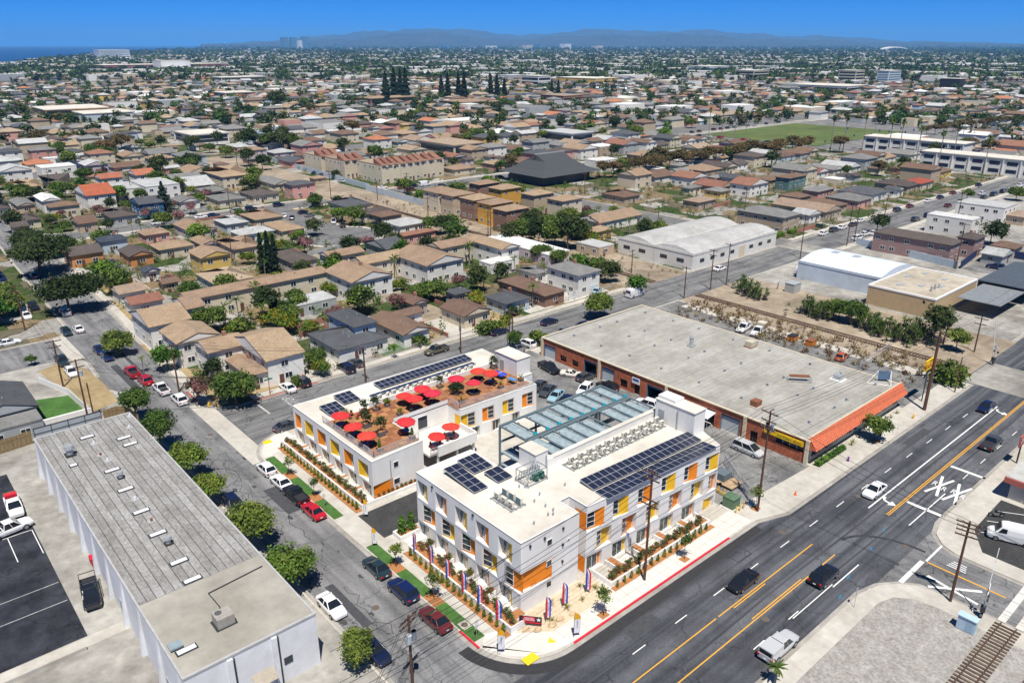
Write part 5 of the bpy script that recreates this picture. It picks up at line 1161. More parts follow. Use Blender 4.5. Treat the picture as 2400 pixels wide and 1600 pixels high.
for a, b, z0, z1, k in ops:
    F_ = Bf; u0, u1 = a - 48.3, b - 48.3; rv = MB(); d = 0.35
    for(p,q)in(((u0,z0),(u0,z1)),((u0,z1),(u1,z1)),((u1,z1),(u1,z0))):rv.quad(F_.p(*p),F_.p(*q),F_.p(*q,d),F_.p(*p,d))
    nm={'roll':'rollup_door','win':'window','open':'open_bay','door':'door','strip':'window'}[k]
    o = part(nm, rv, HEADB if k in ('roll', 'open') else BRICK, BB)
    if k == 'roll':
        s = MB()
        for j in range(14):zz=z0+(z1-z0-.45)*j/14; F_.box(s,u0,u1,zz,zz+(z1-z0-.45)/14*.86,d-.08,d)
        part('curtain',s,ROLL,o); s=MB(); F_.box(s,u0,u1,z1-.45,z1,d-.2,d); part('header',s,HEADB,o)
    elif k == 'open':
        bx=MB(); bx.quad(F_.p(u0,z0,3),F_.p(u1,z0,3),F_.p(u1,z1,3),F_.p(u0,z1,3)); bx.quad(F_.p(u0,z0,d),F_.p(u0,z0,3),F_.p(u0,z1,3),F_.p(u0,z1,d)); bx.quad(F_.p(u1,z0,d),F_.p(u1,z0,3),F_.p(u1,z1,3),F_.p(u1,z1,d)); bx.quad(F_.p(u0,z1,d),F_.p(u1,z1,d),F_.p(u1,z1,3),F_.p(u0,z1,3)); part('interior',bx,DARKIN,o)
        s = MB(); F_.box(s, u0, u1, z1 - .5, z1, d - .15, d); part('header', s, HEADB, o)
    else:
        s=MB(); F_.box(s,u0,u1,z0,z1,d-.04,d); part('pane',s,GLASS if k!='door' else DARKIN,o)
        fr = MB(); n_ = 3 if k != 'strip' else 4
        for j in range(n_+1):uu=u0+(u1-u0-.06)*j/n_; F_.box(fr,uu,uu+.06,z0,z1,d-.09,d-.04)
        F_.box(fr,u0,u1,z1-.06,z1,d-.1,d-.04); part('window_frame',fr,M('frame_brown',(0.12,0.07,0.05),.7,0)if k!='strip' else FRAME,o)
for y in(106.95,91.1,75.1,59.2,48.35):part('pilaster',MB().box(101.55,y-.28,0,101.8-.002,y+.28,HB+.02),CREAM,BB)
part('cornice',MB().box(101.6,48.0,HB,101.95,107.2,HB+.18).box(101.95,106.9,HB,133.4,107.2,HB+.18).box(133.1,48.3,HB,133.4,106.9,HB+.18),CREAM,BB)
part('roof',MB().quad((101.95,48.3,HB+.1),(133.1,48.3,HB+.1),(133.1,106.9,HB+.1),(101.95,106.9,HB+.1)),ROOFG,BB)
strip_m=[M('roll_roofing_%d'%k,(0.37+.01*k,0.36+.01*k,0.325+.01*k),.95,.12,1.1,stretch=(.7,1.0,1),detail=8,dirt=.3)for k in range(3)]
sh=[MB().box(0,0.015,0,31.1,0.985,0.02,bottom=False).mesh('roofing_strip',strip_m[k])for k in range(3)]
for k in range(58):link('roofing_strip',sh[random.randrange(3)],BB,(101.97-101.8,48.35+1.0*k-48.3,HB+.102+.004*(k%2)))
# tiled mansard along the boulevard
TILE = M('roof_tile_orange', (0.52, 0.135, 0.065), .85, .15, 1.5)
for r in range(6):
    t0, t1 = r / 6, (r + 1) / 6; mb = MB()
    for k in range(62):
        x=101.9+k*0.508; ya,za=47.0+1.25*t0,2.75+1.75*t0; yb,zb=47.0+1.25*t1+.03,2.75+1.75*t1+.02
        for (xa, xb, h) in ((0, .25, .09), (.25, .508, 0)):
            mb.quad((x+xa,ya-.03,za+h),(x+xb,ya-.03,za+.09-h),(x+xb,yb,zb-.03+.09-h),(x+xa,yb,zb-.03+h))
    o = part('tile_course', mb, TILE, BB); o['kind'] = 'stuff'
part('mansard_end',MB().poly([(101.88,47.0,2.75),(101.88,48.3,2.75),(101.88,48.3,4.55)]).poly([(133.42,48.3,2.75),(133.42,47.0,2.75),(133.42,48.3,4.55)]),TILE,BB)
part('mansard_back', MB().box(101.8, 48.3, HB + .1, 133.4, 48.5, 4.6), CREAM, BB)
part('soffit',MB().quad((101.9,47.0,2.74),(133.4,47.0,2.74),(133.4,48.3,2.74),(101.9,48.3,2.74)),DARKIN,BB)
Sf = Face((101.8, 48.28), (133.2, 48.28), (0, 1))
for k in range(9):flat_window(Sf,1.2+3.4*k,4.0+3.4*k,0.8,2.5,BB,1,GLASS,-.02)
yp=thing('shop_sign',(101.4,52,2.9),'long yellow shop sign above the brick front near the boulevard','sign')
part('board', MB().box(101.45, 48.95, 2.95, 101.6, 55.6, 3.75), SIGNY, yp)
GRN=M('sign_ink_green',(0.05,0.22,0.03),.7,0); INK=M('sign_ink_red',(0.35,.08,.01),.7,0)
text('lettering','Auto Repair',0.46,GRN,yp,(101.43-101.4,52.2-52,.42),(pi/2,0,-pi/2)); text('lettering','SMOG CHECK\nBRAKES TIRES',0.2,INK,yp,(.03,-2.1,.42),(pi/2,0,-pi/2)); text('lettering','OPEN\nDAILY',0.24,INK,yp,(.03,2.7,.42),(pi/2,0,-pi/2))
ws=thing('shop_sign',(101.5,82,2.3),'white and blue shop sign over the brick building door','sign'); part('board',MB().box(101.5,81.0,2.35,101.6,82.8,3.45),SGW,ws); part('blue_band',MB().box(101.47,81.2,2.9,101.5,82.6,3.3),M('sign_blue',(.03,.08,.35),.6,0),ws)
cn=thing('canopy',(100.6,66.5,0),'white awning over an open bay of the brick building','awning'); part('sheet',MB().poly([(99.2,64.6,2.5),(101.55,64.6,2.9),(101.55,68.4,2.9),(99.2,68.4,2.5)]).poly([(99.2,64.6,2.46),(99.2,68.4,2.46),(101.55,68.4,2.86),(101.55,64.6,2.86)]),M('awning_white',(.6,.64,.7),.7,.05,1),cn); part('post',MB().cone((99.3,64.7,.1),(99.3,64.7,2.5),.04,.04,6),METAL,cn); part('post',MB().cone((99.3,68.3,.1),(99.3,68.3,2.5),.04,.04,6),METAL,cn)
# roof equipment on the brick building
zb_ = HB + .12
gv=MB(); gv.cone((0,0,0),(0,0,.35),.16,.12,8); gv.box(-.2,-.2,.35,.2,.2,.5); gv.box(-.12,-.5,.0,.12,-.2,.12); gv_me=gv.mesh('roof_vent',GREYM)
k = 0
for x in (107, 115, 120, 129.5):
    for y in (103, 95.4, 88.5, 80.3, 72, 63.4, 57.6, 51.3):
        o=link('roof_vent',gv_me,None,(x+random.uniform(-.3,.3),y+random.uniform(-.2,.2),zb_),random.random()*6); tag(o,'small vent on the pale brick-building roof, %s row from boulevard, %s column from workshop front'%(nth([51.3,57.6,63.4,72,80.3,88.5,95.4,103].index(y)),nth([107,115,120,129.5].index(x))),'vent','vents on the pale roof')
RUST=M('rust',(0.22,0.09,0.05),.9,.3,3); ALB=M('duct_steel',(.45,.47,.48),.45,.1,2,metal=.4)
t=thing('roof_duct',(120.4,83.8,zb_),'tall round steel exhaust stack in the middle of the pale roof','exhaust'); part('stack',MB().cone((120.4,83.8,zb_),(120.4,83.8,zb_+1.9),.38,.38,12),ALB,t); part('base',MB().box(119.8,83.2,zb_,121,84.4,zb_+.35),ALB,t); part('cowl',MB().cone((120.4,83.8,zb_+1.9),(120.4,83.8,zb_+2.15),.5,.4,12),ALB,t)
t=thing('roof_unit',(129.3,76,zb_),'beige air conditioning unit with duct near the far roof edge','air conditioner'); part('case',MB().box(128.3,75.3,zb_+.15,130.1,76.8,zb_+1.2),M('case_beige',(.5,.45,.34),.7,.1,2),t); part('duct',MB().box(130.1,75.6,zb_+.1,131.3,76.5,zb_+.7),ALB,t); part('skid',MB().box(128.1,75.2,zb_,130.3,76.9,zb_+.15),RUST,t)
t=thing('roof_unit',(121.2,61.2,zb_),'rusty evaporative cooler frame on the pale roof','cooler'); part('frame',MB().bar((119.8,62.6,zb_+.3),(122.4,59.6,zb_+.3),.1,.1).bar((119.2,62,zb_+.3),(121.8,59,zb_+.3),.1,.1).bar((119.8,62.6,zb_),(119.8,62.6,zb_+.9),.1,.1).bar((122.4,59.6,zb_),(122.4,59.6,zb_+.9),.1,.1).bar((119.2,62,zb_),(119.2,62,zb_+.9),.1,.1).bar((121.8,59,zb_),(121.8,59,zb_+.9),.1,.1),ALB,t); part('trough',MB().bar((119.9,62.2,zb_+1.0),(122.2,59.7,zb_+1.0),.7,.25),RUST,t)
t=thing('roof_unit',(106.1,60.2,zb_),'rusty slatted roof cooler near the workshop front edge','cooler'); part('case',MB().box(105.4,59.6,zb_+.2,106.9,60.9,zb_+1.15),RUST,t); part('pad',MB().box(105.2,59.4,zb_,107.1,61.1,zb_+.2),M('pad_pale',(.5,.45,.4),.9,.1,2),t)
t=thing('roof_unit',(126.8,56.6,zb_),'grey boxed roof ventilator on a white kerb','ventilator'); part('case',MB().box(126.1,55.9,zb_+.2,127.5,57.3,zb_+.95),ALB,t); part('kerb',MB().box(125.7,55.5,zb_,127.9,57.7,zb_+.2),FRAME,t)
t=thing('roof_sign_frame',(132.0,51.0,zb_),'blue panel on a white steel frame at the roof corner','sign frame'); part('panel',MB().bar((131.4,51.8,zb_+1.2),(132.8,50.2,zb_+1.2),.06,1.6),M('panel_slate_blue',(.10,.17,.26),.6,.1,2),t); part('strut',MB().tube([(129.5,52.6,zb_),(131.4,51.8,zb_+2.0)],.06).tube([(131.2,49.2,zb_),(132.8,50.2,zb_+2)],.06).tube([(129.5,52.6,zb_),(131.2,49.2,zb_)],.06).tube([(131.4,51.8,zb_),(131.4,51.8,zb_+2)],.06).tube([(132.8,50.2,zb_),(132.8,50.2,zb_+2)],.06),FRAME,t)
def hedge(x0, y0, x1, y1, z, h, label, group, mats=None, dens=60, leaf=.14):
    n=int(max(60,dens*((x1-x0)*(y1-y0)+h*(x1-x0+y1-y0)))); C=np.stack([RNG.uniform(0,x1-x0,n),RNG.uniform(0,y1-y0,n),RNG.uniform(0.1,h,n)],1)
    # push most leaves to the surface
    s=RNG.random(n); C[:,2]=np.where(s<.55,h*RNG.uniform(.9,1.06,n),C[:,2]); sy=RNG.random(n); C[:,1]=np.where((s>=.55)&(sy<.6),RNG.uniform(-.05,.1,n),C[:,1]); C[:,0]=np.where((s>=.55)&(sy>=.6),RNG.uniform(-.05,.1,n),C[:,0])
    N=RNG.normal(size=(n,3))*.6+np.array([-.2,-.3,.7]); N/=np.linalg.norm(N,axis=1)[:,None]
    o=link('hedge',quads_mesh('hedge',C,leaf*RNG.uniform(.6,1.3,n),N,RNG.choice(3,n),mats or LBRIGHT),None,(x0,y0,z)); tag(o,label,'hedge',group)
    link('stems',MB().box(.12,.12,0,x1-x0-.12,y1-y0-.12,h*.85).mesh('stems',LPINE[0]),o); return o
hedge(102.6,46.4,106.6,47.3,.13,.8,'clipped green hedge at the tiled canopy, piece nearer the corner','hedges by the tiled canopy'); hedge(106.9,46.4,110.9,47.3,.13,.75,'clipped green hedge at the tiled canopy, piece further along','hedges by the tiled canopy')
row('grass_tuft',[(113.0,46.6),(114.2,46.9),(121.5,46.9),(124.5,47.0),(127.4,46.8),(129.9,46.9)],'dry tuft under the tiled canopy','dry tufts under the canopy',s=(.7,1.1),name='dry_tuft')

# ================================================================== left warehouse
LWB=thing('warehouse',(13.2,60.4,0),'long white warehouse with a striped grey roof along the side street','building')
HL = 6.35; WBLUE = M('painted_block_white', (0.72, 0.735, 0.765), .85, .06, .9, dirt=.16)
part('wall',MB().quad((13.2,60.4,0),(26.4,60.4,0),(26.4,60.4,HL),(13.2,60.4,HL)),WBLUE,LWB); part('wall',MB().quad((13.2,60.4,0),(13.2,121.2,0),(13.2,121.2,HL),(13.2,60.4,HL)),WBLUE,LWB); part('wall',MB().quad((26.4,60.4,0),(26.4,121.2,0),(26.4,121.2,HL),(26.4,60.4,HL)).quad((13.2,121.2,0),(26.4,121.2,0),(26.4,121.2,HL),(13.2,121.2,HL)),WBLUE,LWB)
part('roof',MB().quad((13.2,73.4,HL-.03),(26.4,73.4,HL-.03),(26.4,121.2,HL-.03),(13.2,121.2,HL-.03)),TAR,LWB)
stm=[M('asphalt_roll_%d'%k,(0.285+.025*k,0.28+.025*k,0.27+.025*k),.95,.34,3.0,stretch=(1,.55,1),detail=10,dirt=.3)for k in range(3)]
ss_=[MB().box(0.03,0,0,0.90,47.7,0.03,bottom=False).mesh('roofing_strip',stm[k])for k in range(3)]
for k in range(14):link('roofing_strip',ss_[random.randrange(3)],LWB,(0.05+.937*k,73.45-60.4,HL-.02+.006*(k%2)))
part('flat_roof',MB().quad((13.35,60.6,HL+.02),(26.25,60.6,HL+.02),(26.25,73.4,HL+.02),(13.35,73.4,HL+.02)),M('cement_roof',(.37,.35,.305),.95,.15,.35,dirt=.35),LWB)
part('parapet',MB().box(13.15,60.35,HL-.1,26.45,60.6,HL+.14).box(13.15,60.6,HL-.1,13.35,121.2,HL+.1).box(26.25,60.6,HL-.1,26.45,121.2,HL+.1).box(13.35,120.95,HL-.1,26.25,121.25,HL+.1),M('parapet_grey',(.40,.40,.40),.9,.15,1),LWB)
for k in range(11):part('buttress',MB().poly([(13.2-.55,61.5+5.9*k,0),(13.198,61.5+5.9*k,0),(13.198,61.5+5.9*k,HL-.3)]).poly([(13.2-.55,62.1+5.9*k,0),(13.198,62.1+5.9*k,HL-.3),(13.198,62.1+5.9*k,0)]).quad((12.65,61.5+5.9*k,0),(13.198,61.5+5.9*k,HL-.3),(13.198,62.1+5.9*k,HL-.3),(12.65,62.1+5.9*k,0)),WBLUE,LWB)
for x in(17.2,21.6):part('pilaster',MB().box(x,60.15,0,x+.5,60.398,HL-.2),WBLUE,LWB); part('downpipe',MB().box(x+.62,60.3,0,x+.72,60.396,HL-.3),DARKM,LWB)
part('window',MB().box(22.6,60.33,2.2,23.5,60.398,3.0),GLASS,LWB); part('awning',MB().poly([(19.2,60.39,2.9),(21.4,60.39,2.9),(21.4,59.0,2.4),(19.2,59.0,2.4)]),M('awning_tan',(.34,.30,.24),.9,.15,2),LWB)
for y in(65.5,80.8,103):part('side_door',MB().box(13.12,y,0,13.198,y+1.2,2.2),GREYM,LWB)
SKY_ = M('skylight_white', (.74, .75, .77), .4, .05, 2); zl = HL + .03
for k,(x,y)in enumerate(((19.2,116.5),(23.2,112.7),(23.3,110.1),(15.6,108.9),(19.2,104.0),(19.1,97.7),(19.0,91.1),(19.0,85.0),(19.0,78.0),(19.0,73.9),(14.8,63.9))):
    t=thing('skylight',(x,y,zl),'white flat skylight on the left warehouse roof, %s from the far end'%nth(k),'skylight','warehouse skylights'); w=1.0 if k!=3 else.55
    part('kerb',MB().box(x-w,y-.42,zl-.05,x+w,y+.42,zl+.09),DARKM,t); part('pane',MB().box(x-w+.14,y-.3,zl+.09,x+w-.14,y+.3,zl+.13),SKY_,t)
def turbine(x, y, z, s, label, m=ALB):
    t=thing('roof_ventilator',(x,y,z),label,'ventilator','warehouse roof ventilators'); part('base',MB().box(x-.5*s,y-.5*s,z,x+.5*s,y+.5*s,z+.2*s),DARKM,t); part('stack',MB().cone((x,y,z+.2*s),(x,y,z+.8*s),.36*s,.36*s,10),m,t); part('head',MB().cone((x,y,z+.8*s),(x,y,z+1.2*s),.52*s,.45*s,12),m,t)
for k,(x,y,s,l)in enumerate(((16.0,112.3,1.3,'large twin-stage steel roof ventilator at the far end of the left warehouse'),(19.5,101.2,.85,'round steel ventilator between skylights, further one on the left warehouse'),(19.3,82.2,.85,'round steel ventilator between skylights, nearer one on the left warehouse'))):turbine(x,y,zl,s,l)
for k,(x,y)in enumerate(((19.4,113.7),(19.2,109.5),(19.5,107.2),(19.3,94.5),(19.3,88.2),(24.8,115.7),(26.0,119.6))):
    t=thing('roof_vent',(x,y,zl),'small square-based roof vent on the left warehouse, %s from the far end'%nth(k),'vent','warehouse small vents'); part('flashing',MB().box(x-.45,y-.4,zl-.02,x+.45,y+.4,zl+.05),M('flashing',(.36,.36,.36),.8,.1,3),t); part('pipe',MB().cone((x,y,zl),(x,y,zl+.4),.16,.14,8),RUST if k in(1,4)else SKY_,t)
t=thing('roof_unit',(18.9,65.2,zl),'square grey air conditioning unit on the cement roof of the left warehouse','air conditioner'); part('case',MB().box(18.1,64.4,zl+.1,19.8,66.0,zl+1.2),M('case_grey',(.32,.30,.27),.7,.15,2),t); part('fan',MB().cone((18.6,65.5,zl+1.2),(18.6,65.5,zl+1.25),.35,.35,14),AC_FAN,t); part('skid',MB().box(17.9,64.3,zl,20,66.1,zl+.1),DARKM,t)
t=thing('roof_hatch',(13.9,64.9,zl),'low blue-grey roof hatch at the corner of the cement roof','hatch'); part('lid',MB().box(13.5,64.4,zl+.2,14.7,65.4,zl+.4),M('hatch_blue',(.25,.31,.34),.6,.1,2),t); part('kerb',MB().box(13.6,64.5,zl,14.6,65.3,zl+.2),DARKM,t)
pp=MB().tube([(25.6,71.1,zl+.12),(19.4,70.5,zl+.12),(19.5,67.7,zl+.12),(19.0,66.2,zl+.3)],.05,6)
solo('roof_pipe',pp,DARKM,(22,70,zl),'thin dark gas pipe running over the cement roof to the unit','pipe')
# yard west of the warehouse
struct('car_park',MB().poly([(-30,80.6,0.14),(9.2,80.6,0.14),(9.2,125.4,0.14),(-30,125.4,0.14)]),A_BLACK)
cpk = bpy.data.objects['car_park']; ORG['car_park'] = (0, 0, 0)
for y in (88.4, 92.6): mark(-25, y, 9.0, y + .1, WORN_LINE, cpk, .146)
for x in (0.2, 3.2, 6.2, 9.0): mark(x - .1, 100.2, x, 106.9, WHITE_LINE, cpk, .146)
mark(-8, 106.8, 9.0, 106.9, WHITE_LINE, cpk, .146)
struct('yard_strip',MB().quad((-20,78.8,.146),(13,78.8,.146),(13,80.5,.146),(-20,80.5,.146)),CONC)
t=thing('wheel_stop_wall',(3,78.6,.1),'low concrete wall between the sealed car park and the near yard','wall'); part('wall',MB().box(-20,78.3,.1,8.6,78.6,.6),CONC,t)
t=thing('fire_hose_cabinet',(12.6,92.6,0),'red fire connection on the side wall of the left warehouse','fire cabinet'); part('cabinet',MB().box(12.7,92.1,.9,13.1,93.3,1.8),RED,t); part('pipe',MB().cone((12.9,92.7,.1),(12.9,92.7,.9),.08,.08,8),RED,t)
# fences and sliding gate north of the warehouse
CHAIN=M('gate_sheet_grey',(.36,.40,.44),.6,.08,1.5,metal=.2); WOODF=M('fence_wood',(.25,.18,.09),.9,.25,2,stretch=(3,3,.4))
g=thing('sliding_gate',(19.5,134.3,.1),'grey sheeted sliding gate in a dark frame behind the left warehouse','gate')
for i in range(4):
    for j in range(2):part('panel',MB().box(14.9+2.5*i,134.2,.3+1.0*j,17.3+2.5*i,134.25,1.25+1.0*j),CHAIN,g)
fr = MB()
for i in range(5):fr.bar((14.85+2.5*i,134.2,.2),(14.85+2.5*i,134.2,2.35),.1,.1)
for z in (.25, 1.28, 2.3): fr.bar((14.8, 134.2, z), (24.9, 134.2, z), .1, .1)
part('gate_frame', fr, DARKM, g)
def board_fence(pts, h, label, m, group, w=.55, z=.1):
    t = thing('fence', (*pts[0], z), label, 'fence', group)
    for a, b in zip(pts, pts[1:]):
        a = Vector(a); b = Vector(b); L = (b - a).length; n = max(1, int(L / w))
        for k in range(n):
            p=a+(b-a)*(k/n); q=a+(b-a)*((k+.94)/n); hh=h*random.uniform(.97,1.03)
            part('board',MB().bar((p.x,p.y,z+hh/2),(q.x,q.y,z+hh/2),.06,hh),m,t)
        rl=MB(); rl.bar((a.x,a.y,z+h*.75),(b.x,b.y,z+h*.75),.12,.1); part('rail',rl,m,t)
    return t
board_fence([(9.5,133.0),(14.4,133.6)],2.3,'weathered wooden fence left of the sliding gate',WOODF,'wooden yard fences'); board_fence([(25.2,134.2),(27.6,134.3),(28.8,132.5),(29.2,128.5)],2.2,'weathered wooden fence round the rubbish corner by the pole',WOODF,'wooden yard fences')
PILE = MB(); rr = random.Random(3)
for k in range(26):x,y=27.3+rr.gauss(0,.7),131+rr.gauss(0,1.0); PILE.bar((x,y,.2+rr.random()*.5),(x+rr.gauss(0,.7),y+rr.gauss(0,.7),.3+rr.random()*.6),.25,.2,rr.randrange(2))
o=solo('debris_pile',PILE,[M('debris_tan',(.45,.28,.13),.9,.3,4),RUST],(27.3,131,.1),'heap of tan and brown debris behind the wooden fence','debris'); o['kind']='stuff'
for k in range(3):
    x=13.0+1.1*k; t=thing('wheelie_bin',(x,137.0,.1),'%s wheelie bin against the grey house wall'%('green','grey','blue')[k],'bin','bins by the grey house'); part('bin_body',MB().box(x-.3,136.7,.1,x+.3,137.3,1.0),(M('bin_green',(.02,.06,.04),.5,0),M('bin_grey',(.1,.1,.11),.5,0),M('bin_blue',(.02,.05,.15),.5,0))[k],t); part('lid',MB().box(x-.33,136.66,1.0,x+.33,137.34,1.1),GREYM,t)

# ================================================================== utility poles and wires
POLE=M('pole_wood',(0.11,0.055,0.035),.9,.25,1.5,stretch=(4,4,.5)); INS=M('insulator',(.30,.31,.33),.4,.1,3); CAN=M('transformer_can',(.40,.45,.50),.5,.1,2)
def height_at(px, py, ty):
    b = P(px, py); lo, hi = 0.0, 40.0
    for _ in range(40):
        m = (lo + hi) / 2
        if project((b.x, b.y, m))[1] > ty: lo = m
        else: hi = m
    return b, lo
POLES = {}
def pole(key, b, h, arms, az, label, cans=0, r=.17, lean=(0, 0)):
    t=thing('utility_pole',(b[0],b[1],0.0),label,'utility pole','wooden utility poles',az)
    link('shaft',MB().cone((0,0,-.05),(lean[0],lean[1],h),r,r*.68,9).mesh('shaft',POLE),t); tips=[]
    for i, zz in enumerate(arms):
        w = 1.3 if i == 0 else 1.15; off = .14
        c=link('crossarm',MB().box(-w,off-.06,zz-.07,w,off+.06,zz+.07).mesh('crossarm',POLE),t,(lean[0]*zz/h,lean[1]*zz/h,0))
        im = MB()
        for xx in(-w*.92,-w*.45,w*.45,w*.92):im.cone((xx,off,zz+.07),(xx,off,zz+.28),.05,.035,6)
        link('insulator', im.mesh('insulator', INS), c)
        for xx in(-w*.92,-w*.45,w*.45,w*.92):tips.append(Vector((b[0],b[1],0))+Vector((cos(az)*xx-sin(az)*off,sin(az)*xx+cos(az)*off,zz+.27)))
    for k in range(cans):
        link('transformer_can',MB().cone((.35-.7*(k%2),-.25,h-3.0),(.35-.7*(k%2),-.25,h-2.0),.26,.26,10).mesh('transformer_can',CAN),t)
    POLES[key] = tips; return t
def pp_(px, py, ty): b, h = height_at(px, py, ty); return (b.x, b.y), h
WB = pi / 2; YA = 0.0
b,h=pp_(1510,1360,1100); pole('front',b,h,[h-.4,h-1.2,h-3.9,h-4.6],WB+.06,'tall brown utility pole on the boulevard pavement in front of the white building')
b,h=pp_(1775,1198.6,962); pole('lot',b,h,[h-.3,h-1.5,h-2.6],WB-.1,'brown utility pole with transformers beside the yellow shop sign',3)
b,h=pp_(2165.7,962,775); pole('big',b,h,[h-.5,h-1.6],WB,'thick brown utility pole beside the yellow pole sign',0,.3)
b,h=pp_(2237,920,837); pole('thin',b,h,[],WB,'slim brown pole on the pavement by the green bush',0,.12)
b,h=pp_(2226.5,1410,1222); pole('south',b,h,[h-.2,h-.7,h-1.2,h-1.8],WB+.2,'dark utility pole on the gravel corner south of the boulevard')
b=(31.6,51.2); pole('corner',b,9.2,[8.7,8.1],0.3,'brown utility pole with transformers at the bottom edge of the side street',3)
b,h=pp_(149,908,797); pole('w1',b,h,[h-.3,h-1.4],0,'brown utility pole in the dry verge opposite the blue pickup')
b,h=pp_(209,992,842); pole('w2',b,h,[h-.3,h-1.5],0.1,'tall brown utility pole by the wooden fence behind the left warehouse',1)
b,h=pp_(222,985,897); pole('w2b',b,h,[],0,'short bare pole standing beside the tall one at the wooden fence',0,.14)
b,h=pp_(59.5,776,668); pole('w3',b,h,[h-.2,h-1.6],0,'utility pole left of the side street by the lime tree')
b,h=pp_(420,918.5,808); pole('e1',b,h,[h-.3],0,'utility pole between the red jeep and the pink-flowered tree')
b,h=pp_(857,895.7,812); pole('c1',b,h,[h-.3,h-1.1],pi/2,'utility pole on the cross street before the parked dark van')
b,h=pp_(1080,827,745); pole('c2',b,h,[],pi/2,'utility pole on the cross street behind the camouflage pickup',1)
b,h=pp_(1194,813,730); pole('c3',b,h,[],pi/2,'left one of twin poles on the cross street by the pale young tree',0,.15)
b,h=pp_(1201,814,728); pole('c4',b,h,[h-.4],pi/2,'right one of twin poles on the cross street by the pale young tree')
FARP = [(1664.6, 679, 584, 'before the long white warehouse, left of two'), (1702, 667, 570, 'before the long white warehouse, right of two'), (1875, 606, 502, 'at the junction left of the blue-white shed'), (1984, 577, 470, 'behind the blue-white shed, left of a pair'), (2001, 570, 485, 'behind the blue-white shed, right of a pair'), (1603, 699, 624, 'at the level crossing of the cross street'), (1741, 533, 441, 'behind the long white warehouse'), (2239, 631, 522, 'at the end of the grey fence before the brown apartments'), (2283, 825, 742, 'by the dirt lot at the scrapyard'), (2243, 517, 450, 'by the pavement east of the brown apartments'), (2072, 513, 455, 'on the verge before the white flat building'),
    (1004, 519, 462, 'in the dry rail corridor below the town houses'), (1144, 555, 495, 'in the rail corridor by the long fence, left'), (1150, 557, 497, 'in the rail corridor by the long fence, right'), (776, 468, 400, 'at the street beside the pink house'), (885, 470, 425, 'at the rail crossing near the town houses'), (955, 455, 405, 'on the street before the tile-roofed flats'), (250, 536, 478, 'on the street before the tall conifer'), (545, 613, 555, 'in the back yards by the cypress trees'), (580, 600, 550, 'behind the yellow house'), (540, 500, 440, 'on the street before the grey houses'), (310, 462, 400, 'behind the white red-roofed house'), (120, 450, 395, 'among the houses at the left edge'), (1370, 455, 405, 'beside the dark pagoda roof'), (1480, 640, 585, 'in the dry lot by the small palms'), (1330, 610, 560, 'behind the grey two-storey house')]
for k, (x, y, ty, l) in enumerate(FARP):
    b,h=pp_(x,y,ty); pole('f%d'%k,b,min(h,15),[min(h,15)-.4]if k%2 else[min(h,15)-.4,min(h,15)-1.6],0 if k>10 else pi/2,'utility pole '+l,0,.16)
WIRE = M('wire_black', (.02, .02, .022), .6, 0)
wn = [0]
def wire(a, b, sag, r=.022, label='thin dark overhead wire', group='overhead wires'):
    a=Vector(a); b=Vector(b); n=12; pts=[a+(b-a)*(k/n)-Vector((0,0,sag*4*(k/n)*(1-k/n)))for k in range(n+1)]
    mb=MB().tube([tuple(p)for p in pts],r,4); o=link('overhead_wire',mb.mesh('overhead_wire',WIRE,tuple(a)),None,tuple(a)); tag(o,label,'wire',group)
def spans(k1, k2, idx, sag, where, far=None):
    for j, i in enumerate(idx):
        a=POLES[k1][i]; b=POLES[k2][i%len(POLES[k2])]if far is None else Vector(far)+(POLES[k1][i]-POLES[k1][0])
        wire(a,b,sag,label='dark overhead wire %s, %s of the bundle'%(where,nth(j)),group='wires '+where)
spans('front','lot',(0,1,2,3,8,9,11),.7,'between the front pole and the lot pole')
spans('lot', 'big', (0, 1, 2, 3, 5), .9, 'between the lot pole and the thick pole')
spans('front',None,(0,1,3,8,9,10,11),1.2,'running from the front pole toward the bottom edge',(22,45.6,13.0))
spans('south',None,(0,1,3),.8,'from the gravel-corner pole along the south street',(84.0,-30,10))
for j,i in enumerate((1,5,9)):wire(POLES['lot'][i%len(POLES['lot'])],POLES['south'][i],.8,label='dark wire crossing the boulevard to the gravel corner, %s'%nth(j),group='wires over the boulevard')
spans('w1','w2',(0,1,3),.5,'between the two poles left of the side street'); spans('w3','w1',(0,1,3),.6,'along the left of the side street')
for j in range(4):wire(POLES['w2'][4+j%4],P(480+5*j,885,7),.6,label='service wire crossing the side street, %s from above'%nth(j),group='service wires over the side street')
spans('corner',None,(0,1,2,3),.6,'at the bottom-edge pole toward the front building',(46.9,53.5,7.5)); spans('corner',None,(4,5,7),.5,'at the bottom-edge pole leaving the picture',(15,40,8))
for a, b_ in (('c1', 'e1'),): spans(a, b_, (0, 1, 3), .7, 'along the cross street')
for a,b_ in((0,1),(1,2),(2,3),(11,12),(14,15)):spans('f%d'%a,'f%d'%b_,(0,1,3),.8,'of far span %s'%nth(a))
spans('big',None,(0,1,3),.9,'from the thick pole along the boulevard',(200,44.5,14))

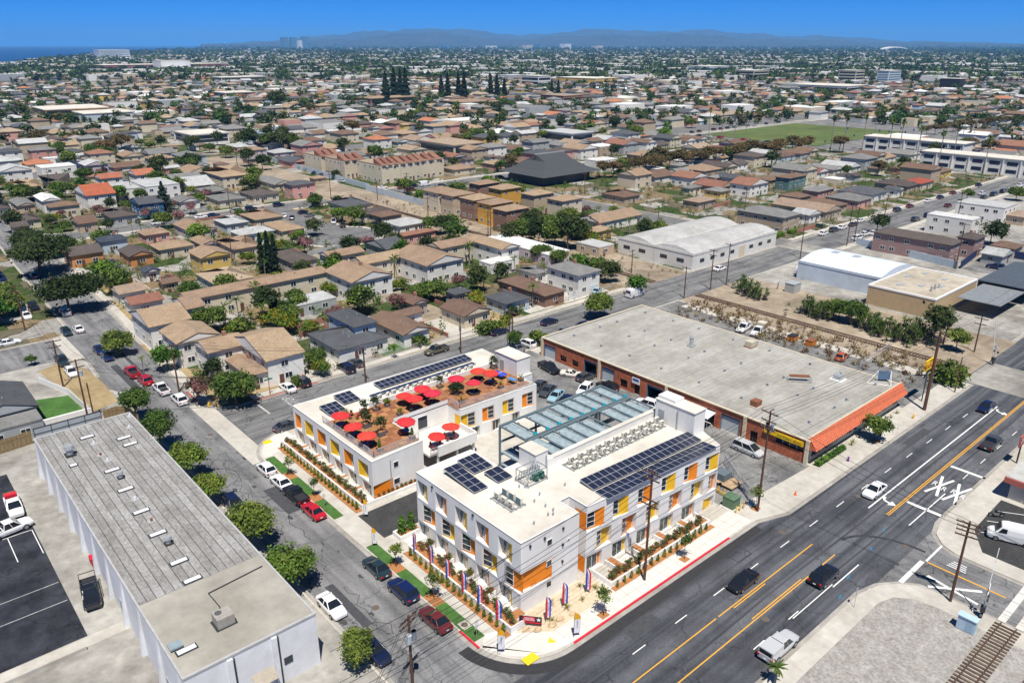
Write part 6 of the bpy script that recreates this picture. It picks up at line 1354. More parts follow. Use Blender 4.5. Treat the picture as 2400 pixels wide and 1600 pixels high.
# ================================================================== railway
RAIL=M('rail_steel',(.13,.08,.06),.6,.2,3,metal=.4); TIE=M('sleeper_wood',(.12,.085,.06),.95,.3,2,rand=.3)
tie_x=MB().box(-1.3,-.12,0,1.3,.12,.12).mesh('sleeper',TIE); tie_y=MB().box(-.12,-1.3,0,.12,1.3,.12).mesh('sleeper',TIE)
def track(label, cx, a, b, along, step, gap=(), z=.03):
    org=(cx,a,z)if along=='y' else(a,cx,z); t=thing('railway_track',org,label,'railway track','railway tracks')
    for s in (-.75, .75):
        mb=MB(); mb.bar((cx+s,a,z+.2),(cx+s,b,z+.2),.09,.16)if along=='y' else mb.bar((a,cx+s,z+.2),(b,cx+s,z+.2),.09,.16); part('rail',mb,RAIL,t)
    p = a
    while p < b:
        if not any(g0<p<g1 for g0,g1 in gap):link('sleeper',tie_x if along=='y' else tie_y,t,(0,p-a,0.01)if along=='y' else(p-a,0,0.01))
        p += step
    return t
track('long railway track crossing the dirt lot behind the brick building',160.2,46.5,111.0,'y',.62,z=.03)
track('railway track in the dry corridor below the town houses',160.8,126,283,'y',.75,z=.03)
track('railway track on the gravel at the lower right corner',15.2,40,86.0,'x',.6,z=.145)
track('second railway track on the gravel at the very corner',10.2,40,90.0,'x',.6,z=.145)
cr=thing('level_crossing_panel',(91,15.2,0),'pale concrete crossing panels where the track meets the south street','crossing panel')
for k in range(4):part('panel',MB().box(86.4+2.3*k,13.9,.0,88.6+2.3*k,14.7,.17).box(86.4+2.3*k,15.7,.0,88.6+2.3*k,16.5,.17),CONC_NEW,cr)
# signal cabinet and mast on the gravel
sb_=P(2262,1478); t=thing('signal_cabinet',(sb_.x,sb_.y,.14),'pale blue railway signal cabinet on the gravel','cabinet'); CABB=M('cabinet_blue',(.42,.56,.66),.5,.05,2)
part('cabinet',MB().box(sb_.x-.4,sb_.y-.9,.2,sb_.x+.4,sb_.y+.9,1.9),CABB,t); part('roof',MB().box(sb_.x-.5,sb_.y-1,1.9,sb_.x+.5,sb_.y+1,2.0),CABB,t); part('door',MB().box(sb_.x-.42,sb_.y-.7,.4,sb_.x-.4,sb_.y,1.75),M('cabinet_blue_d',(.33,.46,.56),.5,.05,2),t)
def crossing_signal(x, y, az, label):
    t=thing('crossing_signal',(x,y,.14),label,'crossing signal','railway crossing signals',az); link('mast',MB().cone((0,0,0),(0,0,4.2),.09,.07,8).mesh('mast',ALB),t)
    link('crossbuck',MB().bar((-.6,-.1,3.4),(.6,-.1,4.2),.05,.2).bar((-.6,-.13,4.2),(.6,-.13,3.4),.05,.2).mesh('crossbuck',FRAME),t)
    for s in(-1,1):link('lamp',MB().cone((s*.45,-.1,2.7),(s*.45,-.3,2.7),.2,.22,10).mesh('lamp',DARKM),t)
    link('gate_machine',MB().box(-.3,-.25,.8,.3,.25,1.5).mesh('gate_machine',DARKM),t); link('gate_arm',MB().bar((.3,0,1.2),(1.2,0,8.5),.07,.1).mesh('gate_arm',FRAME),t); link('counterweight',MB().bar((.1,0,.6),(-.3,0,.2),.3,.3).mesh('counterweight',DARKM),t)
q=P(2298,1447); crossing_signal(q.x,q.y,.2,'railway crossing signal with raised white gate arm on the south corner'); q=P(2325,855); crossing_signal(q.x,q.y,1.2,'railway crossing signal by the dirt lot far along the boulevard')
# small palm at the bottom kerb
q=P(1815,1603); plant('small_palm',q.x,q.y,.1,.8,'small fan palm by the kerb of the boulevard at the bottom edge','palm',None,'palm_tree')
t=thing('sign_post',(0,0,0),'tilted thin sign post on the south pavement','sign'); q=P(2001,1425); t.location=(q.x,q.y,.14); link('post',MB().cone((0,0,0),(.25,.1,2.6),.03,.03,6).mesh('post',METAL),t); link('plate',MB().box(.0,.08,2.1,.45,.1,2.6).mesh('plate',GREYM),t)

# ================================================================== motorcycle shop on the south-east corner
SH=thing('corner_shop',(121,18,0),'low pale-roofed shop with a red fascia on the south-east corner','building')
part('wall',MB().box(114.6,8,.1,140,24.6,3.4),M('shop_wall',(.55,.52,.46),.9,.1,1),SH); part('roof',MB().box(114.2,7.8,3.4,140.2,25.4,3.6),M('shop_roof',(.46,.46,.44),.95,.15,.8,dirt=.2),SH); part('fascia',MB().box(114.0,22.0,2.7,114.2,25.4,3.5),M('fascia_red',(.42,.12,.09),.7,.1,2),SH); part('fascia',MB().box(114.0,12.0,2.6,114.2,21.8,3.4),M('fascia_tan',(.5,.34,.2),.7,.1,2),SH)
part('window', MB().box(114.52, 14, .8, 114.6, 22, 2.4), GLASS, SH)
text('lettering','Motorcycle Works',.42,M('ink_dark',(.06,.03,.02),.7,0),SH,(113.98-121,17-18,3.0),(pi/2,0,-pi/2))
t=thing('pole_sign',(126.6,27.2,.1),'red square shop sign at the right picture edge','sign'); part('post',MB().box(126.5,27.1,.1,126.7,27.3,3.2),DARKM,t); part('panel',MB().box(125.4,27.1,3.2,127.8,27.3,5.0),MATS['fascia_red'],t); text('lettering','PARTS\nSERVICE',.5,FWHT,t,(0,-.12,4.0),(pi/2,0,0))
for(x,y)in((103,24.0),(106.4,24.4),(109.8,24.6)):bars([((x,y),(x+4.5,y-7.0))],.12,WHITE_LINE,shopblk,.14,'bay_line')
# yellow pole sign next to the thick pole
t=thing('pole_sign',(138.5,46.0,.1),'yellow rectangular sign with red letters beside the thick pole','sign'); part('post',MB().cone((138.4,46.2,.1),(138.4,46.2,6.4),.1,.1,8),DARKM,t)
q=P(2158,858,8); part('panel',MB().box(136.6,46.0,6.4,141.0,46.3,8.3),SIGNY,t); text('lettering','DOORS',1.25,FRED,t,(.3,-.03,7.05),(pi/2,0,0)); text('lettering','SLIDING',.5,NAVY,t,(.3,-.03,7.95),(pi/2,0,0))
t=plant('bush',150.5,46.9,.1,2.3,'big bright green bush on the pavement by the level crossing','shrub',None,'bush');

# ================================================================== vehicles
TYRE=M('tyre',(.02,.02,.021),.85,0); RIM=M('rim',(.42,.43,.45),.35,0,metal=.7); CGLASS=glass('car_glass',(.012,.016,.022),.06); LAMPW=M('headlamp',(.7,.72,.75),.2,0); LAMPR=M('tail_lamp',(.45,.01,.015),.3,0); TRIM=M('car_trim',(.03,.03,.033),.6,0)
PAINT0 = M('car_paint', (.5, .5, .5), .3, 0)
PAINTS = {}
PC=dict(white=(.80,.80,.80),silver=(.48,.49,.50),grey=(.17,.175,.18),black=(.012,.013,.016),blue=(.008,.016,.075),navy=(.008,.013,.045),red=(.48,.012,.022),maroon=(.13,.022,.02),teal=(.018,.036,.044),lightblue=(.28,.44,.52),orange=(.45,.10,.025),tan=(.42,.33,.2),darkgrey=(.055,.058,.065),camo=(.10,.095,.06),cream=(.72,.70,.62))
def paint(c):
    if c not in PAINTS: PAINTS[c] = M('paint_' + c, PC[c], .28, 0, spec=.5, coat=.8)
    return PAINTS[c]
def hull(st):
    mb = MB(); R = []
    for x,hw,zb,zt in st:R.append([(x,hw*.93,zb),(x,hw,zb+(zt-zb)*.45),(x,hw*.97,zb+(zt-zb)*.8),(x,hw*.86,zt),(x,0,zt+.025),(x,-hw*.86,zt),(x,-hw*.97,zb+(zt-zb)*.8),(x,-hw,zb+(zt-zb)*.45),(x,-hw*.93,zb)])
    for a, b in zip(R, R[1:]):
        for i in range(8): mb.quad(a[i], b[i], b[i+1], a[i+1])
        mb.quad(a[8], b[8], b[0], a[0])
    mb.poly(R[0]); mb.poly(R[-1][::-1]); return mb
CAR = dict(
 sedan=dict(st=[(-2.35,.70,.38,.80),(-2.22,.84,.24,.95),(-1.5,.91,.2,.98),(-.5,.92,.2,.95),(.7,.92,.2,.93),(1.4,.90,.2,.90),(2.05,.84,.22,.78),(2.32,.68,.32,.64)],cab=(-1.75,1.0,-1.05,.2,.83,.60,.95,1.44),wb=(-1.4,1.38),r=.33),
 suv=dict(st=[(-2.3,.78,.38,.98),(-2.2,.90,.26,1.08),(-1.4,.95,.24,1.1),(0,.95,.24,1.07),(1.0,.95,.24,1.05),(1.5,.93,.24,1.02),(2.1,.87,.26,.92),(2.32,.74,.36,.78)],cab=(-2.15,1.05,-1.75,.3,.87,.68,1.06,1.70),wb=(-1.42,1.4),r=.36),
 hatch=dict(st=[(-2.05,.74,.38,.92),(-1.95,.86,.24,1.0),(-1.2,.90,.2,1.0),(0,.90,.2,.97),(.9,.90,.2,.95),(1.4,.87,.2,.9),(1.95,.8,.24,.76),(2.1,.66,.34,.64)],cab=(-1.95,1.05,-1.4,.25,.82,.62,.97,1.52),wb=(-1.25,1.28),r=.32),
 minivan=dict(st=[(-2.5,.82,.36,1.0),(-2.42,.95,.24,1.1),(-1.4,.98,.22,1.1),(0,.98,.22,1.06),(1.2,.97,.22,1.02),(1.8,.94,.22,.96),(2.35,.84,.26,.8),(2.55,.68,.36,.66)],cab=(-2.42,1.6,-2.2,.55,.90,.72,1.06,1.76),wb=(-1.5,1.52),r=.35),
 pickup=dict(st=[(-2.75,.88,.45,1.02),(-2.7,.93,.36,1.05),(-1.5,.95,.34,1.05),(-.45,.96,.34,1.05),(.9,.96,.34,1.06),(1.6,.95,.34,1.05),(2.4,.9,.36,.98),(2.75,.78,.44,.84)],cab=(-.75,1.35,-.55,.6,.87,.70,1.05,1.80),wb=(-1.65,1.75),r=.4,bed=(-2.62,-.85)),
 van=dict(st=[(-2.85,.92,.4,2.2),(-2.8,.98,.3,2.4),(-1,1.0,.3,2.45),(.8,1.0,.3,2.43),(1.35,.98,.3,2.3),(2.0,.97,.3,1.3),(2.6,.92,.3,1.1),(2.85,.8,.4,.85)],cab=None,wb=(-1.7,1.8),r=.37),
 sports=dict(st=[(-2.25,.7,.36,.72),(-2.1,.86,.24,.84),(-1.4,.92,.2,.86),(-.3,.86,.2,.78),(.8,.86,.2,.76),(1.3,.92,.2,.82),(1.9,.84,.2,.66),(2.25,.6,.3,.5)], cab=(-1.35,.75,-.8,.05,.74,.5,.8,1.2), wb=(-1.25,1.3), r=.32))
CM = {}
def car_meshes(k):
    if k in CM: return CM[k]
    d = CAR[k]; out = []; body = hull(d['st'])
    out.append(('body', body.mesh('body', PAINT0, smooth=False), (0, 0, 0), True, None))
    if 'bed' in d:
        a,b=d['bed']; out.append(('bed_floor',MB().box(a,-.72,1.06,b,.72,1.085).mesh('bed_floor',TRIM),(0,0,0),False,None)); rl=MB().box(a-.05,-.9,1.05,b,-.74,1.15).box(a-.05,.74,1.05,b,.9,1.15).box(a-.08,-.9,1.05,a,.9,1.15); out.append(('bed_rail',rl.mesh('bed_rail',PAINT0),(0,0,0),True,None))
    if d['cab']:
        x0, x1, r0, r1, hb, hr, zb, zr_ = d['cab']
        B=[(x0,-hb,zb),(x1,-hb,zb),(x1,hb,zb),(x0,hb,zb)]; T=[(r0,-hr,zr_-.04),(r1,-hr,zr_-.06),(r1,hr,zr_-.06),(r0,hr,zr_-.04)]
        out.append(('windscreen',MB().quad(B[1],B[2],T[2],T[1]).mesh('windscreen',CGLASS),(0,0,0),False,None)); out.append(('rear_window',MB().quad(B[3],B[0],T[0],T[3]).mesh('rear_window',CGLASS),(0,0,0),False,None))
        for s,(i,j)in((0,(0,1)),(1,(3,2))):out.append(('side_window',MB().quad(B[i],B[j],T[j],T[i]).mesh('side_window',CGLASS),(0,0,0),False,None))
        rf=MB(); rf.quad(*[(x*1.0,y*1.02,z+.012)for x,y,z in T]); m=[((r0+.12),-hr*.8,zr_+.01),(r1-.12,-hr*.8,zr_+.01),(r1-.12,hr*.8,zr_+.01),(r0+.12,hr*.8,zr_+.01)]
        rf = MB(); TT = [(x, y * 1.02, z + .012) for x, y, z in T]
        for i in range(4): j = (i + 1) % 4; rf.quad(TT[i], TT[j], m[j], m[i])
        rf.quad(*m)
        for i in range(4): rf.bar(Vector(B[i]) * 1.0, Vector(TT[i]), .09, .07)
        for s in(-1,1):xm=(x0+x1)/2; rf.bar((xm,s*(hb+.005),zb),((r0+r1)/2,s*(hr+.01),zr_-.05),.1,.04)
        out.append(('roof', rf.mesh('roof', PAINT0), (0, 0, 0), True, None))
    else:
        out.append(('windscreen',MB().quad((1.42,-.82,2.2),(1.42,.82,2.2),(2.02,.86,1.36),(2.02,-.86,1.36)).mesh('windscreen',CGLASS),(.03,0,.03),False,None)); out.append(('rear_window',MB().quad((-2.88,-.75,1.4),(-2.88,.75,1.4),(-2.86,.75,2.0),(-2.86,-.75,2.0)).mesh('rear_window',CGLASS),(0,0,0),False,None))
        for s in(-1,1):out.append(('side_window',MB().quad((.7,s*1.005,1.4),(1.7,s*1.0,1.4),(1.3,s*.97,2.1),(.7,s*1.0,2.1)).mesh('side_window',CGLASS),(0,0,0),False,None))
    r=d['r']; ty=MB().cone((0,-.11,0),(0,.11,0),r,r,14).mesh('wheel',TYRE); rm=MB().cone((0,-.125,0),(0,.125,0),r*.62,r*.62,10).mesh('rim',RIM); hw=max(s[1]for s in d['st'])
    for x in d['wb']:
        for s in (-1, 1): out.append(('wheel', ty, (x, s * (hw - .1), r), False, rm))
    f,b=d['st'][-1],d['st'][0]; zf=(f[2]+f[3])/2+.08; zr2=b[3]-.14 if k!='van' else 1.2
    hl=MB().box(-.12,-.16,-.07,.06,.16,.07).mesh('headlight',LAMPW); tl=MB().box(-.06,-.14,-.09,.08,.14,.09).mesh('taillight',LAMPR)
    for s in(-1,1):out.append(('headlight',hl,(f[0]-.08,s*f[1]*.8,zf),False,None)); out.append(('taillight',tl,(b[0]-.01,s*b[1]*.88,zr2),False,None))
    pl=MB().box(-.02,-.16,-.06,.02,.16,.06).mesh('number_plate',LAMPW); out.append(('number_plate',pl,(b[0]-.03,0,.62),False,None))
    CM[k] = out; return out
TYPENAME=dict(sedan='sedan',suv='suv',hatch='hatchback',minivan='minivan',pickup='pickup',van='van',sports='sports car')
CNAME=dict(darkgrey='dark grey',camo='camouflage',lightblue='light blue',teal='dark teal')
def car(kind, col, x, y, hd, where, group, z=.0, s=1.0, label=None):
    lab = label or '%s %s %s' % (CNAME.get(col, col), TYPENAME[kind], where)
    t=thing({'suv':'parked_suv','pickup':'pickup_truck','van':'delivery_van','minivan':'minivan','sports':'sports_car'}.get(kind,'car'),(x,y,z),lab,'van' if kind=='van' else 'pickup truck' if kind=='pickup' else 'car',group,radians(hd))
    if s != 1: t.scale = (s, s, s)
    pm_ = paint(col)
    for nm, me, loc, painted, rim in car_meshes(kind):
        o = link(nm, me, t, loc)
        if painted:o.material_slots[0].link='OBJECT'; o.material_slots[0].material=pm_
        if rim: link('rim', rim, o)
    return t
def pc(px, py, z=.7): q = P(px, py, z); return q.x, q.y
G1 = 'cars parked on the side street'
for kd,c,px,py,w in(('hatch','white',619,1098,'with blue roof glass, first at the kerb lawns'),('sedan','white',649,1130,'second along the kerb lawns'),('pickup','black',689,1159,'between white and red cars at the kerb lawns'),('sedan','red',729,1196,'parked at the kerb before the driveway'),('sedan','teal',877,1328,'parked south of the driveway'),('suv','blue',943,1382,'parked beside a young kerb tree'),('sedan','maroon',1021,1447,'parked nearest the street corner')):
    x, y = pc(px, py); car(kd, c, 38.85, y, 90, w, G1)
for kd,c,px,py,w in(('sedan','navy',422,1066,'under the far street trees by the warehouse'),('suv','navy',531,1186,'left of a pair under the warehouse trees'),('hatch','blue',556,1206,'right of a pair under the warehouse trees'),('sedan','blue',648,1308,'between the two nearer warehouse trees'),('sedan','white',759,1425,'with dark roof glass near the warehouse corner'),('sedan','navy',872,1524,'half under the lone bottom tree')):
    x, y = pc(px, py); car(kd, c, 31.3, y, 270, w, G1)
G2 = 'cars on the upper side street'
for kd,c,px,py,hd,w in(('pickup','red',309,871,90,'in front of the feathery palm'),('suv','red',340,889,90,'with a spare wheel behind the red pickup'),('pickup','white',378,910,90,'with dark bed cover behind the red cars'),('suv','white',420,934,90,'nearest the pink-flowered tree'),('sedan','blue',233,818,270,'first of two blue cars by the spreading shrub'),('hatch','blue',251,834,270,'second of two blue cars by the spreading shrub'),('suv','black',79,718,270,'driving down the side street'),('hatch','teal',155,776,270,'crossing the concrete swale'),('sedan','white',183,769,90,'parked at the driveway north of the swale'),('minivan','silver',152,730,90,'in the shade of the big oak'),('pickup','teal',145,845,270,'beside the dry verge'),('hatch','white',167,870,270,'parked behind the dark pickup at the verge'),('suv','white',52,720,270,'behind the pole at the left kerb'),('sedan','white',62,738,270,'nearest the pole at the left kerb'),('sedan','white',12,668,270,'at the left picture edge, nearer one'),('suv','blue',4,652,270,'at the left picture edge, further one'),('sedan','white',20,801,0,'on the street joining from the left'),('suv','black',116,695,90,'half hidden by the big oak'),('sedan','blue',79,644,90,'beyond the big oak')):
    x, y = pc(px, py); car(kd, c, x, y, hd, w, G2)
G3 = 'cars along the cross street'
for kd,c,x,y,hd,w in(('sedan','darkgrey',*pc(673,996),0,'parked beside the rear white building'),('sedan','white',*pc(674,906),90,'in the driveway by the clipped hedge'),('suv','black',*pc(708,893),90,'in the driveway beside the white sedan'),('minivan','navy',*pc(811,861),90,'in the fenced front yard'),('sedan','darkgrey',*pc(834,848),90,'next to the dark van in the front yard'),('pickup','camo',86.5,122.9,180,'with raised wheels on the cross street'),('sedan','navy',103.7,122.9,0,'beyond the camouflage pickup'),('sedan','navy',*pc(1288,752),0,'before the dry front lawn'),('suv','white',103.3,113.4,90,'beside the corner bush of the brick building'),('sedan','grey',99.8,113.2,90,'half hidden behind the stair tower'),('sedan','grey',115,113.4,0,'behind the brick building, left'),('sedan','navy',121,113.4,0,'behind the brick building, right'),('sedan','white',*pc(1687,628),0,'before the long white warehouse'),('van','white',*pc(1489,688),0,'waiting at the level crossing')):
    car(kd, c, x, y, hd, w, G3)
G4 = 'cars in the workshop lot'
for kd,c,x,y,hd,w in(('pickup','black',97.4,100.4,262,'at the first roll-up door of the brick building'),('sports','cream',98.9,95.6,300,'beside the open workshop bay'),('hatch','darkgrey',99.6,92.6,0,'entering the open workshop bay'),('suv','white',95.2,88.6,200,'in the middle of the workshop lot'),('suv','black',99.4,86.8,90,'under a dark cover by the roll-up door'),('sedan','darkgrey',89.9,95.4,200,'first in the row behind the rear building'),('sedan','darkgrey',89.8,92.8,200,'second in the row behind the rear building'),('sedan','lightblue',89.4,90.2,200,'third in the row behind the rear building'),('sedan','navy',89.2,87.6,200,'fourth in the row behind the rear building'),('suv','white',99.2,77.2,100,'at the blue-headed bay'),('minivan','silver',98.4,56.2,270,'beside the yellow shop sign')):
    car(kd, c, x, y, hd, w, G4, .15)
G5 = 'cars on the boulevard'
for kd,c,px,py,hd,yy,w in(('sedan','black',1742,1357,180,38.6,'driving past the white building'),('suv','black',1932,1345,0,32.6,'driving away in the far lanes'),('sedan','white',2050,1145,180,37.9,'driving past the turn arrow'),('sedan','navy',2312,950,180,37.6,'driving near the level crossing'),('pickup','darkgrey',2325,1035,0,32.6,'driving beside the double yellow line'),('pickup','silver',1826,1510,0,30.4,'with camper shell at the bottom kerb')):
    x, y = pc(px, py, .8); car(kd, c, x, y, hd, w, G5, .012)
x,y=pc(2372,1250,1.2); car('van','white',x,y,110,'parked at the motorcycle shop',G5,.14,.95); car('sedan','maroon',x+3.2,y-2.6,110,'beside the white van at the shop',G5,.14)
G6 = 'vehicles in the yards'
for kd,c,x,y,hd,w in(('pickup','white',146.3,88.2,190,'beside the stake truck behind the brick building'),('hatch','orange',146.4,65.4,10,'with black roof on the weedy lot'),('van','white',196.9,101.6,270,'left of two before the blue-white shed'),('van','white',198.6,98.8,270,'right of two before the blue-white shed'),('pickup','black',11.2,86.9,262,'with roof rack beside the left warehouse'),('pickup','white',8.2,113.4,268,'with red load on the sealed car park'),('pickup','white',6.6,107.9,10,'with lettered door on the sealed car park'),('sedan','maroon',3.6,129.0,250,'at the left edge of the concrete yard')):
    car(kd, c, x, y, hd, w, G6, .14 if x < 180 else .13)
st_=car('pickup','white',146.7,84.8,190,'x',G6,.14,label='white stake-bed truck with wooden sides behind the brick building'); link('stake_side',MB().box(-2.9,-.98,1.1,-.7,-.92,2.1).box(-2.9,.92,1.1,-.7,.98,2.1).box(-2.95,-.98,1.1,-2.88,.98,2.1).mesh('stake_side',WOODF),st_); link('load',MB().box(-2.7,-.85,1.1,-1.0,.85,2.3).mesh('load',M('load_beige',(.55,.5,.4),.8,.1,2)),st_)
# pickup loads
for nm,x,y,m_,lab in(('roof_rack',11.2,86.9,DARKM,'black tubular rack on the pickup by the left warehouse'),('red_load',8.2,113.4,RED,'red tool load on the white pickup of the car park')):
    t=thing(nm,(x,y,1.1),lab,'rack' if nm=='roof_rack' else 'tools',None,radians(268 if nm=='red_load' else 262))
    if nm == 'roof_rack':
        link('frame',MB().bar((-2.7,-.85,.9),(1.2,-.85,.9),.07,.07).bar((-2.7,.85,.9),(1.2,.85,.9),.07,.07).bar((-2.7,-.85,.9),(-2.7,.85,.9),.07,.07).bar((-.8,-.85,.9),(-.8,.85,.9),.07,.07).mesh('frame',m_),t); link('upright',MB().bar((-2.7,-.85,0),(-2.7,-.85,.9),.07,.07).bar((-2.7,.85,0),(-2.7,.85,.9),.07,.07).mesh('upright',m_),t)
    else:
        link('crate',MB().box(-2.5,-.7,0,-1.7,.7,.7).mesh('crate',m_),t); link('tailgate',MB().box(-3.6,-.8,.2,-2.8,.8,.3).mesh('tailgate',RUST),t)
G7 = 'cars on the far right streets'
for k,(kd,c,px,py,w)in enumerate((('sedan','white',1930,546,'nearest the junction'),('suv','darkgrey',1955,538,'second from the junction'),('sedan','white',1974,532,'third from the junction'),('sedan','darkgrey',2000,525,'fourth from the junction'),('sedan','white',2016,516,'fifth from the junction'),('suv','teal',2103,491,'before the dry lawns'),('sedan','maroon',2133,482,'before the dry lawns'),('sedan','white',2175,470,'before the slate-roofed house'),('sedan','navy',2204,461,'before the slate-roofed house'),('sedan','maroon',2234,451,'before the red-roofed house'),('sedan','navy',2294,433,'at the far end of the right street'),('suv','white',2302,453,'opposite the red-roofed house'),('hatch','maroon',2222,481,'before the white flat-roofed flats'),('hatch','white',2027,547,'behind the blue-white shed'),('sedan','teal',1918,529,'in the drive by the clipped green hedge'))):
    x, y = pc(px, py); car(kd, c, x, y, 0 if k != 14 else 80, w, G7)
for k,(kd,c,px,py,w)in enumerate((('suv','blue',2333,625,'along the navy fence, left'),('sedan','grey',2362,632,'along the navy fence, middle'),('sedan','red',2387,637,'along the navy fence, right'),('sedan','red',2358,664,'alone in the open lot below the navy fence'))):
    x, y = pc(px, py); car(kd, c, x, y, 90 if k < 3 else 20, w, G7, .13)
G8 = 'cars round the cul-de-sac'
for kd,c,px,py,hd,w in(('sedan','grey',1081,652,10,'in the drive between white motel wings'),('sedan','red',1190,623,20,'before the white garages'),('sedan','lightblue',1399,681,30,'in the forecourt of the grey two-storey house'),('pickup','white',782,519,60,'at the east kerb of the cul-de-sac'),('suv','black',802,528,70,'behind the white pickup at the cul-de-sac'),('suv','white',715,561,120,'at the west kerb of the cul-de-sac'),('sedan','navy',710,497,20,'at the stub street mouth'),('sedan','grey',726,504,20,'second at the stub street mouth'),('suv','grey',744,478,0,'before the pink house'),('minivan','black',885,526,20,'in the drive of the pale-roofed house'),('minivan','white',371,522,0,'on the street before the tall conifer'),('sedan','white',471,508,0,'on the street, left of the blue sedan'),('sedan','blue',500,504,0,'on the street beside the white sedan'),('minivan','silver',558,494,0,'before the grey solar house'),('suv','navy',588,489,0,'before the brown house with solar neighbours'),('suv','navy',653,480,0,'on the green lawn side of the street'),('sedan','white',667,505,60,'west side of the stub street'),('sedan','navy',684,510,60,'west side of the stub street, nearer'),('suv','darkgrey',318,517,90,'in the drive of the dark brown house'),('sedan','red',943,439,0,'on the street before the tile-roofed flats'),('sedan','white',897,439,0,'left of the red sedan by the flats'),('suv','black',969,435,0,'right of the red sedan by the flats'),('van','white',996,433,0,'motorhome-like, by the town houses'),('sedan','silver',800,424,90,'in the car park of the tile-roofed flats'),('sedan','blue',740,405,0,'behind the pale fence of the flats, left'),('sedan','darkgrey',757,410,0,'behind the pale fence of the flats, right'),('sedan','white',138,447,0,'in front of the white red-roofed house')):
    x, y = pc(px, py); car(kd, c, x, y, hd, w, G8, .13)
cs=[o for o in SC.objects if o.get('label','').startswith('silver pickup with camper')][0]; link('camper_shell',MB().prism([(-2.7,-.85),(-.6,-.85),(-.6,.85),(-2.7,.85)],1.06,1.72).mesh('camper_shell',paint('silver')),cs); link('shell_window',MB().box(-2.73,-.7,1.15,-2.705,.7,1.6).mesh('shell_window',CGLASS),cs)
# motorcycles at the shop
def motorcycle(x, y, rz, label):
    t=thing('motorcycle',(x,y,.14),label,'motorcycle','motorcycles at the shop',rz)
    for sx in(-.7,.7):w_=link('wheel',MB().cone((0,-.06,0),(0,.06,0),.32,.32,14).mesh('wheel',TYRE),t,(sx,0,.32)); link('rim',MB().cone((0,-.065,0),(0,.065,0),.2,.2,8).mesh('rim',RIM),w_)
    link('tank',MB().box(-.05,-.16,.7,.45,.16,.95).mesh('tank',paint('black')),t); link('seat',MB().box(-.7,-.15,.68,-.05,.15,.8).mesh('seat',TRIM),t); link('engine',MB().box(-.3,-.2,.3,.35,.2,.68).mesh('engine',RIM),t); link('handlebar',MB().bar((.5,-.4,1.05),(.5,.4,1.05),.05,.05).bar((.75,0,.35),(.45,0,1.05),.08,.08).mesh('handlebar',RIM),t); link('fender',MB().box(-1.0,-.1,.62,-.5,.1,.7).mesh('fender',paint('black')),t)
x,y=pc(2335,1205,.5); motorcycle(x,y,2.2,'black motorcycle at the shop, further one'); motorcycle(x-1.2,y-2.4,2.4,'black motorcycle at the shop, nearer one')
# skips, oddments
DUMP = M('skip_orange', (.55, .17, .02), .7, .15, 2)
for k, (x, y) in enumerate(((148.6, 77.6), (149.0, 73.6))):
    t=thing('rubbish_skip',(x,y,.14),'orange rubbish skip on the weedy lot, %s'%('left with black lid','right and open')[k],'skip','orange skips'); part('tub',MB().prism([(x-1.0,y-.8),(x+1.0,y-.8),(x+1.0,y+.8),(x-1.0,y+.8)],.25,1.35),DUMP,t); part('lid' if k==0 else 'rubbish',MB().box(x-1.05,y-.85,1.35,x+1.05,y+.85,1.45),TRIM if k==0 else RUST,t)
t=thing('equipment_trailer',(88.2,53.0,.15),'flat wooden trailer with a grey covered machine in the workshop lot','trailer'); part('deck',MB().box(86.6,51.2,.5,89.4,55.2,.62),M('deck_tan',(.42,.30,.18),.9,.2,2),t); part('machine_cover',MB().box(87.2,53.0,.62,89.2,54.8,1.7),M('cover_slate',(.12,.15,.17),.7,.15,2),t)
for xx in(86.7,89.3):part('wheel',MB().cone((xx-.1,53.2,.45),(xx+.1,53.2,.45),.3,.3,12),TYRE,t)

# ================================================================== houses and other buildings of the neighbourhood
ROOFC=dict(tan=(.32,.23,.155),brown=(.17,.11,.08),dark=(.095,.078,.072),grey=(.20,.20,.195),slate=(.085,.09,.10),pale=(.42,.43,.43),white=(.66,.66,.65),red=(.36,.10,.055),orange=(.40,.16,.09),rust=(.25,.12,.085),navy=(.05,.06,.085),sand=(.34,.26,.19))
WALLC=dict(white=(.74,.73,.70),cream=(.62,.55,.42),tan=(.46,.37,.27),pink=(.62,.33,.29),blue=(.05,.15,.30),lightblue=(.45,.55,.64),grey=(.38,.40,.41),yellow=(.66,.47,.14),orange=(.55,.25,.10),brown=(.26,.16,.12),lavender=(.55,.46,.50),teal=(.10,.19,.19),gold=(.62,.33,.06),mauve=(.33,.22,.21))
RM, WM = {}, {}
for k,c in ROOFC.items():RM[k]=M('shingle_'+k,c,.92,.22,2.2,coord='pos',rand=.12,detail=6,dirt=.22,stretch=(1,1,2))
for k,c in WALLC.items():WM[k]=M('house_wall_'+k,c,.9,.06,1.0,rand=.06,dirt=.08)
EAVE=M('eave_trim',(.60,.58,.54),.8,.05,2); HDOOR=M('house_door',(.12,.06,.04),.7,.1,2); GARAGE=M('garage_door_white',(.66,.66,.65),.7,.05,2); CHIM=M('chimney_brick',(.32,.16,.11),.9,.2,3)
wfx=MB(); wfx.box(-.05,-.75,-.6,0,.75,-.52).box(-.05,-.75,.52,0,.75,.6).box(-.05,-.75,-.52,0,-.67,.52).box(-.05,.67,-.52,0,.75,.52).box(-.05,-.04,-.52,0,.04,.52); WFX=wfx.mesh('window',FRAME); WPX=MB().box(-.02,-.67,-.52,.0,.67,.52).mesh('pane',GLASS)
RV = MB().cone((0, 0, -.3), (0, 0, .35), .1, .1, 6).mesh('roof_vent', GREYM)
HOUSES = []          # (cx, cy, rx, ry) footprints already taken
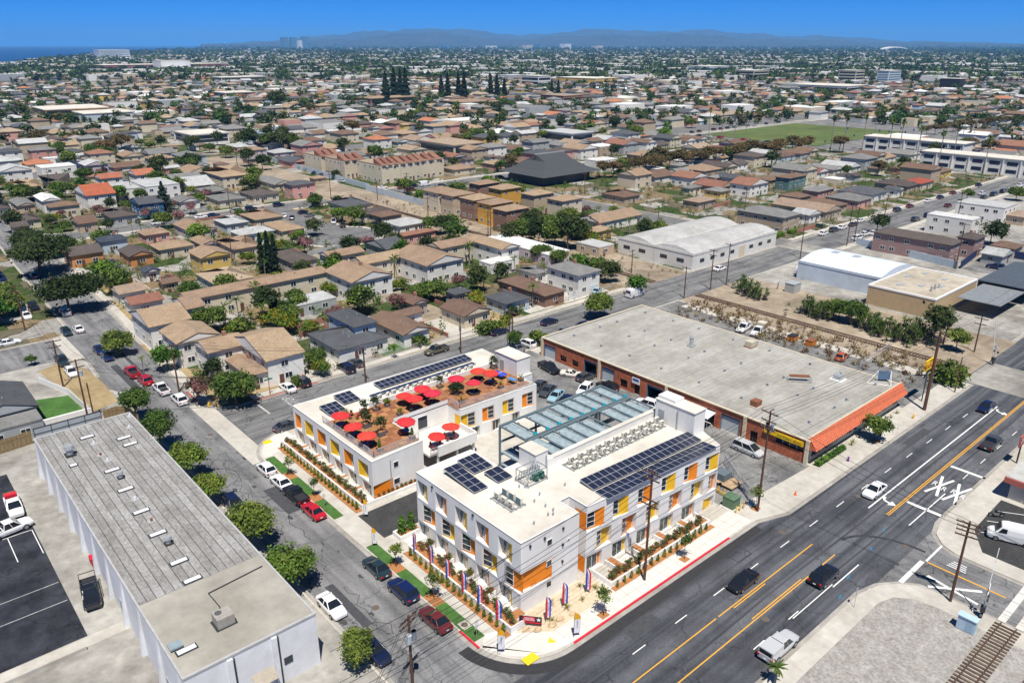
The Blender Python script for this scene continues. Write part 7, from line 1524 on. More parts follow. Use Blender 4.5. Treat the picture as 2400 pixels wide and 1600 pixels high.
def roof_mesh(x0, y0, x1, y1, z, kind, axis, pitch, th=.16):
    mb = MB(); w, d = x1 - x0, y1 - y0
    if kind == 'flat':
        mb.box(x0,y0,z,x1,y1,z+.35); mb.box(x0+.3,y0+.3,z+.35,x1-.3,y1-.3,z+.36); return mb,z+.35
    run = (d if axis == 'x' else w) / 2; rz = z + run * pitch; zt = z + th
    b=[(x0,y0,zt),(x1,y0,zt),(x1,y1,zt),(x0,y1,zt)]; l=[(x,y,z)for x,y,_ in b]
    for i in range(4): j = (i + 1) % 4; mb.quad(l[i], l[j], b[j], b[i])
    mb.quad(*l[::-1])
    if axis == 'x':
        h=run if kind=='hip' else 0; r0=(x0+h,(y0+y1)/2,rz+th); r1=(x1-h,(y0+y1)/2,rz+th)
        mb.quad(b[0], b[1], r1, r0); mb.quad(b[2], b[3], r0, r1)
        if kind == 'hip': mb.poly([b[3], b[0], r0]); mb.poly([b[1], b[2], r1])
    else:
        h=run if kind=='hip' else 0; r0=((x0+x1)/2,y0+h,rz+th); r1=((x0+x1)/2,y1-h,rz+th)
        mb.quad(b[1], b[2], r1, r0); mb.quad(b[3], b[0], r0, r1)
        if kind == 'hip': mb.poly([b[0], b[1], r0]); mb.poly([b[2], b[3], r1])
    return mb, rz + th
def house(x0,y0,x1,y1,h,kind,axis,rc,wc,label,cat='house',group='houses of the neighbourhood',pitch=.3,detail=2,z=.1,seed=0,over=.45,name='house',wallm=None,roofm=None,garage=None):
    rr=random.Random(seed); cx,cy=(x0+x1)/2,(y0+y1)/2; HOUSES.append((cx,cy,(x1-x0)/2,(y1-y0)/2))
    t=thing(name,(cx,cy,z),label,cat,group); wm=wallm or WM[wc]; ov=over if kind!='flat' else.05
    wx0, wy0, wx1, wy1 = x0 + ov, y0 + ov, x1 - ov, y1 - ov
    part('wall', MB().box(wx0, wy0, z - .1, wx1, wy1, h), wm, t)
    rm,top=roof_mesh(x0,y0,x1,y1,h-.001,kind,axis,pitch); ro=part('roof',rm,roofm or RM[rc],t)
    if kind == 'gable':
        run = ((y1 - y0) if axis == 'x' else (x1 - x0)) / 2; rz = h + run * pitch
        if axis == 'x':
            for xx in(x0+.12,x1-.12):part('gable',MB().poly([(xx,y0+.1,h),(xx,y1-.1,h),(xx,cy,rz)]),wm,t)
        else:
            for yy in(y0+.12,y1-.12):part('gable',MB().poly([(x0+.1,yy,h),(x1-.1,yy,h),(cx,yy,rz)]),wm,t)
    if detail >= 2 and kind != 'flat':
        for _ in range(rr.randint(1, 3)):
            f,g_=rr.uniform(.25,.75),rr.uniform(.2,.45); vx,vy=x0+(x1-x0)*f,y0+(y1-y0)*g_; run=(y1-y0)/2 if axis=='x' else(x1-x0)/2; dist=min(vy-y0,y1-vy)if axis=='x' else min(vx-x0,x1-vx)
            link('roof_vent', RV, ro, (vx - cx, vy - cy, h + dist * pitch + .16 - z))
        if rr.random()<.3:part('chimney',MB().box(cx+1,cy+.5,h,cx+1.7,cy+1.2,top+.6),CHIM,ro)
    if detail >= 1:
        storeys = 2 if h > 4.4 else 1
        def win(px_,py_,pz_,rz_):w=link('window',WFX,t,(px_-cx,py_-cy,pz_-z),rz_); link('pane',WPX,w)
        for s in range(storeys):
            zz = (1.65 if s == 0 else h - 1.25) if storeys == 2 else min(1.7, h - .9)
            for side in ('w', 's') if detail >= 2 else ('s',):
                L=(wy1-wy0)if side=='w' else(wx1-wx0); n=max(1,min(5 if detail>=2 else 2,int(L/3.6)))
                for k in range(n):
                    u = (k + .5) / n + rr.uniform(-.06, .06)
                    if side=='s' and s==0 and garage is not None and k==garage:continue
                    if side == 'w': win(wx0 - .001, wy0 + L * u, zz, 0)
                    else: win(wx0 + L * u, wy0 - .001, zz, pi / 2)
        if detail >= 2:
            dx=wx0+(wx1-wx0)*rr.choice((.35,.62)); part('door',MB().box(dx-.45,wy0-.05,z,dx+.45,wy0+.01,z+2.05),HDOOR,t)
            if garage is not None:gx=wx0+(wx1-wx0)*(garage+.5)/max(1,min(5,int((wx1-wx0)/3.6))); part('garage_door',MB().box(gx-1.6,wy0-.06,z,gx+1.6,wy0+.01,z+2.2),GARAGE,t)
    return t
CA=lambda x,y:(.3401*x,400+.3401*y); CB=lambda x,y:(700+.3401*x,400+.3401*y); CC=lambda x,y:(1600+.3401*x,400+.3401*y)
def tri(f, lx, ly, nx, ny, rx, ry, h):
    """eave rectangle from the pixels of its left, near and right corners at height h"""
    L,N,R=P(*f(lx,ly),h),P(*f(nx,ny),h),P(*f(rx,ry),h); w=max(4.5,R.x-N.x); d=max(4.5,L.y-N.y); x0=min(N.x,L.x+1.5)if abs(L.x-N.x)>6 else(N.x+L.x)/2; y0=(N.y+R.y)/2 if abs(N.y-R.y)<6 else N.y
    return x0, y0, x0 + min(w, 44), y0 + min(d, 44)
LIST = []
def add(f,pts,h,kind,axis,rc,wc,region,**k):LIST.append((f,pts,h,kind,axis,rc,wc,region,k))
rg = 'in the tan-roofed complex above the cross street'
add(CA,(1560,1150,1845,1320,2115,1245),5.4,'gable','x','tan','white',rg,cat='apartment house',pitch=.28,garage=1)
add(CA,(1480,1285,1740,1415,1850,1385),3.2,'hip','y','tan','white',rg,cat='apartment house')
add(CA,(1330,1190,1435,1272,1700,1190),5.4,'gable','x','tan','white',rg,cat='apartment house')
add(CA,(1120,1125,1240,1225,1490,1110),5.4,'gable','y','tan','white',rg,cat='apartment house')
add(CA,(905,985,1030,1100,1300,1010),5.4,'gable','x','tan','white',rg,cat='apartment house')
add(CA,(1170,890,1290,960,1440,1000),5.0,'gable','x','tan','white',rg,cat='apartment house')
rg = 'among the long motel wings round the palm court'
add(CA,(1220,865,1320,910,2250,690),5.4,'gable','x','tan','cream',rg,cat='motel wing',pitch=.25)
add(CA,(1880,915,1925,975,2290,880),2.7,'flat','x','pale','grey',rg,cat='carport',over=.3)
add(CB,(190,690,345,785,635,720),5.6,'gable','y','tan','white',rg,cat='motel wing',pitch=.3)
add(CB,(640,580,890,665,1145,605),5.6,'gable','y','tan','white',rg,cat='motel wing',pitch=.3)
add(CB,(340,620,490,655,745,580),5.4,'gable','x','tan','cream',rg,cat='motel wing')
add(CB,(870,515,1010,545,1200,490),5.4,'gable','x','tan','cream',rg,cat='motel wing')
add(CB,(1170,470,1380,555,1505,525),5.4,'gable','y','tan','white',rg,cat='motel wing')
add(CB,(1330,460,1690,600,1820,560),3.0,'flat','y','white','lavender',rg,cat='garage row')
add(CB,(1270,630,1330,660,1470,610),2.8,'flat','x','white','white',rg,cat='garage row')
rg = 'in the row facing the cross street'
add(CB,(1715,660,1920,735,2075,690),5.6,'hip','y','grey','white',rg,garage=1); add(CB,(1510,675,1620,720,1710,700),3.2,'hip','x','grey','white',rg)
add(CB,(1330,770,1745,860,1880,815),3.1,'hip','y','brown','brown',rg,garage=1); add(CB,(1265,865,1415,920,1620,880),3.1,'hip','x','slate','lightblue',rg)
add(CB,(970,945,1150,1015,1330,955),3.1,'gable','y','brown','cream',rg); add(CB,(995,830,1080,860,1200,830),3.0,'hip','x','slate','grey',rg)
add(CB,(670,880,790,930,900,900),3.0,'gable','y','brown','grey',rg); add(CB,(500,1020,705,1150,890,1090),3.1,'gable','y','brown','white',rg); add(CB,(560,975,640,1010,900,985),3.1,'gable','x','brown','white',rg)
add(CB,(50,1110,230,1240,640,1165),3.2,'hip','x','slate','white',rg,garage=0); add(CB,(180,985,375,1085,550,1045),5.9,'hip','y','slate','lightblue',rg)
rg = 'in the yards below the cul-de-sac'
for p,h,kd,ax,rc,wc in(((430,548,468,600,705,560),3.6,'gable','x','dark','orange'),((640,470,700,500,890,470),3.8,'hip','x','navy','lightblue'),((800,550,895,600,1070,570),3.1,'gable','y','dark','orange'),((1040,510,1080,555,1325,515),3.1,'hip','x','tan','cream'),((935,420,995,450,1180,425),3.1,'hip','x','tan','pink'),((1215,370,1300,435,1480,400),3.2,'gable','y','tan','lavender'),((1290,560,1380,610,1600,575),5.6,'gable','y','tan','yellow'),((1360,700,1440,790,1740,745),3.2,'hip','x','sand','white'),((1450,340,1570,375,1730,350),3.1,'hip','x','pale','lightblue'),((1590,410,1620,450,1890,420),3.1,'hip','x','pale','lightblue'),((1660,305,1770,350,1940,310),3.1,'hip','x','tan','cream'),((1800,365,1930,420,2110,400),3.1,'hip','y','tan','cream'),((1470,495,1640,550,1800,510),3.1,'hip','x','tan','cream'),((1890,580,2030,660,2150,600),3.1,'hip','y','dark','lavender'),((690,730,740,775,920,735),3.1,'hip','x','tan','yellow'),((745,800,800,850,1025,830),3.1,'gable','x','sand','white'),((860,890,900,945,1110,880),3.1,'gable','x','rust','white'),((970,690,1000,715,1085,685),2.8,'gable','y','navy','white'),((1075,755,1110,785,1225,770),2.6,'gable','x','brown','tan'),((640,640,690,690,830,660),3.0,'hip','x','slate','grey'),((1320,480,1400,525,1500,490),3.0,'gable','y','tan','lavender')):
    add(CA, p, h, kd, ax, rc, wc, rg)
rg = 'behind the street of the tall conifer'
for p,h,kd,ax,rc,wc in(((700,290,760,335,940,300),3.1,'hip','x','dark','grey'),((900,205,940,240,1065,195),5.0,'gable','x','slate','blue'),((970,255,1000,280,1100,275),3.0,'gable','y','slate','blue'),((1365,130,1420,160,1560,130),3.1,'hip','x','grey','cream'),((1410,180,1520,215,1700,185),3.1,'hip','x','grey','cream'),((1660,150,1740,185,1910,155),3.1,'hip','x','dark','cream'),((1945,85,1990,105,2180,90),5.6,'hip','x','slate','pink'),((1800,60,1870,110,1980,85),3.1,'gable','y','grey','cream'),((520,130,575,180,750,140),5.8,'gable','x','red','white'),((720,95,790,140,970,120),4.6,'flat','x','pale','white'),((915,75,1000,125,1210,90),5.8,'flat','x','pale','white'),((230,180,300,220,415,195),4.6,'gable','y','white','white'),((320,240,340,265,540,230),4.2,'hip','x','brown','cream'),((75,320,110,355,250,310),3.1,'hip','x','dark','cream'),((60,375,95,400,200,375),3.1,'gable','x','dark','tan'),((65,205,110,250,240,235),3.1,'gable','y','grey','tan'),((85,95,150,125,290,100),3.1,'hip','x','tan','cream'),((290,60,350,100,470,85),3.1,'hip','x','dark','cream'),((655,45,700,65,840,40),4.6,'gable','x','orange','white'),((890,15,930,40,1065,20),5.2,'gable','x','orange','white'),((1435,10,1520,55,1690,25),5.6,'hip','x','tan','cream'),((1130,50,1180,85,1330,40),3.1,'gable','x','grey','grey'),((1195,75,1290,115,1480,95),3.1,'gable','x','pale','grey'),((1190,195,1230,225,1370,205),3.1,'gable','y','grey','white'),((500,340,530,380,660,350),3.0,'gable','x','brown','tan')):
    add(CA, p, h, kd, ax, rc, wc, rg)
rg = 'round the head of the cul-de-sac'
for p,h,kd,ax,rc,wc in(((210,220,330,260,490,225),3.1,'hip','x','slate','cream'),((370,285,450,310,650,275),3.1,'hip','x','dark','cream'),((510,300,560,330,690,300),3.1,'hip','x','brown','tan'),((570,350,680,385,900,360),3.1,'hip','x','pale','white'),((610,440,650,460,960,420),3.1,'hip','x','rust','pink'),((440,505,640,550,760,510),3.1,'gable','x','slate','grey'),((150,570,200,610,440,560),3.1,'gable','x','tan','white'),((1945,500,2080,545,2145,510),2.8,'flat','y','pale','tan')):
    add(CB, p, h, kd, ax, rc, wc, rg)
rg = 'in the town-house group beyond the rail corridor'
for p,rc,wc,ax in(((860,125,925,165,1110,110),'tan','cream','x'),((975,155,1050,185,1250,150),'tan','tan','x'),((1105,185,1220,215,1380,175),'tan','brown','x'),((1245,215,1330,250,1520,200),'tan','gold','x'),((1405,240,1430,285,1690,240),'tan','brown','x'),((1300,112,1390,140,1560,110),'tan','gold','x'),((1170,82,1240,105,1420,75),'tan','brown','x'),((1525,150,1600,180,1790,150),'tan','tan','x'),((1705,185,1800,220,1985,185),'tan','cream','x')):
    add(CB, p, 7.6, 'hip', ax, rc, wc, rg, cat='town house')
rg = 'along the right street above the white warehouse'
for p,h,kd,ax,rc,wc in(((365,270,690,330,825,300),5.8,'hip','y','grey','tan'),((650,225,980,300,1070,265),3.4,'gable','y','sand','tan'),((770,285,860,320,940,295),3.1,'gable','y','pale','white'),((800,215,1050,255,1140,230),3.1,'hip','y','brown','tan'),((970,180,1210,215,1320,190),3.1,'hip','y','grey','pink'),((1110,120,1290,170,1430,145),3.2,'hip','y','slate','white'),((1390,120,1470,140,1530,130),3.1,'gable','y','slate','white'),((1380,70,1560,115,1640,90),3.1,'hip','y','dark','tan'),((1570,60,1650,95,1730,70),3.3,'hip','x','red','cream'),((645,40,720,60,850,35),5.4,'hip','x','brown','teal'),((420,70,480,110,590,80),5.0,'gable','y','rust','white'),((90,90,250,125,350,100),3.1,'gable','y','rust','tan'),((170,130,260,155,315,135),2.9,'hip','y','grey','yellow'),((0,115,50,130,120,110),3.0,'hip','x','grey','cream'),((30,20,80,60,170,35),4.2,'gable','y','rust','white'),((170,40,220,55,285,45),3.0,'hip','x','grey','tan'),((285,25,360,60,450,45),3.2,'gable','y','slate','grey'),((550,45,620,75,690,50),3.1,'hip','x','brown','tan'),((0,200,100,225,230,200),3.1,'hip','x','sand','tan'),((690,165,800,200,850,175),3.0,'hip','x','brown','tan'),((840,130,930,155,1030,125),3.1,'hip','x','grey','pink')):
    add(CC, p, h, kd, ax, rc, wc, rg)
rg = 'behind the navy fence at the right edge'
for p,h,kd,ax,rc,wc,cat in(((1300,420,1840,520,1950,490),5.8,'hip','y','dark','mauve','apartment house'),((1900,450,2000,490,2085,460),5.8,'hip','x','dark','mauve','apartment house'),((1685,300,1990,350,2055,330),5.8,'flat','y','white','white','apartment house'),((1895,215,2200,270,2300,240),5.8,'flat','y','pale','white','apartment house'),((2120,510,2280,550,2352,520),3.1,'hip','x','brown','tan','house'),((2040,560,2180,600,2300,570),2.8,'gable','y','pale','grey','shed'),((2220,300,2340,330,2440,300),3.2,'hip','x','sand','tan','house')):
    add(CC, p, h, kd, ax, rc, wc, rg, cat=cat)
add(CB,(1955,330,2090,375,2330,300),3.2,'gable','x','tan','white','beside the dense trees near the town houses'); add(CB,(1980,405,2050,435,2150,400),3.0,'hip','x','tan','yellow','beside the dense trees near the town houses'); add(CB,(2165,145,2260,190,2350,165),3.0,'hip','x','brown','tan','beside the dense trees near the town houses')
RNAME=dict(tan='tan',brown='brown',dark='dark brown',grey='grey',slate='slate',pale='pale grey',white='white',red='red',orange='orange',rust='rust-red',navy='navy',sand='sandy')
byreg = {}
for i,e in enumerate(LIST):byreg.setdefault((e[7],e[8].get('cat','house')),[]).append((e[0](e[1][2],e[1][3])[0],i))
ordn = {}
for k, v in byreg.items():
    for j, (_, i) in enumerate(sorted(v)): ordn[i] = (j, len(v))
def wallname(w): return dict(lightblue='light blue', gold='golden').get(w, w)
for i, (f, p, h, kd, ax, rc, wc, reg, k) in enumerate(LIST):
    x0, y0, x1, y1 = tri(f, *p, h); cat = k.get('cat', 'house'); j, n = ordn[i]
    if cat=='town house':x1,y1=x0+min(11,(x1-x0)*.8),y0+min(12,(y1-y0)*.85)
    lab='%s-roofed %s %s, %s from left %s'%(RNAME[rc],wallname(wc),cat,nth(j),reg)
    house(x0,y0,x1,y1,h,kd,ax,rc,wc,lab,cat=cat,group='buildings '+reg,seed=i,name=cat.replace(' ','_'),**{a:b for a,b in k.items()if a in('pitch','garage','over')})
# grey corner house at the left edge
house(7.2,140.2,17.2,153.5,3.4,'gable','y','slate','grey','grey house with navy gable trim left of the dry verge',seed=3,pitch=.34)
house(4.0,135.2,16.6,140.0,2.9,'flat','x','grey','grey','low flat-roofed grey annex in front of the navy-trimmed house',seed=4,name='annex')
t=thing('white_wall',(18,140,.1),'white garden wall between the grey house and the dry verge','wall'); part('wall',MB().box(16.9,138.6,.1,24.4,139.0,1.4),STUCCO,t)
board_fence([(24.2,139.2),(23.4,150),(20.5,160)],1.3,'low white picket fence beside the dry verge',FRAME,'picket fences',.9)
struct('dry_verge',MB().poly([(24.6,139.3,.135),(29.4,141.5,.135),(29.6,152,.135),(29.0,162,.135),(25,168,.135),(21.5,166,.135),(23.8,150,.135)]),DRYGRASS); struct('lawn',MB().poly([(17.4,139.2,.136),(23.9,139.2,.136),(23.2,150,.136),(17.4,152,.136)]),GRASS)
# yards: lawns, drives, walls facing the cross street
for x0,y0,x1,y1,m in((47.5,128.2,56,135,DRYGRASS),(41.2,131.5,44.2,168,DRYGRASS),(77,128.4,84,133,GRASS),(84.5,128.6,93,136,DRYGRASS),(108,128.4,116,137,DRYGRASS),(43.5,187,52,205,DRYGRASS),(46.5,206,56,216,DRYGRASS),(118,128.4,126,138,CONC),(94,128.3,104,140,CONC),(60,128.3,70,135,CONC),(130,128.5,146,150,CONC),(42.3,170,58,184,CONC),(95,140,104,150,DIRT)):
    struct('yard', MB().box(x0, y0, .08, x1, y1, .139 + .002 * random.random()), m)
hedge(56.8,128.4,58.4,135.5,.13,1.0,'clipped boxy hedge beside the driveway on the cross street',None,LEAF)
hedge(228,131,236,134,.13,1.4,'clipped green hedge by the right junction, left piece','junction hedges'); hedge(240,131,248,135,.13,1.2,'clipped green hedge by the right junction, right piece','junction hedges')
hedge(134.6,92,136.2,106,.14,1.0,'overgrown dry hedge along the weedy lot behind the brick building',None,LBROWN)
def block_wall(pts, h, label, m, group=None, th=.2, z=.1):
    t = thing('garden_wall', (*pts[0], z), label, 'wall', group)
    for a,b in zip(pts,pts[1:]):part('wall',MB().bar((*a,z+h/2),(*b,z+h/2),th,h),m,t)
REDB = M('garden_brick', (.33, .16, .12), .9, .2, 2)
block_wall([(93.6,128.4),(93.6,148)],1.0,'red block garden wall along the pale driveway on the cross street',REDB,'garden walls'); block_wall([(105.5,128.4),(105.5,150),(117,150)],1.1,'red block garden wall round the slate-roofed house',REDB,'garden walls'); block_wall([(59.2,128.4),(59.2,134)],.9,'low brick wall by the yellow-leaved shrub on the cross street',REDB,'garden walls')
PALEF=M('fence_pale_blue',(.45,.52,.58),.8,.12,1); NAVYF=M('fence_navy',(.02,.035,.11),.7,.08,2)
block_wall([(173.5,192),(176.5,300)],2.4,'long pale blue wall between rail corridor and town houses',PALEF,'long walls'); block_wall([(178.5,300),(184,410)],2.4,'long pale blue wall beside the tile-roofed flats',PALEF,'long walls')
block_wall([(236.5,76.9),(243,110)],2.2,'pale grey fence in front of the dark brown apartments',PALEF,'long walls'); block_wall([(237.5,76.5),(262,79.5),(262,66),(330,64)],2.2,'navy blue fence round the right-hand lot',NAVYF,'long walls')
struct('parking_lot',MB().quad((238,52,.14),(330,52,.14),(330,76,.14),(238,76,.14)),A_LOT)
# bow-roofed sheds
def bow(x0,y0,x1,y1,h,rise,axis,wallm,roofm,label,group='bow-roofed sheds',n=10,sky=0):
    t=thing('bow_roof_shed',((x0+x1)/2,(y0+y1)/2,0),label,'shed',group); HOUSES.append(((x0+x1)/2,(y0+y1)/2,(x1-x0)/2,(y1-y0)/2)); part('wall',MB().box(x0,y0,0,x1,y1,h),wallm,t); mb=MB(); L=(y1-y0)if axis=='x' else(x1-x0); e=MB()
    f = lambda k: h + .02 + rise * (1 - (2 * k / n - 1) ** 2)
    for k in range(n):
        a, b = k / n, (k + 1) / n
        if axis=='x':mb.quad((x0,y0+L*a,f(k)),(x1,y0+L*a,f(k)),(x1,y0+L*b,f(k+1)),(x0,y0+L*b,f(k+1))); [e.quad((xx,y0+L*a,h),(xx,y0+L*b,h),(xx,y0+L*b,f(k+1)),(xx,y0+L*a,f(k)))for xx in(x0+.02,x1-.02)]
        else:mb.quad((x0+L*a,y0,f(k)),(x0+L*b,y0,f(k+1)),(x0+L*b,y1,f(k+1)),(x0+L*a,y1,f(k))); [e.quad((x0+L*a,yy,h),(x0+L*b,yy,h),(x0+L*b,yy,f(k+1)),(x0+L*a,yy,f(k)))for yy in(y0+.02,y1-.02)]
    part('roof',mb,roofm,t); part('roof_end',e,wallm,t); part('parapet',MB().box(x0-.1,y0-.1,h-.3,x1+.1,y0,h+.35).box(x0-.1,y0,h-.3,x0,y1,h+.35),wallm,t); return t
SHEDW=M('shed_white',(.72,.71,.67),.9,.08,.6,dirt=.1); SHEDR=M('shed_roof_grey',(.44,.44,.43),.9,.12,.8,dirt=.25); BWALL=M('shed_bluewhite',(.55,.62,.70),.8,.08,.5,dirt=.12); BROOF=M('shed_roof_bluewhite',(.62,.70,.80),.6,.05,.8)
for y0,y1,l in((125.6,139.5,'white bow-roofed warehouse on the cross street, front bay'),(139.7,153.5,'white bow-roofed warehouse on the cross street, rear bay')):
    t = bow(177.5, y0, 221.0, y1, 4.8, 1.5, 'x', SHEDW, SHEDR, l)
    if y0 < 130:
        for k in range(8):
            if k!=4:part('window',MB().box(181+5*k,y0-.06,2.0,183+5*k,y0+.02,3.0),GLASS,t)
        part('rollup_door',MB().box(200.5,y0-.06,.1,203.5,y0+.02,3.6),CREAM,t)
    for k in range(2):part('window',MB().box(177.44,y0+3+6*k,2.0,177.52,y0+5.5+6*k,3.0),GLASS,t)
t=bow(193.6,80.0,213.0,102.5,4.8,1.5,'y',BWALL,BROOF,'blue-white bow-roofed shed with two skylights right of the rail lot')
for x,y in((203.5,97),(203.5,91)):part('skylight',MB().box(x,y,6.25,x+2.4,y+1.8,6.42),GREYM,t)
HOUSES.append((198,71,13,8)); t=thing('commercial_building',(198,71,0),'tan flat-roofed commercial building beside the blue-white shed','building'); TANW=M('block_tan',(.46,.34,.20),.9,.1,1); part('wall',MB().box(185.8,63.5,0,211,79.3,4.8),TANW,t); part('roof',MB().quad((186.1,63.8,4.6+.22),(210.7,63.8,4.82),(210.7,79.0,4.82),(186.1,79.0,4.82)),M('roof_dusty',(.46,.41,.33),.95,.2,.4,dirt=.3),t); part('parapet',MB().box(185.7,63.4,4.7,211.1,63.8,5.1).box(185.7,63.8,4.7,186.1,79.4,5.1).box(186.1,79.0,4.7,211.1,79.4,5.1).box(210.7,63.8,4.7,211.1,79.0,5.1),STUCCO,t)
for x,y in((191,74),(194,70),(200,76),(204,68.5),(206,74),(197,66.5)):part('skylight',MB().box(x,y,4.83,x+2.2,y+1.0,4.98),GREYM,t)
for k in range(5):part('roof_duct',MB().cone((192+1.1*k,67+.5*(k%2),4.8),(192+1.1*k,67+.5*(k%2),5.9),.2,.2,8),ALB,t)
t=thing('scrapyard_shed',(225,58,0),'dark corrugated open shed of the scrapyard at the right edge','shed'); DCOR=M('corrugated_dark',(.10,.12,.14),.6,.15,1,metal=.3); part('roof',MB().box(213,52,4.2,240,64,4.4),DCOR,t); part('roof',MB().box(196,53,3.6,212.6,62.5,3.75),M('corrugated_grey',(.26,.28,.29),.6,.15,1,metal=.3),t)
for x in(214,222,230,239):part('post',MB().box(x,52.2,0,x+.25,52.45,4.2),DARKM,t)
part('back_wall',MB().box(213,63.7,0,240,63.9,4.2),DARKM,t); HOUSES.append((222,58,20,8))
for k in range(26):
    c=random.choice(('red','orange','blue','white','teal','grey')); x,y=214+k*.95,51.2+random.random()*.8
    solo('scrap_drum',MB().cone((x,y,.13),(x,y,.13+random.uniform(.9,1.8)),.38,.38,8),paint(c),(x,y,.13),'%s drum in the row before the scrapyard shed, %s from left'%(c,nth(k)),'drum','drums before the scrapyard shed')
# sheet-metal store and railings by the rail lot
t=thing('storage_container',(181.5,97,.05),'small grey corrugated container among the yuccas','container'); part('body',MB().box(179.8,95.4,.05,183.2,98.0,2.4),ALB,t); part('roof',MB().box(179.7,95.3,2.4,183.3,98.1,2.5),GREYM,t)
railing([(172.5,110),(180,100),(186,103)],.05,'chain-link fence round the van yard','chain-link fences',1.8,2.5); railing([(144,60.4),(159,61.0)],.14,'grey chain-link sliding gate lying across the weedy lot','chain-link fences',1.8,2.5); railing([(86.5,48.4),(92.5,56.5)],.15,'grey sliding gate at the workshop lot entrance','chain-link fences',1.7,2.0)
railing([(72,127.6),(92,127.6)],.13,'low grey wire fence of the front yard with dark vans','chain-link fences',1.1,2.0); railing([(131,129.6),(150,129.6)],.13,'low wire fence by the level crossing on the cross street','chain-link fences',1.1,2.5)
# tile-roofed flats, pagoda-roofed hall, school blocks
for k,(x0,y0,x1,y1)in enumerate(((190,308,200,330),(200,308,212,321),(185,333,197,352),(212,309,226,322),(184,354,196,372))):
    house(x0,y0,x1,y1,8.4,'flat','x','sand','cream','beige three-storey flats with orange tile strips, %s block from the right street'%nth(k),cat='apartment house',group='tile-roofed flats',seed=k+50,name='apartment_house')
    b=[o for o in SC.objects if o.get('label','').startswith('beige three-storey flats')and o.parent is None][-1]
    for j in range(3):
        u=x0+(x1-x0)*(j+.06)/3; v=u+(x1-x0)*.22; ym=min(y0+7,y1); q=[(u,y0-.5,8.5),(v,y0-.5,8.5),(v,ym,11.2),(u,ym,11.2),(u,ym,8.5),(v,ym,8.5)]; mb=MB()
        for f_ in((0,1,2,3),(5,4,3,2),(0,3,4),(1,5,2),(0,4,5,1)):mb.poly([q[i]for i in f_])
        part('tile_roof', mb, RM['rust'], b)
pg=thing('temple_hall',(258,268,0),'dark hall with a broad sweeping pagoda-like roof behind the town houses','hall'); HOUSES.append((258,268,20,16)); part('wall',MB().box(243,256,0,273,280,4.2),M('hall_wall',(.12,.12,.12),.9,.1,1),pg)
mb=MB(); lv=[((239,252,277,284),4.4),((244,257,272,279),6.2),((249,262,267,274),9.6)]
for (a, za), (b, zb2) in zip(lv, lv[1:]):
    A=[(a[0],a[1],za),(a[2],a[1],za),(a[2],a[3],za),(a[0],a[3],za)]; B=[(b[0],b[1],zb2),(b[2],b[1],zb2),(b[2],b[3],zb2),(b[0],b[3],zb2)]
    for i in range(4): j = (i + 1) % 4; mb.quad(A[i], A[j], B[j], B[i])
b=lv[-1][0]; mb.quad((b[0],b[1],9.6),(b[2],b[1],9.6),(b[2],(b[1]+b[3])/2,12.4),(b[0],(b[1]+b[3])/2,12.4)); mb.quad((b[2],b[3],9.6),(b[0],b[3],9.6),(b[0],(b[1]+b[3])/2,12.4),(b[2],(b[1]+b[3])/2,12.4)); part('roof',mb,M('pagoda_slate',(.06,.065,.07),.8,.12,1.2),pg); part('gable',MB().poly([(b[0],b[1],9.6),(b[0],b[3],9.6),(b[0],(b[1]+b[3])/2,12.4)]),MATS['hall_wall'],pg)
part('ridge',MB().bar((b[0]-.8,268,12.5),(b[2]+.8,268,12.5),.4,.5),M('ridge_pale',(.35,.36,.37),.8,.1,2),pg)
SCH=M('school_white',(.70,.69,.64),.9,.05,.6); NAVG=glass('navy_glass',(.012,.02,.06),.12)
def school(x0, y0, x1, y1, h, label, n):
    t=thing('school_block',((x0+x1)/2,(y0+y1)/2,0),label,'school','white school blocks'); HOUSES.append(((x0+x1)/2,(y0+y1)/2,(x1-x0)/2+2,(y1-y0)/2+2)); part('wall',MB().box(x0,y0,0,x1,y1,h),SCH,t); part('roof',MB().box(x0-.6,y0-.6,h,x1+.6,y1+.6,h+.35),ROOFW,t)
    for k in range(n):
        for s in(1.6,5.2):yy=y0+(y1-y0)*(k+.2)/n; part('window',MB().box(x0-.08,yy,s,x0-.01,yy+(y1-y0)/n*.6,s+1.7),NAVG,t)
        part('pier',MB().box(x0-.5,y0+(y1-y0)*k/n-.25,0,x0-.002,y0+(y1-y0)*k/n+.25,h),SCH,t)
a,b=P(2017,352),P(2205,385); school(a.x+2,b.y,a.x+16,a.y,8.2,'white two-storey school block with navy windows left of the palms',7)
a,b=P(2215,378),P(2420,425); school(b.x+6,b.y,b.x+20,a.y,8.2,'white two-storey school block with navy windows at the right edge',7)
house(500,205,530,225,6,'flat','x','white','orange','red brick school hall with white roof behind the right school block',cat='school',group='white school blocks',name='school_hall')
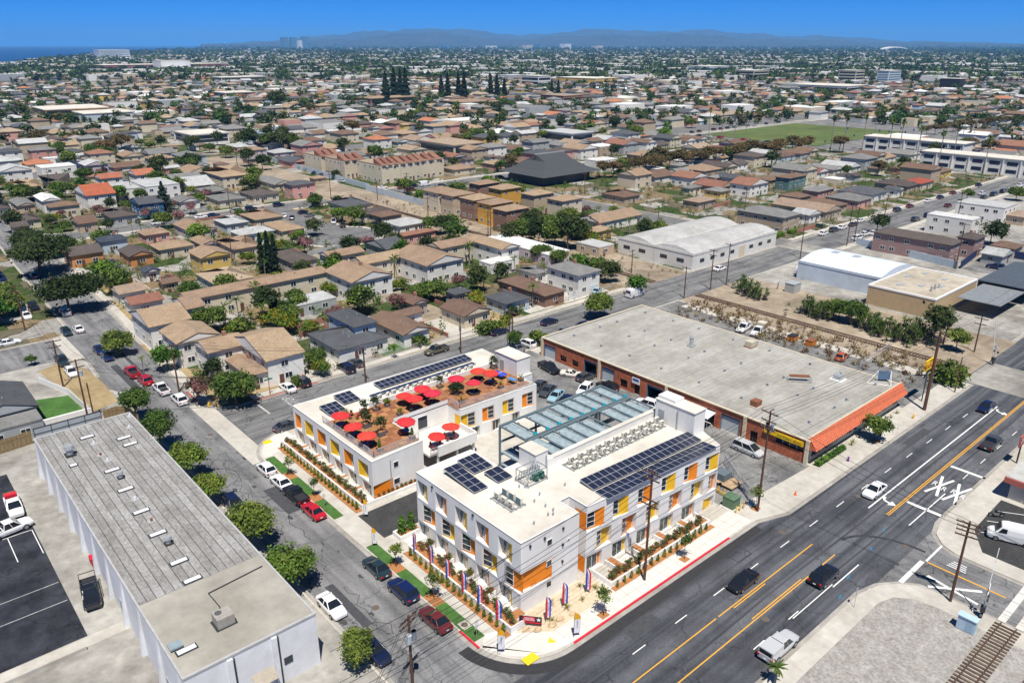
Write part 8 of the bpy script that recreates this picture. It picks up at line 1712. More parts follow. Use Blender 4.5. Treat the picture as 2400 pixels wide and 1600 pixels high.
# sports field with its roads
FIELD=M('sports_turf',(.06,.14,.028),.95,.4,.09,col2=(.17,.17,.06),dirt=.35,detail=8)
struct('sports_field',MB().box(475,250,0,605,339,.16),FIELD); struct('field_road',MB().box(463.5,240,-.02,474.5,430,.02),A_CROSS); struct('field_forecourt',MB().box(475,200,-.02,700,249.5,.05),A_LOT); struct('field_road',MB().box(463.5,339.5,-.02,760,352,.03),CONC_OLD); struct('field_road',MB().box(605.5,249.5,-.02,640,339.5,.03),A_LOT)
HOUSES.append((550, 278, 92, 74))
for k,(x,y)in enumerate(((1932,345),(1965,345),(2000,330),(2060,318),(2082,320),(2110,312),(2140,316),(1985,312),(2150,310),(2175,313),(2040,326),(2120,322))):
    q=P(x,y); t=thing('hoop_stand',(q.x,q.y,.1),'blue-boarded hoop stand on the school court, %s in line'%nth(k),'hoop','blue hoop stands'); part('post',MB().cone((q.x,q.y,.1),(q.x,q.y,3.4),.1,.1,6),METAL,t); part('board',MB().bar((q.x-1.1,q.y-.9,3.4),(q.x+1.1,q.y+.9,3.4),.15,1.3),M('hoop_blue',(.02,.07,.38),.6,0),t)

TREE_MASS = []
# ================================================================== trees one can tell apart
TR = []
def tr(kind, px, py, s, where, name=None, dz=0.1, cat='tree', group=None, sz=None):
    """py is where the trunk meets the ground"""
    q=P(px,py,dz); TR.append((q.x,q.y)); nm=name or{'fan_palm':'palm_tree','date_palm':'palm_tree','queen_palm':'palm_tree','small_palm':'palm_tree','yucca':'yucca_clump','cypress':'cypress_tree','pine':'pine_tree','deodar':'cedar_tree'}.get(kind,'tree')
    d={'street':'round green street tree','street_bright':'bright green street tree','oak':'broad dark oak','fluffy':'bushy green tree','mid':'green garden tree','mid_dark':'dark green tree','mid_bright':'bright green tree','brown':'olive-brown sycamore','yellow':'yellow-green small tree','pink':'pink-flowering tree','fan_palm':'tall fan palm','date_palm':'date palm','queen_palm':'feathery palm','small_palm':'short palm','yucca':'many-stemmed yucca clump','cypress':'slim dark cypress','pine':'tall dark pine','deodar':'blue-grey cedar','bush':'green bush','bush_dark':'dark bush','bush_yellow':'yellowish bush','column':'columnar shrub'}[kind]
    c = cat if kind not in ('bush', 'bush_dark', 'bush_yellow', 'column') else 'shrub'
    return plant(kind,q.x,q.y,dz,s,d+' '+where,c,group,nm if c=='tree' else 'bush',sz=sz)
def trw(kind, x, y, s, where, **k):
    p = project((x, y, .1)); return tr(kind, p[0], p[1], s, where, **k)
g = 'street trees beside the left warehouse'
for k,(x,y,kd,s)in enumerate(((29.2,130.5,'street',1.1),(29.3,118.5,'street',1.1),(29.2,105.5,'street_bright',1.05),(29.3,96.8,'street_bright',.85),(29.2,84.2,'street',1.1),(29.2,73.0,'street_bright',1.05),(29.4,57.4,'street',.72))):trw(kd,x,y,s,'beside the left warehouse, %s from the far end'%nth(k),group=g)
tr('oak',95,640,1.15,'overhanging the upper side street, further and larger one'); tr('oak',60,590,.8,'overhanging the upper side street behind the large oak'); tr('oak',165,735,1.0,'leaning over the side street above the silver minivan'); tr('oak',130,600,.7,'at the street corner behind the large oaks')
tr('mid_dark',30,545,1.0,'at the left edge above the oaks'); tr('mid_bright',165,590,.75,'standing alone right of the oaks'); tr('mid_dark',257,545,.6,'on the corner before the dark brown house')
tr('fluffy',555,950,1.0,'large bushy one at the cross-street corner'); tr('pink',466,945,1.0,'on the verge at the cross-street corner'); tr('mid_bright',395,865,.8,'beside the beige apartment stairs'); tr('fluffy',285,830,.8,'spreading by the blue parked cars'); tr('queen_palm',337,872,.5,'small one by the red pickup'); tr('fluffy',740,860,.62,'at the front yard with the dark vans'); tr('yellow',755,880,.8,'yellow-leaved at the front yard wall')
tr('mid_bright',850,735,1.05,'round one left of the slate-roofed houses'); tr('fluffy',1400,745,.95,'by the driveway behind the brick building'); tr('mid',1210,815,.55,'pale young one by the twin poles'); tr('bush',1262,805,1.6,'at the corner of the brick building')
for k,(x,y,s)in enumerate(((617,640,.95),(633,640,1.0),(648,643,.95))):tr('cypress',x,y,s,'in the dense trio by the motel, %s'%('left','middle','right')[k],group='cypress trio')
tr('deodar',388,500,1.0,'towering before the blue house'); tr('deodar',5,500,.9,'at the left edge among houses')
for k,(kd,x,y,s)in enumerate((('queen_palm',700,690,.9),('queen_palm',530,770,.85),('queen_palm',560,755,.9),('queen_palm',620,770,.9),('date_palm',1100,620,.8),('queen_palm',925,650,.9),('small_palm',590,765,1.1),('queen_palm',600,720,.9))):tr(kd,x,y,s,'in the motel palm court, %s from the street'%nth(k),group='palm court palms')
for k,(kd,x,y,s)in enumerate((('yellow',640,770,1.1),('yellow',675,780,1.2),('fluffy',665,745,.7),('bush',570,775,1.6),('bush_yellow',545,775,1.8),('mid',700,735,.7))):tr(kd,x,y,s,'in the motel garden, %s from left'%nth(k),group='motel garden plants')
for k,(x,y,s)in enumerate(((1195,575,.9),(1225,570,1.1),(1262,575,1.0),(1300,575,1.1),(1330,585,1.2),(1290,555,1.0),(1240,550,.9),(1350,560,.9))):tr('fluffy' if k%2 else 'mid_dark',x,y,s*1.15,'in the dense grove below the town houses, %s from left'%nth(k),group='grove below the town houses')
for k,(kd,x,y,s)in enumerate((('fluffy',1270,612,.8),('fluffy',1310,620,.7),('mid',1395,650,.8),('small_palm',1410,640,1.4),('small_palm',1440,650,1.5),('mid_dark',1425,660,.8),('mid_bright',1490,690,.8),('mid_bright',995,700,.7),('mid',1025,705,.8),('bush',985,810,1.3),('bush_dark',940,790,1.2),('bush_yellow',1165,775,1.8),('bush',1140,780,1.6),('bush_yellow',1185,760,1.5),('bush_dark',1200,740,1.2),('date_palm',925,840,.35),('mid_bright',1110,665,.6),('bush',700,905,.9),('mid',1245,560,.6),('mid',1060,545,.9),('mid',1010,545,.8),('mid_bright',1000,560,.6),('mid_dark',1035,548,.9))):tr(kd,x,y,s,'among yards along the cross street and corridor, %s of its row'%nth(k),group='yard trees')
for k,(x,y,s)in enumerate(((1755,690,1.0),(1780,700,.8),(1740,675,.8),(1890,730,.9),(1915,740,1.0),(1935,745,.9),(1965,750,1.3),(1990,755,1.4),(2010,760,1.0),(2035,770,1.0),(2060,780,.9),(2085,785,.9),(2115,795,1.1),(2140,800,1.1),(2160,795,.9))):
    tr('yucca' if k not in(6,7)else 'fluffy',x,y,s*(1.1 if k not in(6,7)else.6),'along the rail lot, %s from left'%nth(k),group='yucca hedge along the rail lot')
tr('mid_dark',2210,805,1.1,'at the corner of the scrapyard'); tr('mid',2240,820,.7,'small one at the corner of the scrapyard'); tr('mid_dark',2055,545,.9,'at the street before the dark brown apartments'); tr('mid_dark',2320,575,1.1,'right of the dark brown apartments'); tr('mid',2265,470,.7,'on the kerb of the right street'); tr('fluffy',2380,470,.9,'at the right edge by the flats')
tr('mid_bright',5,760,1.1,'lime one at the left edge beside the pole'); tr('fluffy',20,740,1.0,'dark bushy one behind the lime tree'); tr('mid',75,855,.3,'small one at the picket fence'); tr('mid',8,720,.9,'at the left edge above the lime tree')
for k in range(24): # row of brown sycamores before the sports field
    t_=k/23; x=1420+470*t_+RNG.uniform(-8,8); y=418-62*t_+RNG.uniform(-6,6); tr('brown',x,y,RNG.uniform(.8,1.05),'in the long row before the sports field, %s from left'%nth(k),group='sycamore row')
for k in range(12):
    t_=k/11; tr('brown',2170+230*t_,318-30*t_,RNG.uniform(.7,.9),'in the row right of the sports field, %s from left'%nth(k),group='right sycamore row')
for k,(x,y)in enumerate(((1945,350),(1975,350),(2020,345),(2045,335),(2080,360),(2105,362),(2145,385),(2230,380),(1745,335),(1720,330),(1690,325),(1660,322),(2250,345),(2300,420),(2195,400))):tr('fan_palm',x,y+6,1.0 if k<8 else.85,'beside the sports field and school, %s in order'%nth(k),group='tall palms round the sports field',sz=1.15)
for k,(x,y,s)in enumerate(((905,238,1.6),(925,234,1.75),(940,236,1.7),(952,238,1.75),(908,246,1.3),(1035,232,1.35),(1050,232,1.45),(1075,234,1.5),(1088,236,1.55),(1150,232,1.4),(1165,232,1.4),(1182,234,1.2),(1293,226,1.0),(1308,226,1.0))):tr('pine',x,y,s,'in the dark group on the far skyline, %s from left'%nth(k),group='far dark pines')
for k,(x,y,s)in enumerate(sorted(((656,258,2.6),(575,350,1.6),(600,352,1.7),(630,350,1.6),(660,352,1.6),(685,350,1.4),(255,380,1.3),(378,405,1.2),(450,395,1.1),(530,370,1.1),(1190,262,1.8),(1165,265,1.5),(985,280,1.4),(1315,305,1.2),(1440,300,1.1),(1095,335,1.1),(1160,345,1.2),(1205,345,1.0),(1360,325,1.2),(790,420,.6),(920,415,.7),(1030,390,1.0),(1065,395,.8),(1620,300,1.1),(1500,292,1.2)))):
    tr('mid_dark' if k%3 else 'fluffy',x,y,s,'standing out large among far houses, %s from left'%nth(k),group='large far trees')

# ================================================================== yards: more garden trees, shrubs, fences, far parked cars
def free(x, y, m):
    if 110<y<127.5 or 282<y<297 or 150<x<178 or x<ex(y)+2 or(118<x<134 and y>214 and math.hypot(x-123.5,max(0,229.5-y))<16):return False
    if 221 < x < 233: return False
    return all(abs(x - cx) > rx + m or abs(y - cy) > ry + m for cx, cy, rx, ry in HOUSES)
AREAS=[((42,128,150,283),1.0),((46,297,150,425),.8),((178,155,221,283),.5),((234,127,460,283),1.2),((180,298,460,425),.9)]
ytr, ysh = [], []
for (x0, y0, x1, y1), wgt in AREAS:
    for _ in range(int(1700 * wgt)):
        x, y = RNG.uniform(x0, x1), RNG.uniform(y0, y1)
        if len(ytr)<150 and RNG.random()<.12 and free(x,y,1.0)and all((x-a)**2+(y-b)**2>36 for a,b in ytr):ytr.append((x,y))
        elif free(x, y, .4): ysh.append((x, y, 0, RNG.uniform(.4, 1.35)))
AREA_NAME=lambda x,y:'motel and cross-street yards' if x<150 and y<215 else 'cul-de-sac yards' if x<150 and y<297 else 'yards behind the conifer street' if x<150 else 'town-house side yards' if x<232 else 'yards above the right street' if y<297 else 'yards below the sports field'
yz = {}
for x, y in ytr: yz.setdefault(AREA_NAME(x, y), []).append((project((x, y, 2))[0], x, y))
for nm, es in yz.items():
    for j, (_, x, y) in enumerate(sorted(es)):
        kd=str(RNG.choice(['mid','mid_dark','mid_bright','fluffy','mid','mid_dark','yellow','queen_palm','pink']))
        plant(kd,x,y,.1,RNG.uniform(.55,1.1),'garden tree in the %s, %s from left'%(nm,nth(j)),'tree','trees of the '+nm)
TREE_MASS.append(('yard_undergrowth', ysh, 34, .22))
WALLS = [REDB, WM['cream'], WM['grey'], WOODF, WM['tan']]
fl = {}
for k in range(150):
    (x0,y0,x1,y1),_=AREAS[int(RNG.choice(5,p=[.34,.2,.08,.22,.16]))]; x,y=RNG.uniform(x0,x1),RNG.uniform(y0,y1); L=RNG.uniform(6,15)
    q = (x + L, y) if k % 2 else (x, y + L)
    if all(free(x+(q[0]-x)*u,y+(q[1]-y)*u,.3)for u in(0,.25,.5,.75,1)):fl.setdefault(AREA_NAME(x,y),[]).append((project((x,y,1))[0],(x,y),q,k))
for nm, es in fl.items():
    for j,(_,a,b,k)in enumerate(sorted(es)[:14]):block_wall([a,b],1.5,'yard wall in the %s, %s from left'%(nm,nth(j)),WALLS[k%5],'yard walls of the '+nm)
FARC = ['body', 'roof', 'windscreen', 'rear_window', 'side_window', 'wheel']
def far_car(kind, col, x, y, hd, label, group):
    t = thing('car', (x, y, .05), label, 'car', group, radians(hd)); sw_ = 0
    for nm, me, loc, painted, rim in car_meshes(kind):
        if nm not in FARC: continue
        o = link(nm, me, t, loc)
        if painted:o.material_slots[0].link='OBJECT'; o.material_slots[0].material=paint(col)
COLS=['white','white','silver','grey','black','navy','red','darkgrey','maroon','blue']
for nm,pts,hd in(('on the street behind the conifer houses',[(60+9*k,368)for k in range(9)],0),('on the far end of the cross street',[(250+11*k,112.8)for k in range(18)],0),('along the field road',[(466,262+9*k)for k in range(14)],90),('on the street past the pink house',[(190+8.5*k,284.8)for k in range(18)],0),('along the far left street',[(101.5,380+8*k)for k in range(16)],90),('on the upper side street beyond the oaks',[(ex(300+9*k)-1.3,300+9*k)for k in range(8)],90),('on the road above the field',[(480+9*k,350)for k in range(14)],0)):
    for j, (x, y) in enumerate(p for p in pts if RNG.random() < .7):
        c=str(RNG.choice(COLS)); kd=str(RNG.choice(['sedan','suv','hatch','minivan'])); far_car(kd,c,x,y+RNG.uniform(-.2,.2),hd,'%s %s parked %s, %s in line'%(CNAME.get(c,c),TYPENAME[kd],nm,nth(j)),'cars '+nm)
struct('far_left_street', MB().box(97, 300, -.04, 109, 900, .14), A_CROSS)
wd = []
for _ in range(420):
    x, y = RNG.normal(151, 5), RNG.uniform(50, 108)
    if 134 < x < 158.4 or 162 < x < 176: wd.append((x, y, 0, RNG.uniform(.25, .9)))
for _ in range(240):wd.append((RNG.choice([154.5,157,164.5,168,172])+RNG.normal(0,1.2),RNG.uniform(127,282),0,RNG.uniform(.2,.6)))
TREE_MASS.append(('dry_weeds', wd, 26, .3))

# ================================================================== the rest of the town, sea, hills, haze
def ok(x, y, m=3.0):
    for cx, cy, rx, ry in HOUSES:
        if abs(x - cx) < rx + m + 5.5 and abs(y - cy) < ry + m + 5.0: return False
    return True
# far landmarks
def landmark(px,py,w,d,h,m,label,rows=0,gm=None,roofm=None,name='office_block'):
    q=P(px,py); t=thing(name,(q.x,q.y,0),label,'building','far landmark buildings'); HOUSES.append((q.x+w/2,q.y+d/2,w/2,d/2)); x0,y0=q.x,q.y
    part('wall',MB().box(x0,y0,0,x0+w,y0+d,h),m,t); part('roof',MB().box(x0-.4,y0-.4,h,x0+w+.4,y0+d+.4,h+.6),roofm or ROOFW,t)
    for r in range(rows):
        z=2+(h-2)*r/rows; part('window_band',MB().box(x0-.15,y0+1,z,x0-.02,y0+d-1,z+(h/rows)*.5).box(x0+1,y0-.15,z,x0+w-1,y0-.02,z+(h/rows)*.5),gm or GLASS,t)
    return t
LW_=M('landmark_white',(.70,.70,.68),.9,.04,.1); LT=M('landmark_cream',(.60,.54,.42),.9,.05,.1); LY=M('landmark_yellow',(.62,.42,.12),.9,.05,.1); LK=M('landmark_black',(.03,.028,.03),.4,.1,.1); LG=M('landmark_glass_blue',(.10,.20,.30),.3,.1,.1)
landmark(2003,196,30,30,20,LT,'cream curved-looking mid-rise office, left of the two far right towers',4); landmark(2080,197,44,20,20,LW_,'white mid-rise hospital block, right of the two far right towers',5,LG); landmark(2245,214,18,26,16,LK,'black glass office block at the far right'); landmark(1395,199,55,90,9,LY,'long yellow low building in the far middle'); landmark(1262,201,26,40,14,LW_,'white office block in the far middle',2); landmark(1765,188,50,40,16,LT,'cream three-storey block in the far right middle',3); landmark(1660,172,90,60,14,LW_,'white and blue low office in the far distance',2,LG); landmark(1985,218,60,80,8,LW_,'long white civic building at the far right',1); landmark(520,196,80,40,9,LT,'cream arcaded block at the far left',2); landmark(530,236,36,36,8,M('landmark_pink',(.62,.48,.45),.9,.05,.1),'pale pink block at the far left',2); landmark(452,343,24,30,6.5,LW_,'white two-storey flats with dark windows at the left',2); landmark(200,286,40,40,6,M('landmark_greyblue',(.5,.55,.6),.9,.05,.1),'pale blue-grey shed at the left',0)
landmark(110,282,50,50,8,M('landmark_orange',(.5,.27,.08),.9,.05,.1),'orange stucco block at the far left',2); landmark(1085,256,40,40,6,REDB,'red brick school block behind the sports court',1,None,RM['tan']); landmark(1320,244,30,36,8,REDB,'red brick school hall behind the sports court',1,None,RM['sand']); landmark(870,246,60,30,6,REDB,'long red brick school wing below the pines',1,None,RM['tan']); landmark(1065,368,22,34,6,LT,'cream flat-roofed church hall above the dark pagoda roof',1,None,RM['sand']); landmark(1340,338,20,30,6,LW_,'white columned chapel in the middle distance',1,None,RM['pale'])
landmark(236,141,120,90,40,LW_,'white slab tower on the far left skyline',5,LG); landmark(245,168,300,90,14,M('landmark_maroon',(.25,.10,.12),.9,.1,.05),'long maroon store block on the far left'); landmark(380,168,70,60,24,LW_,'white box tower on a green base at the far left')
for k,(x,h)in enumerate(((665,150),(686,150),(702,110),(713,160),(728,90),(790,75))):landmark(x,117,75,75,h,LG if k!=2 else LW_,'tall blue office tower in the far skyline cluster, %s from left'%nth(k),0,None,LW_,'office_tower')
for k,(x,h)in enumerate(((1040,80),(1150,60),(1235,70),(1265,80),(1325,90),(1400,60),(1450,50))):landmark(x,116.5,110,110,h*.8,(LG,LW_,LT)[k%3],'mid-rise block on the middle skyline, %s from left'%nth(k),0,None,LW_,'office_tower')
q=P(2100,121); t=thing('stadium_roof',(q.x,q.y,0),'white curved stadium roof on the right skyline','stadium'); mb=MB(); n=14; W_=300
for k in range(n):
    f=lambda u:8+34*(1-(2*u-1)**2); a,b=k/n,(k+1)/n; ux,uy=RT.x,RT.y; px_,py_=q.x-ux*W_/2,q.y-uy*W_/2
    A=Vector((px_+ux*W_*a,py_+uy*W_*a,f(a))); B=Vector((px_+ux*W_*b,py_+uy*W_*b,f(b))); dv=Vector((FW.x,FW.y,0)).normalized()*120; mb.quad(A,B,B+dv,A+dv); mb.quad(A-Vector((0,0,8)),B-Vector((0,0,8)),B,A)
part('shell',mb,LW_,t); part('bowl',MB().box(q.x-80,q.y-40,0,q.x+80,q.y+60,10),LT,t)
# street grid: houses in two rows per block
RK=['tan','brown','dark','grey','slate','pale','rust','sand','orange','white']; RP_=np.array([.15,.14,.14,.19,.12,.11,.05,.05,.02,.03]); WK=['white','cream','tan','pink','grey','lightblue','yellow','lavender']; WP_=np.array([.30,.26,.16,.06,.1,.05,.03,.04])
cand = []; trees = []; blocks = []
for by in range(-2, 16):
    y0 = 296 + by * 79.0
    for bx in range(-3, 14):
        x0 = 52 + bx * 197.0; blocks.append((x0, y0, x0 + 184, y0 + 66))
        for row_ in (0, 1):
            x = x0 + 6
            while x < x0 + 180:
                w=RNG.uniform(10,15.5); d=RNG.uniform(10,17); yc=y0+14 if row_==0 else y0+52; cx=x+w/2
                if not (150 < cx < 178): cand.append((cx, yc + RNG.uniform(-2, 2), w, d))
                if RNG.random()<.6:cand.append((cx+RNG.uniform(-3,3),y0+33+RNG.uniform(-5,5),RNG.uniform(5,8),RNG.uniform(5,9)))
                for _ in range(int(RNG.choice([0,1,1,2]))):trees.append((x+RNG.uniform(-1,w),y0+RNG.uniform(1,65)))
                x += w + RNG.uniform(2, 4)
vis = []
for c in cand:
    p = project((c[0], c[1], 3)); dist = math.hypot(c[0], c[1])
    if -60 < p[0] < 2460 and 150 < p[1] < 640 and dist < 1450 and ok(c[0], c[1]):
        if p[1] > 425 and not (p[0] < 60): continue
        vis.append((dist, p, c))
vis.sort(key=lambda v: v[0])
bl = MB()
for (x0, y0, x1, y1) in blocks:
    if math.hypot(x0,y0)<1500 and(y0>425 or x0>460)and not(440<x0<720 and 180<y0<380):
        bl.box(x0-2,y0-2,-.04,x1+2,y1+2,.1+.001*random.random(),bottom=False)
struct('far_blocks', bl, LOT)
nh = sum(1 for e in LIST); TOP = 175; cells = {}
def zone(p):
    c=['far left','left-middle','middle','right-middle','far right'][min(4,max(0,int(p[0]/480)))]
    return c
zc = {}
near_, far_ = vis[:TOP], vis[TOP:]
zone_sorted = {}
for v in near_: zone_sorted.setdefault((zone(v[1]), int(v[1][1] // 25)), []).append(v)
bands = sorted({k[1] for k in zone_sorted}, reverse=True)
for (zn, bd), vs in zone_sorted.items():
    vs.sort(key=lambda v: v[1][0])
    for j, (dist, p, (cx, cy, w, d)) in enumerate(vs):
        rc=RNG.choice(RK,p=RP_/RP_.sum()); wc=RNG.choice(WK,p=WP_/WP_.sum()); kd='flat' if rc in('white',)else RNG.choice(['hip','gable']); h=3.0 if RNG.random()<.72 else 5.6
        if w < 9: h = 2.7
        house(cx-w/2,cy-d/2,cx+w/2,cy+d/2,h,kd,'x' if w>d else 'y',str(rc),str(wc),'%s-roofed %s house, %s from left, %s strip, band %s from below'%(RNAME[rc],wallname(wc),nth(j),zn,nth(bands.index(bd))),group='far houses of the grid',detail=1,seed=int(cx+cy))
# the remaining houses: one mass
hm = MB(); mats = [RM[k] for k in RK] + [WM[k] for k in WK] + [SCH, A_LOT]
def mass_house(cx, cy, w, d, h, ri, wi, kind):
    x0, y0, x1, y1 = cx - w / 2, cy - d / 2, cx + w / 2, cy + d / 2
    hm.quad((x0,y0,0),(x1,y0,0),(x1,y0,h),(x0,y0,h),10+wi); hm.quad((x0,y1,0),(x0,y0,0),(x0,y0,h),(x0,y1,h),10+wi); hm.quad((x1,y0,0),(x1,y1,0),(x1,y1,h),(x1,y0,h),10+wi)
    if kind == 0: hm.quad((x0, y0, h), (x1, y0, h), (x1, y1, h), (x0, y1, h), ri); return
    o=.5; x0-=o; y0-=o; x1+=o; y1+=o; r=min(x1-x0,y1-y0)/2; zt=h+r*.32
    if x1-x0>y1-y0:a,b=(x0+r*(kind==1),cy,zt),(x1-r*(kind==1),cy,zt); hm.quad((x0,y0,h),(x1,y0,h),b,a,ri); hm.quad((x1,y1,h),(x0,y1,h),a,b,ri); hm.poly([(x0,y1,h),(x0,y0,h),a],ri if kind==1 else 10+wi); hm.poly([(x1,y0,h),(x1,y1,h),b],ri if kind==1 else 10+wi)
    else:a,b=(cx,y0+r*(kind==1),zt),(cx,y1-r*(kind==1),zt); hm.quad((x1,y0,h),(x1,y1,h),b,a,ri); hm.quad((x0,y1,h),(x0,y0,h),a,b,ri); hm.poly([(x0,y0,h),(x1,y0,h),a],ri if kind==1 else 10+wi); hm.poly([(x1,y1,h),(x0,y1,h),b],ri if kind==1 else 10+wi)
rch=lambda:(int(RNG.choice(10,p=RP_/RP_.sum())),int(RNG.choice(8,p=WP_/WP_.sum())))
for dist, p, (cx, cy, w, d) in far_:
    ri, wi = rch()
    if w>12 and RNG.random()<.07:mass_house(cx,cy,w*RNG.uniform(1.5,2.4),d*RNG.uniform(1.2,1.9),RNG.uniform(4.5,8),int(RNG.choice([9,5,9,3])),int(RNG.choice([0,1,4])),0); continue
    mass_house(cx,cy,w,d,3.0 if RNG.random()<.7 else 5.8,ri,wi,int(RNG.choice([0,1,2],p=[.12,.5,.38])))
tag(link('far_house_mass', hm.mesh('far_house_mass', mats)), kind='stuff')
# distant city: boxes thinning out to the horizon
hm=MB(); COAST=[(-60,168),(0,158),(100,141),(230,129),(350,121),(480,114),(600,110),(720,107.8)]
def at_sea(p):
    if p[0] > 720: return False
    y=np.interp(p[0],[c[0]for c in COAST],[c[1]for c in COAST]); return p[1]<y+.6
n = 0
for k in range(24000):
    px_ = RNG.uniform(-30, 2430); py_ = 105.3 + 84 * RNG.random() ** 1.25
    if at_sea((px_, py_)): continue
    if px_ > 1900 and py_ < 108 + (px_ - 1900) * .055: continue
    q = P(px_, py_); dist = math.hypot(q.x, q.y)
    if dist < 1400 or dist > 22000: continue
    sc = 1 + dist / 3500; big = RNG.random() < (.05 if dist < 2500 else .2)
    w,d=(RNG.uniform(22,48),RNG.uniform(20,42))if big else(RNG.uniform(10,18),RNG.uniform(9,16)); h=RNG.uniform(5,10)if big else RNG.uniform(2.5,4.5); ri,wi=rch()
    if big: ri = int(RNG.choice([9, 5, 9, 7])); wi = int(RNG.choice([0, 0, 1, 4]))
    mass_house(q.x,q.y,w*(sc-.4)**.8,d*sc**.8,h*(1 if not big else sc**.35),ri,wi,0 if big or dist>4000 else 1); n+=1
tag(link('distant_city', hm.mesh('distant_city', mats)), kind='stuff')
# trees: named ones near, then masses
rest = []
tz = {}
for x, y in trees:
    p = project((x, y, 2))
    if not (-60 < p[0] < 2460 and p[1] > 150): continue
    if p[1] > 425 or not ok(x, y, -4.5): continue
    rest.append((math.hypot(x, y), x, y, p))
rest.sort(); ind = rest[:95]
tz = {}
for e in ind: tz.setdefault((zone(e[3]), int(e[3][1] // 25)), []).append(e)
for (zn, bd), es in tz.items():
    es.sort(key=lambda e: e[3][0])
    for j,(dd,x,y,p)in enumerate(es):plant(str(RNG.choice(['mid','mid_dark','mid_bright','fluffy','mid','mid_dark','queen_palm','brown'])),x,y,.05,RNG.uniform(.7,1.35),'garden tree, %s from left in %s strip, band %s from below'%(nth(j),zn,nth(max(0,17-bd))),'tree','trees among the far blocks')
def tree_mass(name, pts, per, size, r, mats_):
    n_=len(pts); X=np.array(pts); C=np.repeat(X,per,0); m=len(C); d=RNG.normal(size=(m,3)); d/=np.linalg.norm(d,axis=1)[:,None]; rr_=np.repeat(X[:,3],per)if X.shape[1]>3 else r
    Q=C[:,:3]+d*(rr_*RNG.random(m)**.4)[:,None]*np.array([1,1,.95]); Q[:,2]+=(rr_*1.1); Q[:,2]=np.maximum(Q[:,2],.3); N=d*.8+RNG.normal(size=(m,3))*.5+np.array([0,0,.4]); N/=np.linalg.norm(N,axis=1)[:,None]
    me=quads_mesh(name,Q,size*rr_*RNG.uniform(.6,1.3,m),N,np.repeat(RNG.choice(len(mats_),n_),per),mats_); tag(link(name,me),kind='stuff')
WEED=[leaf_mat('weed_dry',(.26,.17,.08)),leaf_mat('weed_straw',(.34,.26,.13)),leaf_mat('weed_brown',(.17,.09,.05))]
for nm,pts_,per,sz_ in TREE_MASS:tree_mass(nm,pts_,per,sz_,1,WEED if nm=='dry_weeds' else[LEAF[0],LEAF[2],LDARK[1],LBRIGHT[2],LYEL[2],LBROWN[1]])
MM = [LEAF[0], LDARK[0], LDARK[1], LEAF[2], LBRIGHT[2], LPINE[1], LBROWN[1]]
far_t = [(x, y, 0, RNG.uniform(1.8, 5.0)) for dd, x, y, p in rest[95:] if dd < 1450]
for _ in range(1300):
    px_, py_ = RNG.uniform(-20, 2420), RNG.uniform(165, 300); q = P(px_, py_)
    if ok(q.x, q.y, -4): far_t.append((q.x, q.y, 0, RNG.uniform(2, 5)))
tree_mass('far_trees', far_t, 70, .33, 3, MM)
dt = []
for k in range(30000):
    px_ = RNG.uniform(-30, 2430); py_ = 105.5 + 84 * RNG.random() ** 1.25
    if at_sea((px_, py_)): continue
    q = P(px_, py_); dist = math.hypot(q.x, q.y)
    if dist < 1400 or dist > 20000: continue
    dt.append((q.x, q.y, 0, RNG.uniform(2.6, 6.4) * (.7 + dist / 4200)))
tree_mass('distant_trees', dt, 12, .62, 3, MM[:4] + [LPINE[0], LPINE[1]])
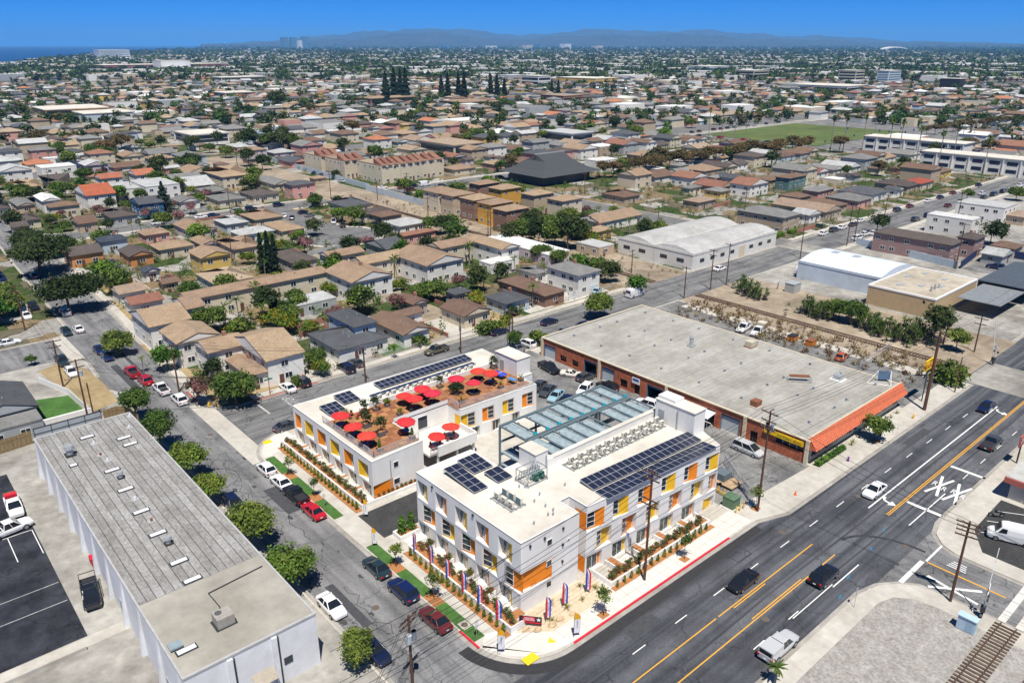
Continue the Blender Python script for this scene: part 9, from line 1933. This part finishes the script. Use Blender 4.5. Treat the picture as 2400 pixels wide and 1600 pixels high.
# sea on the left, hills behind
SEA=M('sea_water',(.008,.03,.07),.25,.1,.001,spec=.5); mb=MB(); pts=[P(x,y,.4)for x,y in COAST]
pl=[(p.x,p.y,.4)for p in pts]; pl+=[(pts[-1].x*1.6,pts[-1].y*1.6,.4)]; pl+=[(-5000,33000,.4),(-25000,22000,.4),(-33000,2000,.4),(pts[0].x-3000,pts[0].y+200,.4)]
mb.poly(pl); struct('sea', mb, SEA)
RIDGE=[(480,104),(560,100),(700,90),(800,82),(880,73),(950,66),(1010,69),(1080,70),(1130,77),(1200,79),(1260,81),(1330,75),(1400,71),(1460,69),(1530,73),(1600,71),(1700,76),(1800,80),(1900,85),(2000,89),(2100,94),(2200,98),(2400,102),(2600,103)]
HILL = M('chaparral_hills', (.045, .045, .03), .95, .4, .0012); mb = MB()
xs = np.arange(470, 2620, 12)
yt0 = np.interp(xs, [r[0] for r in RIDGE], [r[1] for r in RIDGE])
for D0, drop, sd in ((26000.0, 0.0, 3), (19000.0, 11.0, 8)):
    g_=np.random.default_rng(sd); ph=g_.random(4)*6; fade=np.clip((104-yt0)/20,0,1)
    yt=np.minimum(yt0+drop*fade+fade*(2.6*np.sin(xs/47+ph[0])+1.9*np.sin(xs/21+ph[1])+1.2*np.sin(xs/9.5+ph[2]))+g_.normal(size=len(xs))*.5,103.6); rows=[]
    for fr in (0, .3, .55, .8, 1.0, 1.25):
        r_ = []
        for x, y in zip(xs, yt):
            d=FW+RT*((x-1200)/F_PX)+DN*((y-800)/F_PX); hl=math.hypot(d.x,d.y); z=CAM_H+D0*d.z/hl; D=D0*(.78+.22*fr)
            zz={0:-5,.3:z*.3,.55:z*.55,.8:z*.8,1.0:z,1.25:z*.6}[fr]*(1 if fr in(0,1.0)else g_.uniform(.7,1.15)); r_.append((d.x/hl*D,d.y/hl*D,zz))
        rows.append(r_)
    for a, b in zip(rows, rows[1:]):
        for i in range(len(xs) - 1): mb.quad(a[i], a[i + 1], b[i + 1], b[i])
struct('hills', mb, HILL)
# haze: one even volume round everything
hz=MB().box(-36000,-36000,-30,36000,36000,560); m=bpy.data.materials.new('haze_air'); m.use_nodes=True; nt=m.node_tree; nt.nodes.clear(); vo=nt.nodes.new('ShaderNodeVolumePrincipled'); vo.inputs['Color'].default_value=(.20,.52,1.0,1); vo.inputs['Density'].default_value=5.0e-5; vo.inputs['Anisotropy'].default_value=0.0
ou=nt.nodes.new('ShaderNodeOutputMaterial'); nt.links.new(vo.outputs[0],ou.inputs['Volume']); o=link('haze',hz.mesh('haze',m)); o['kind']='stuff'
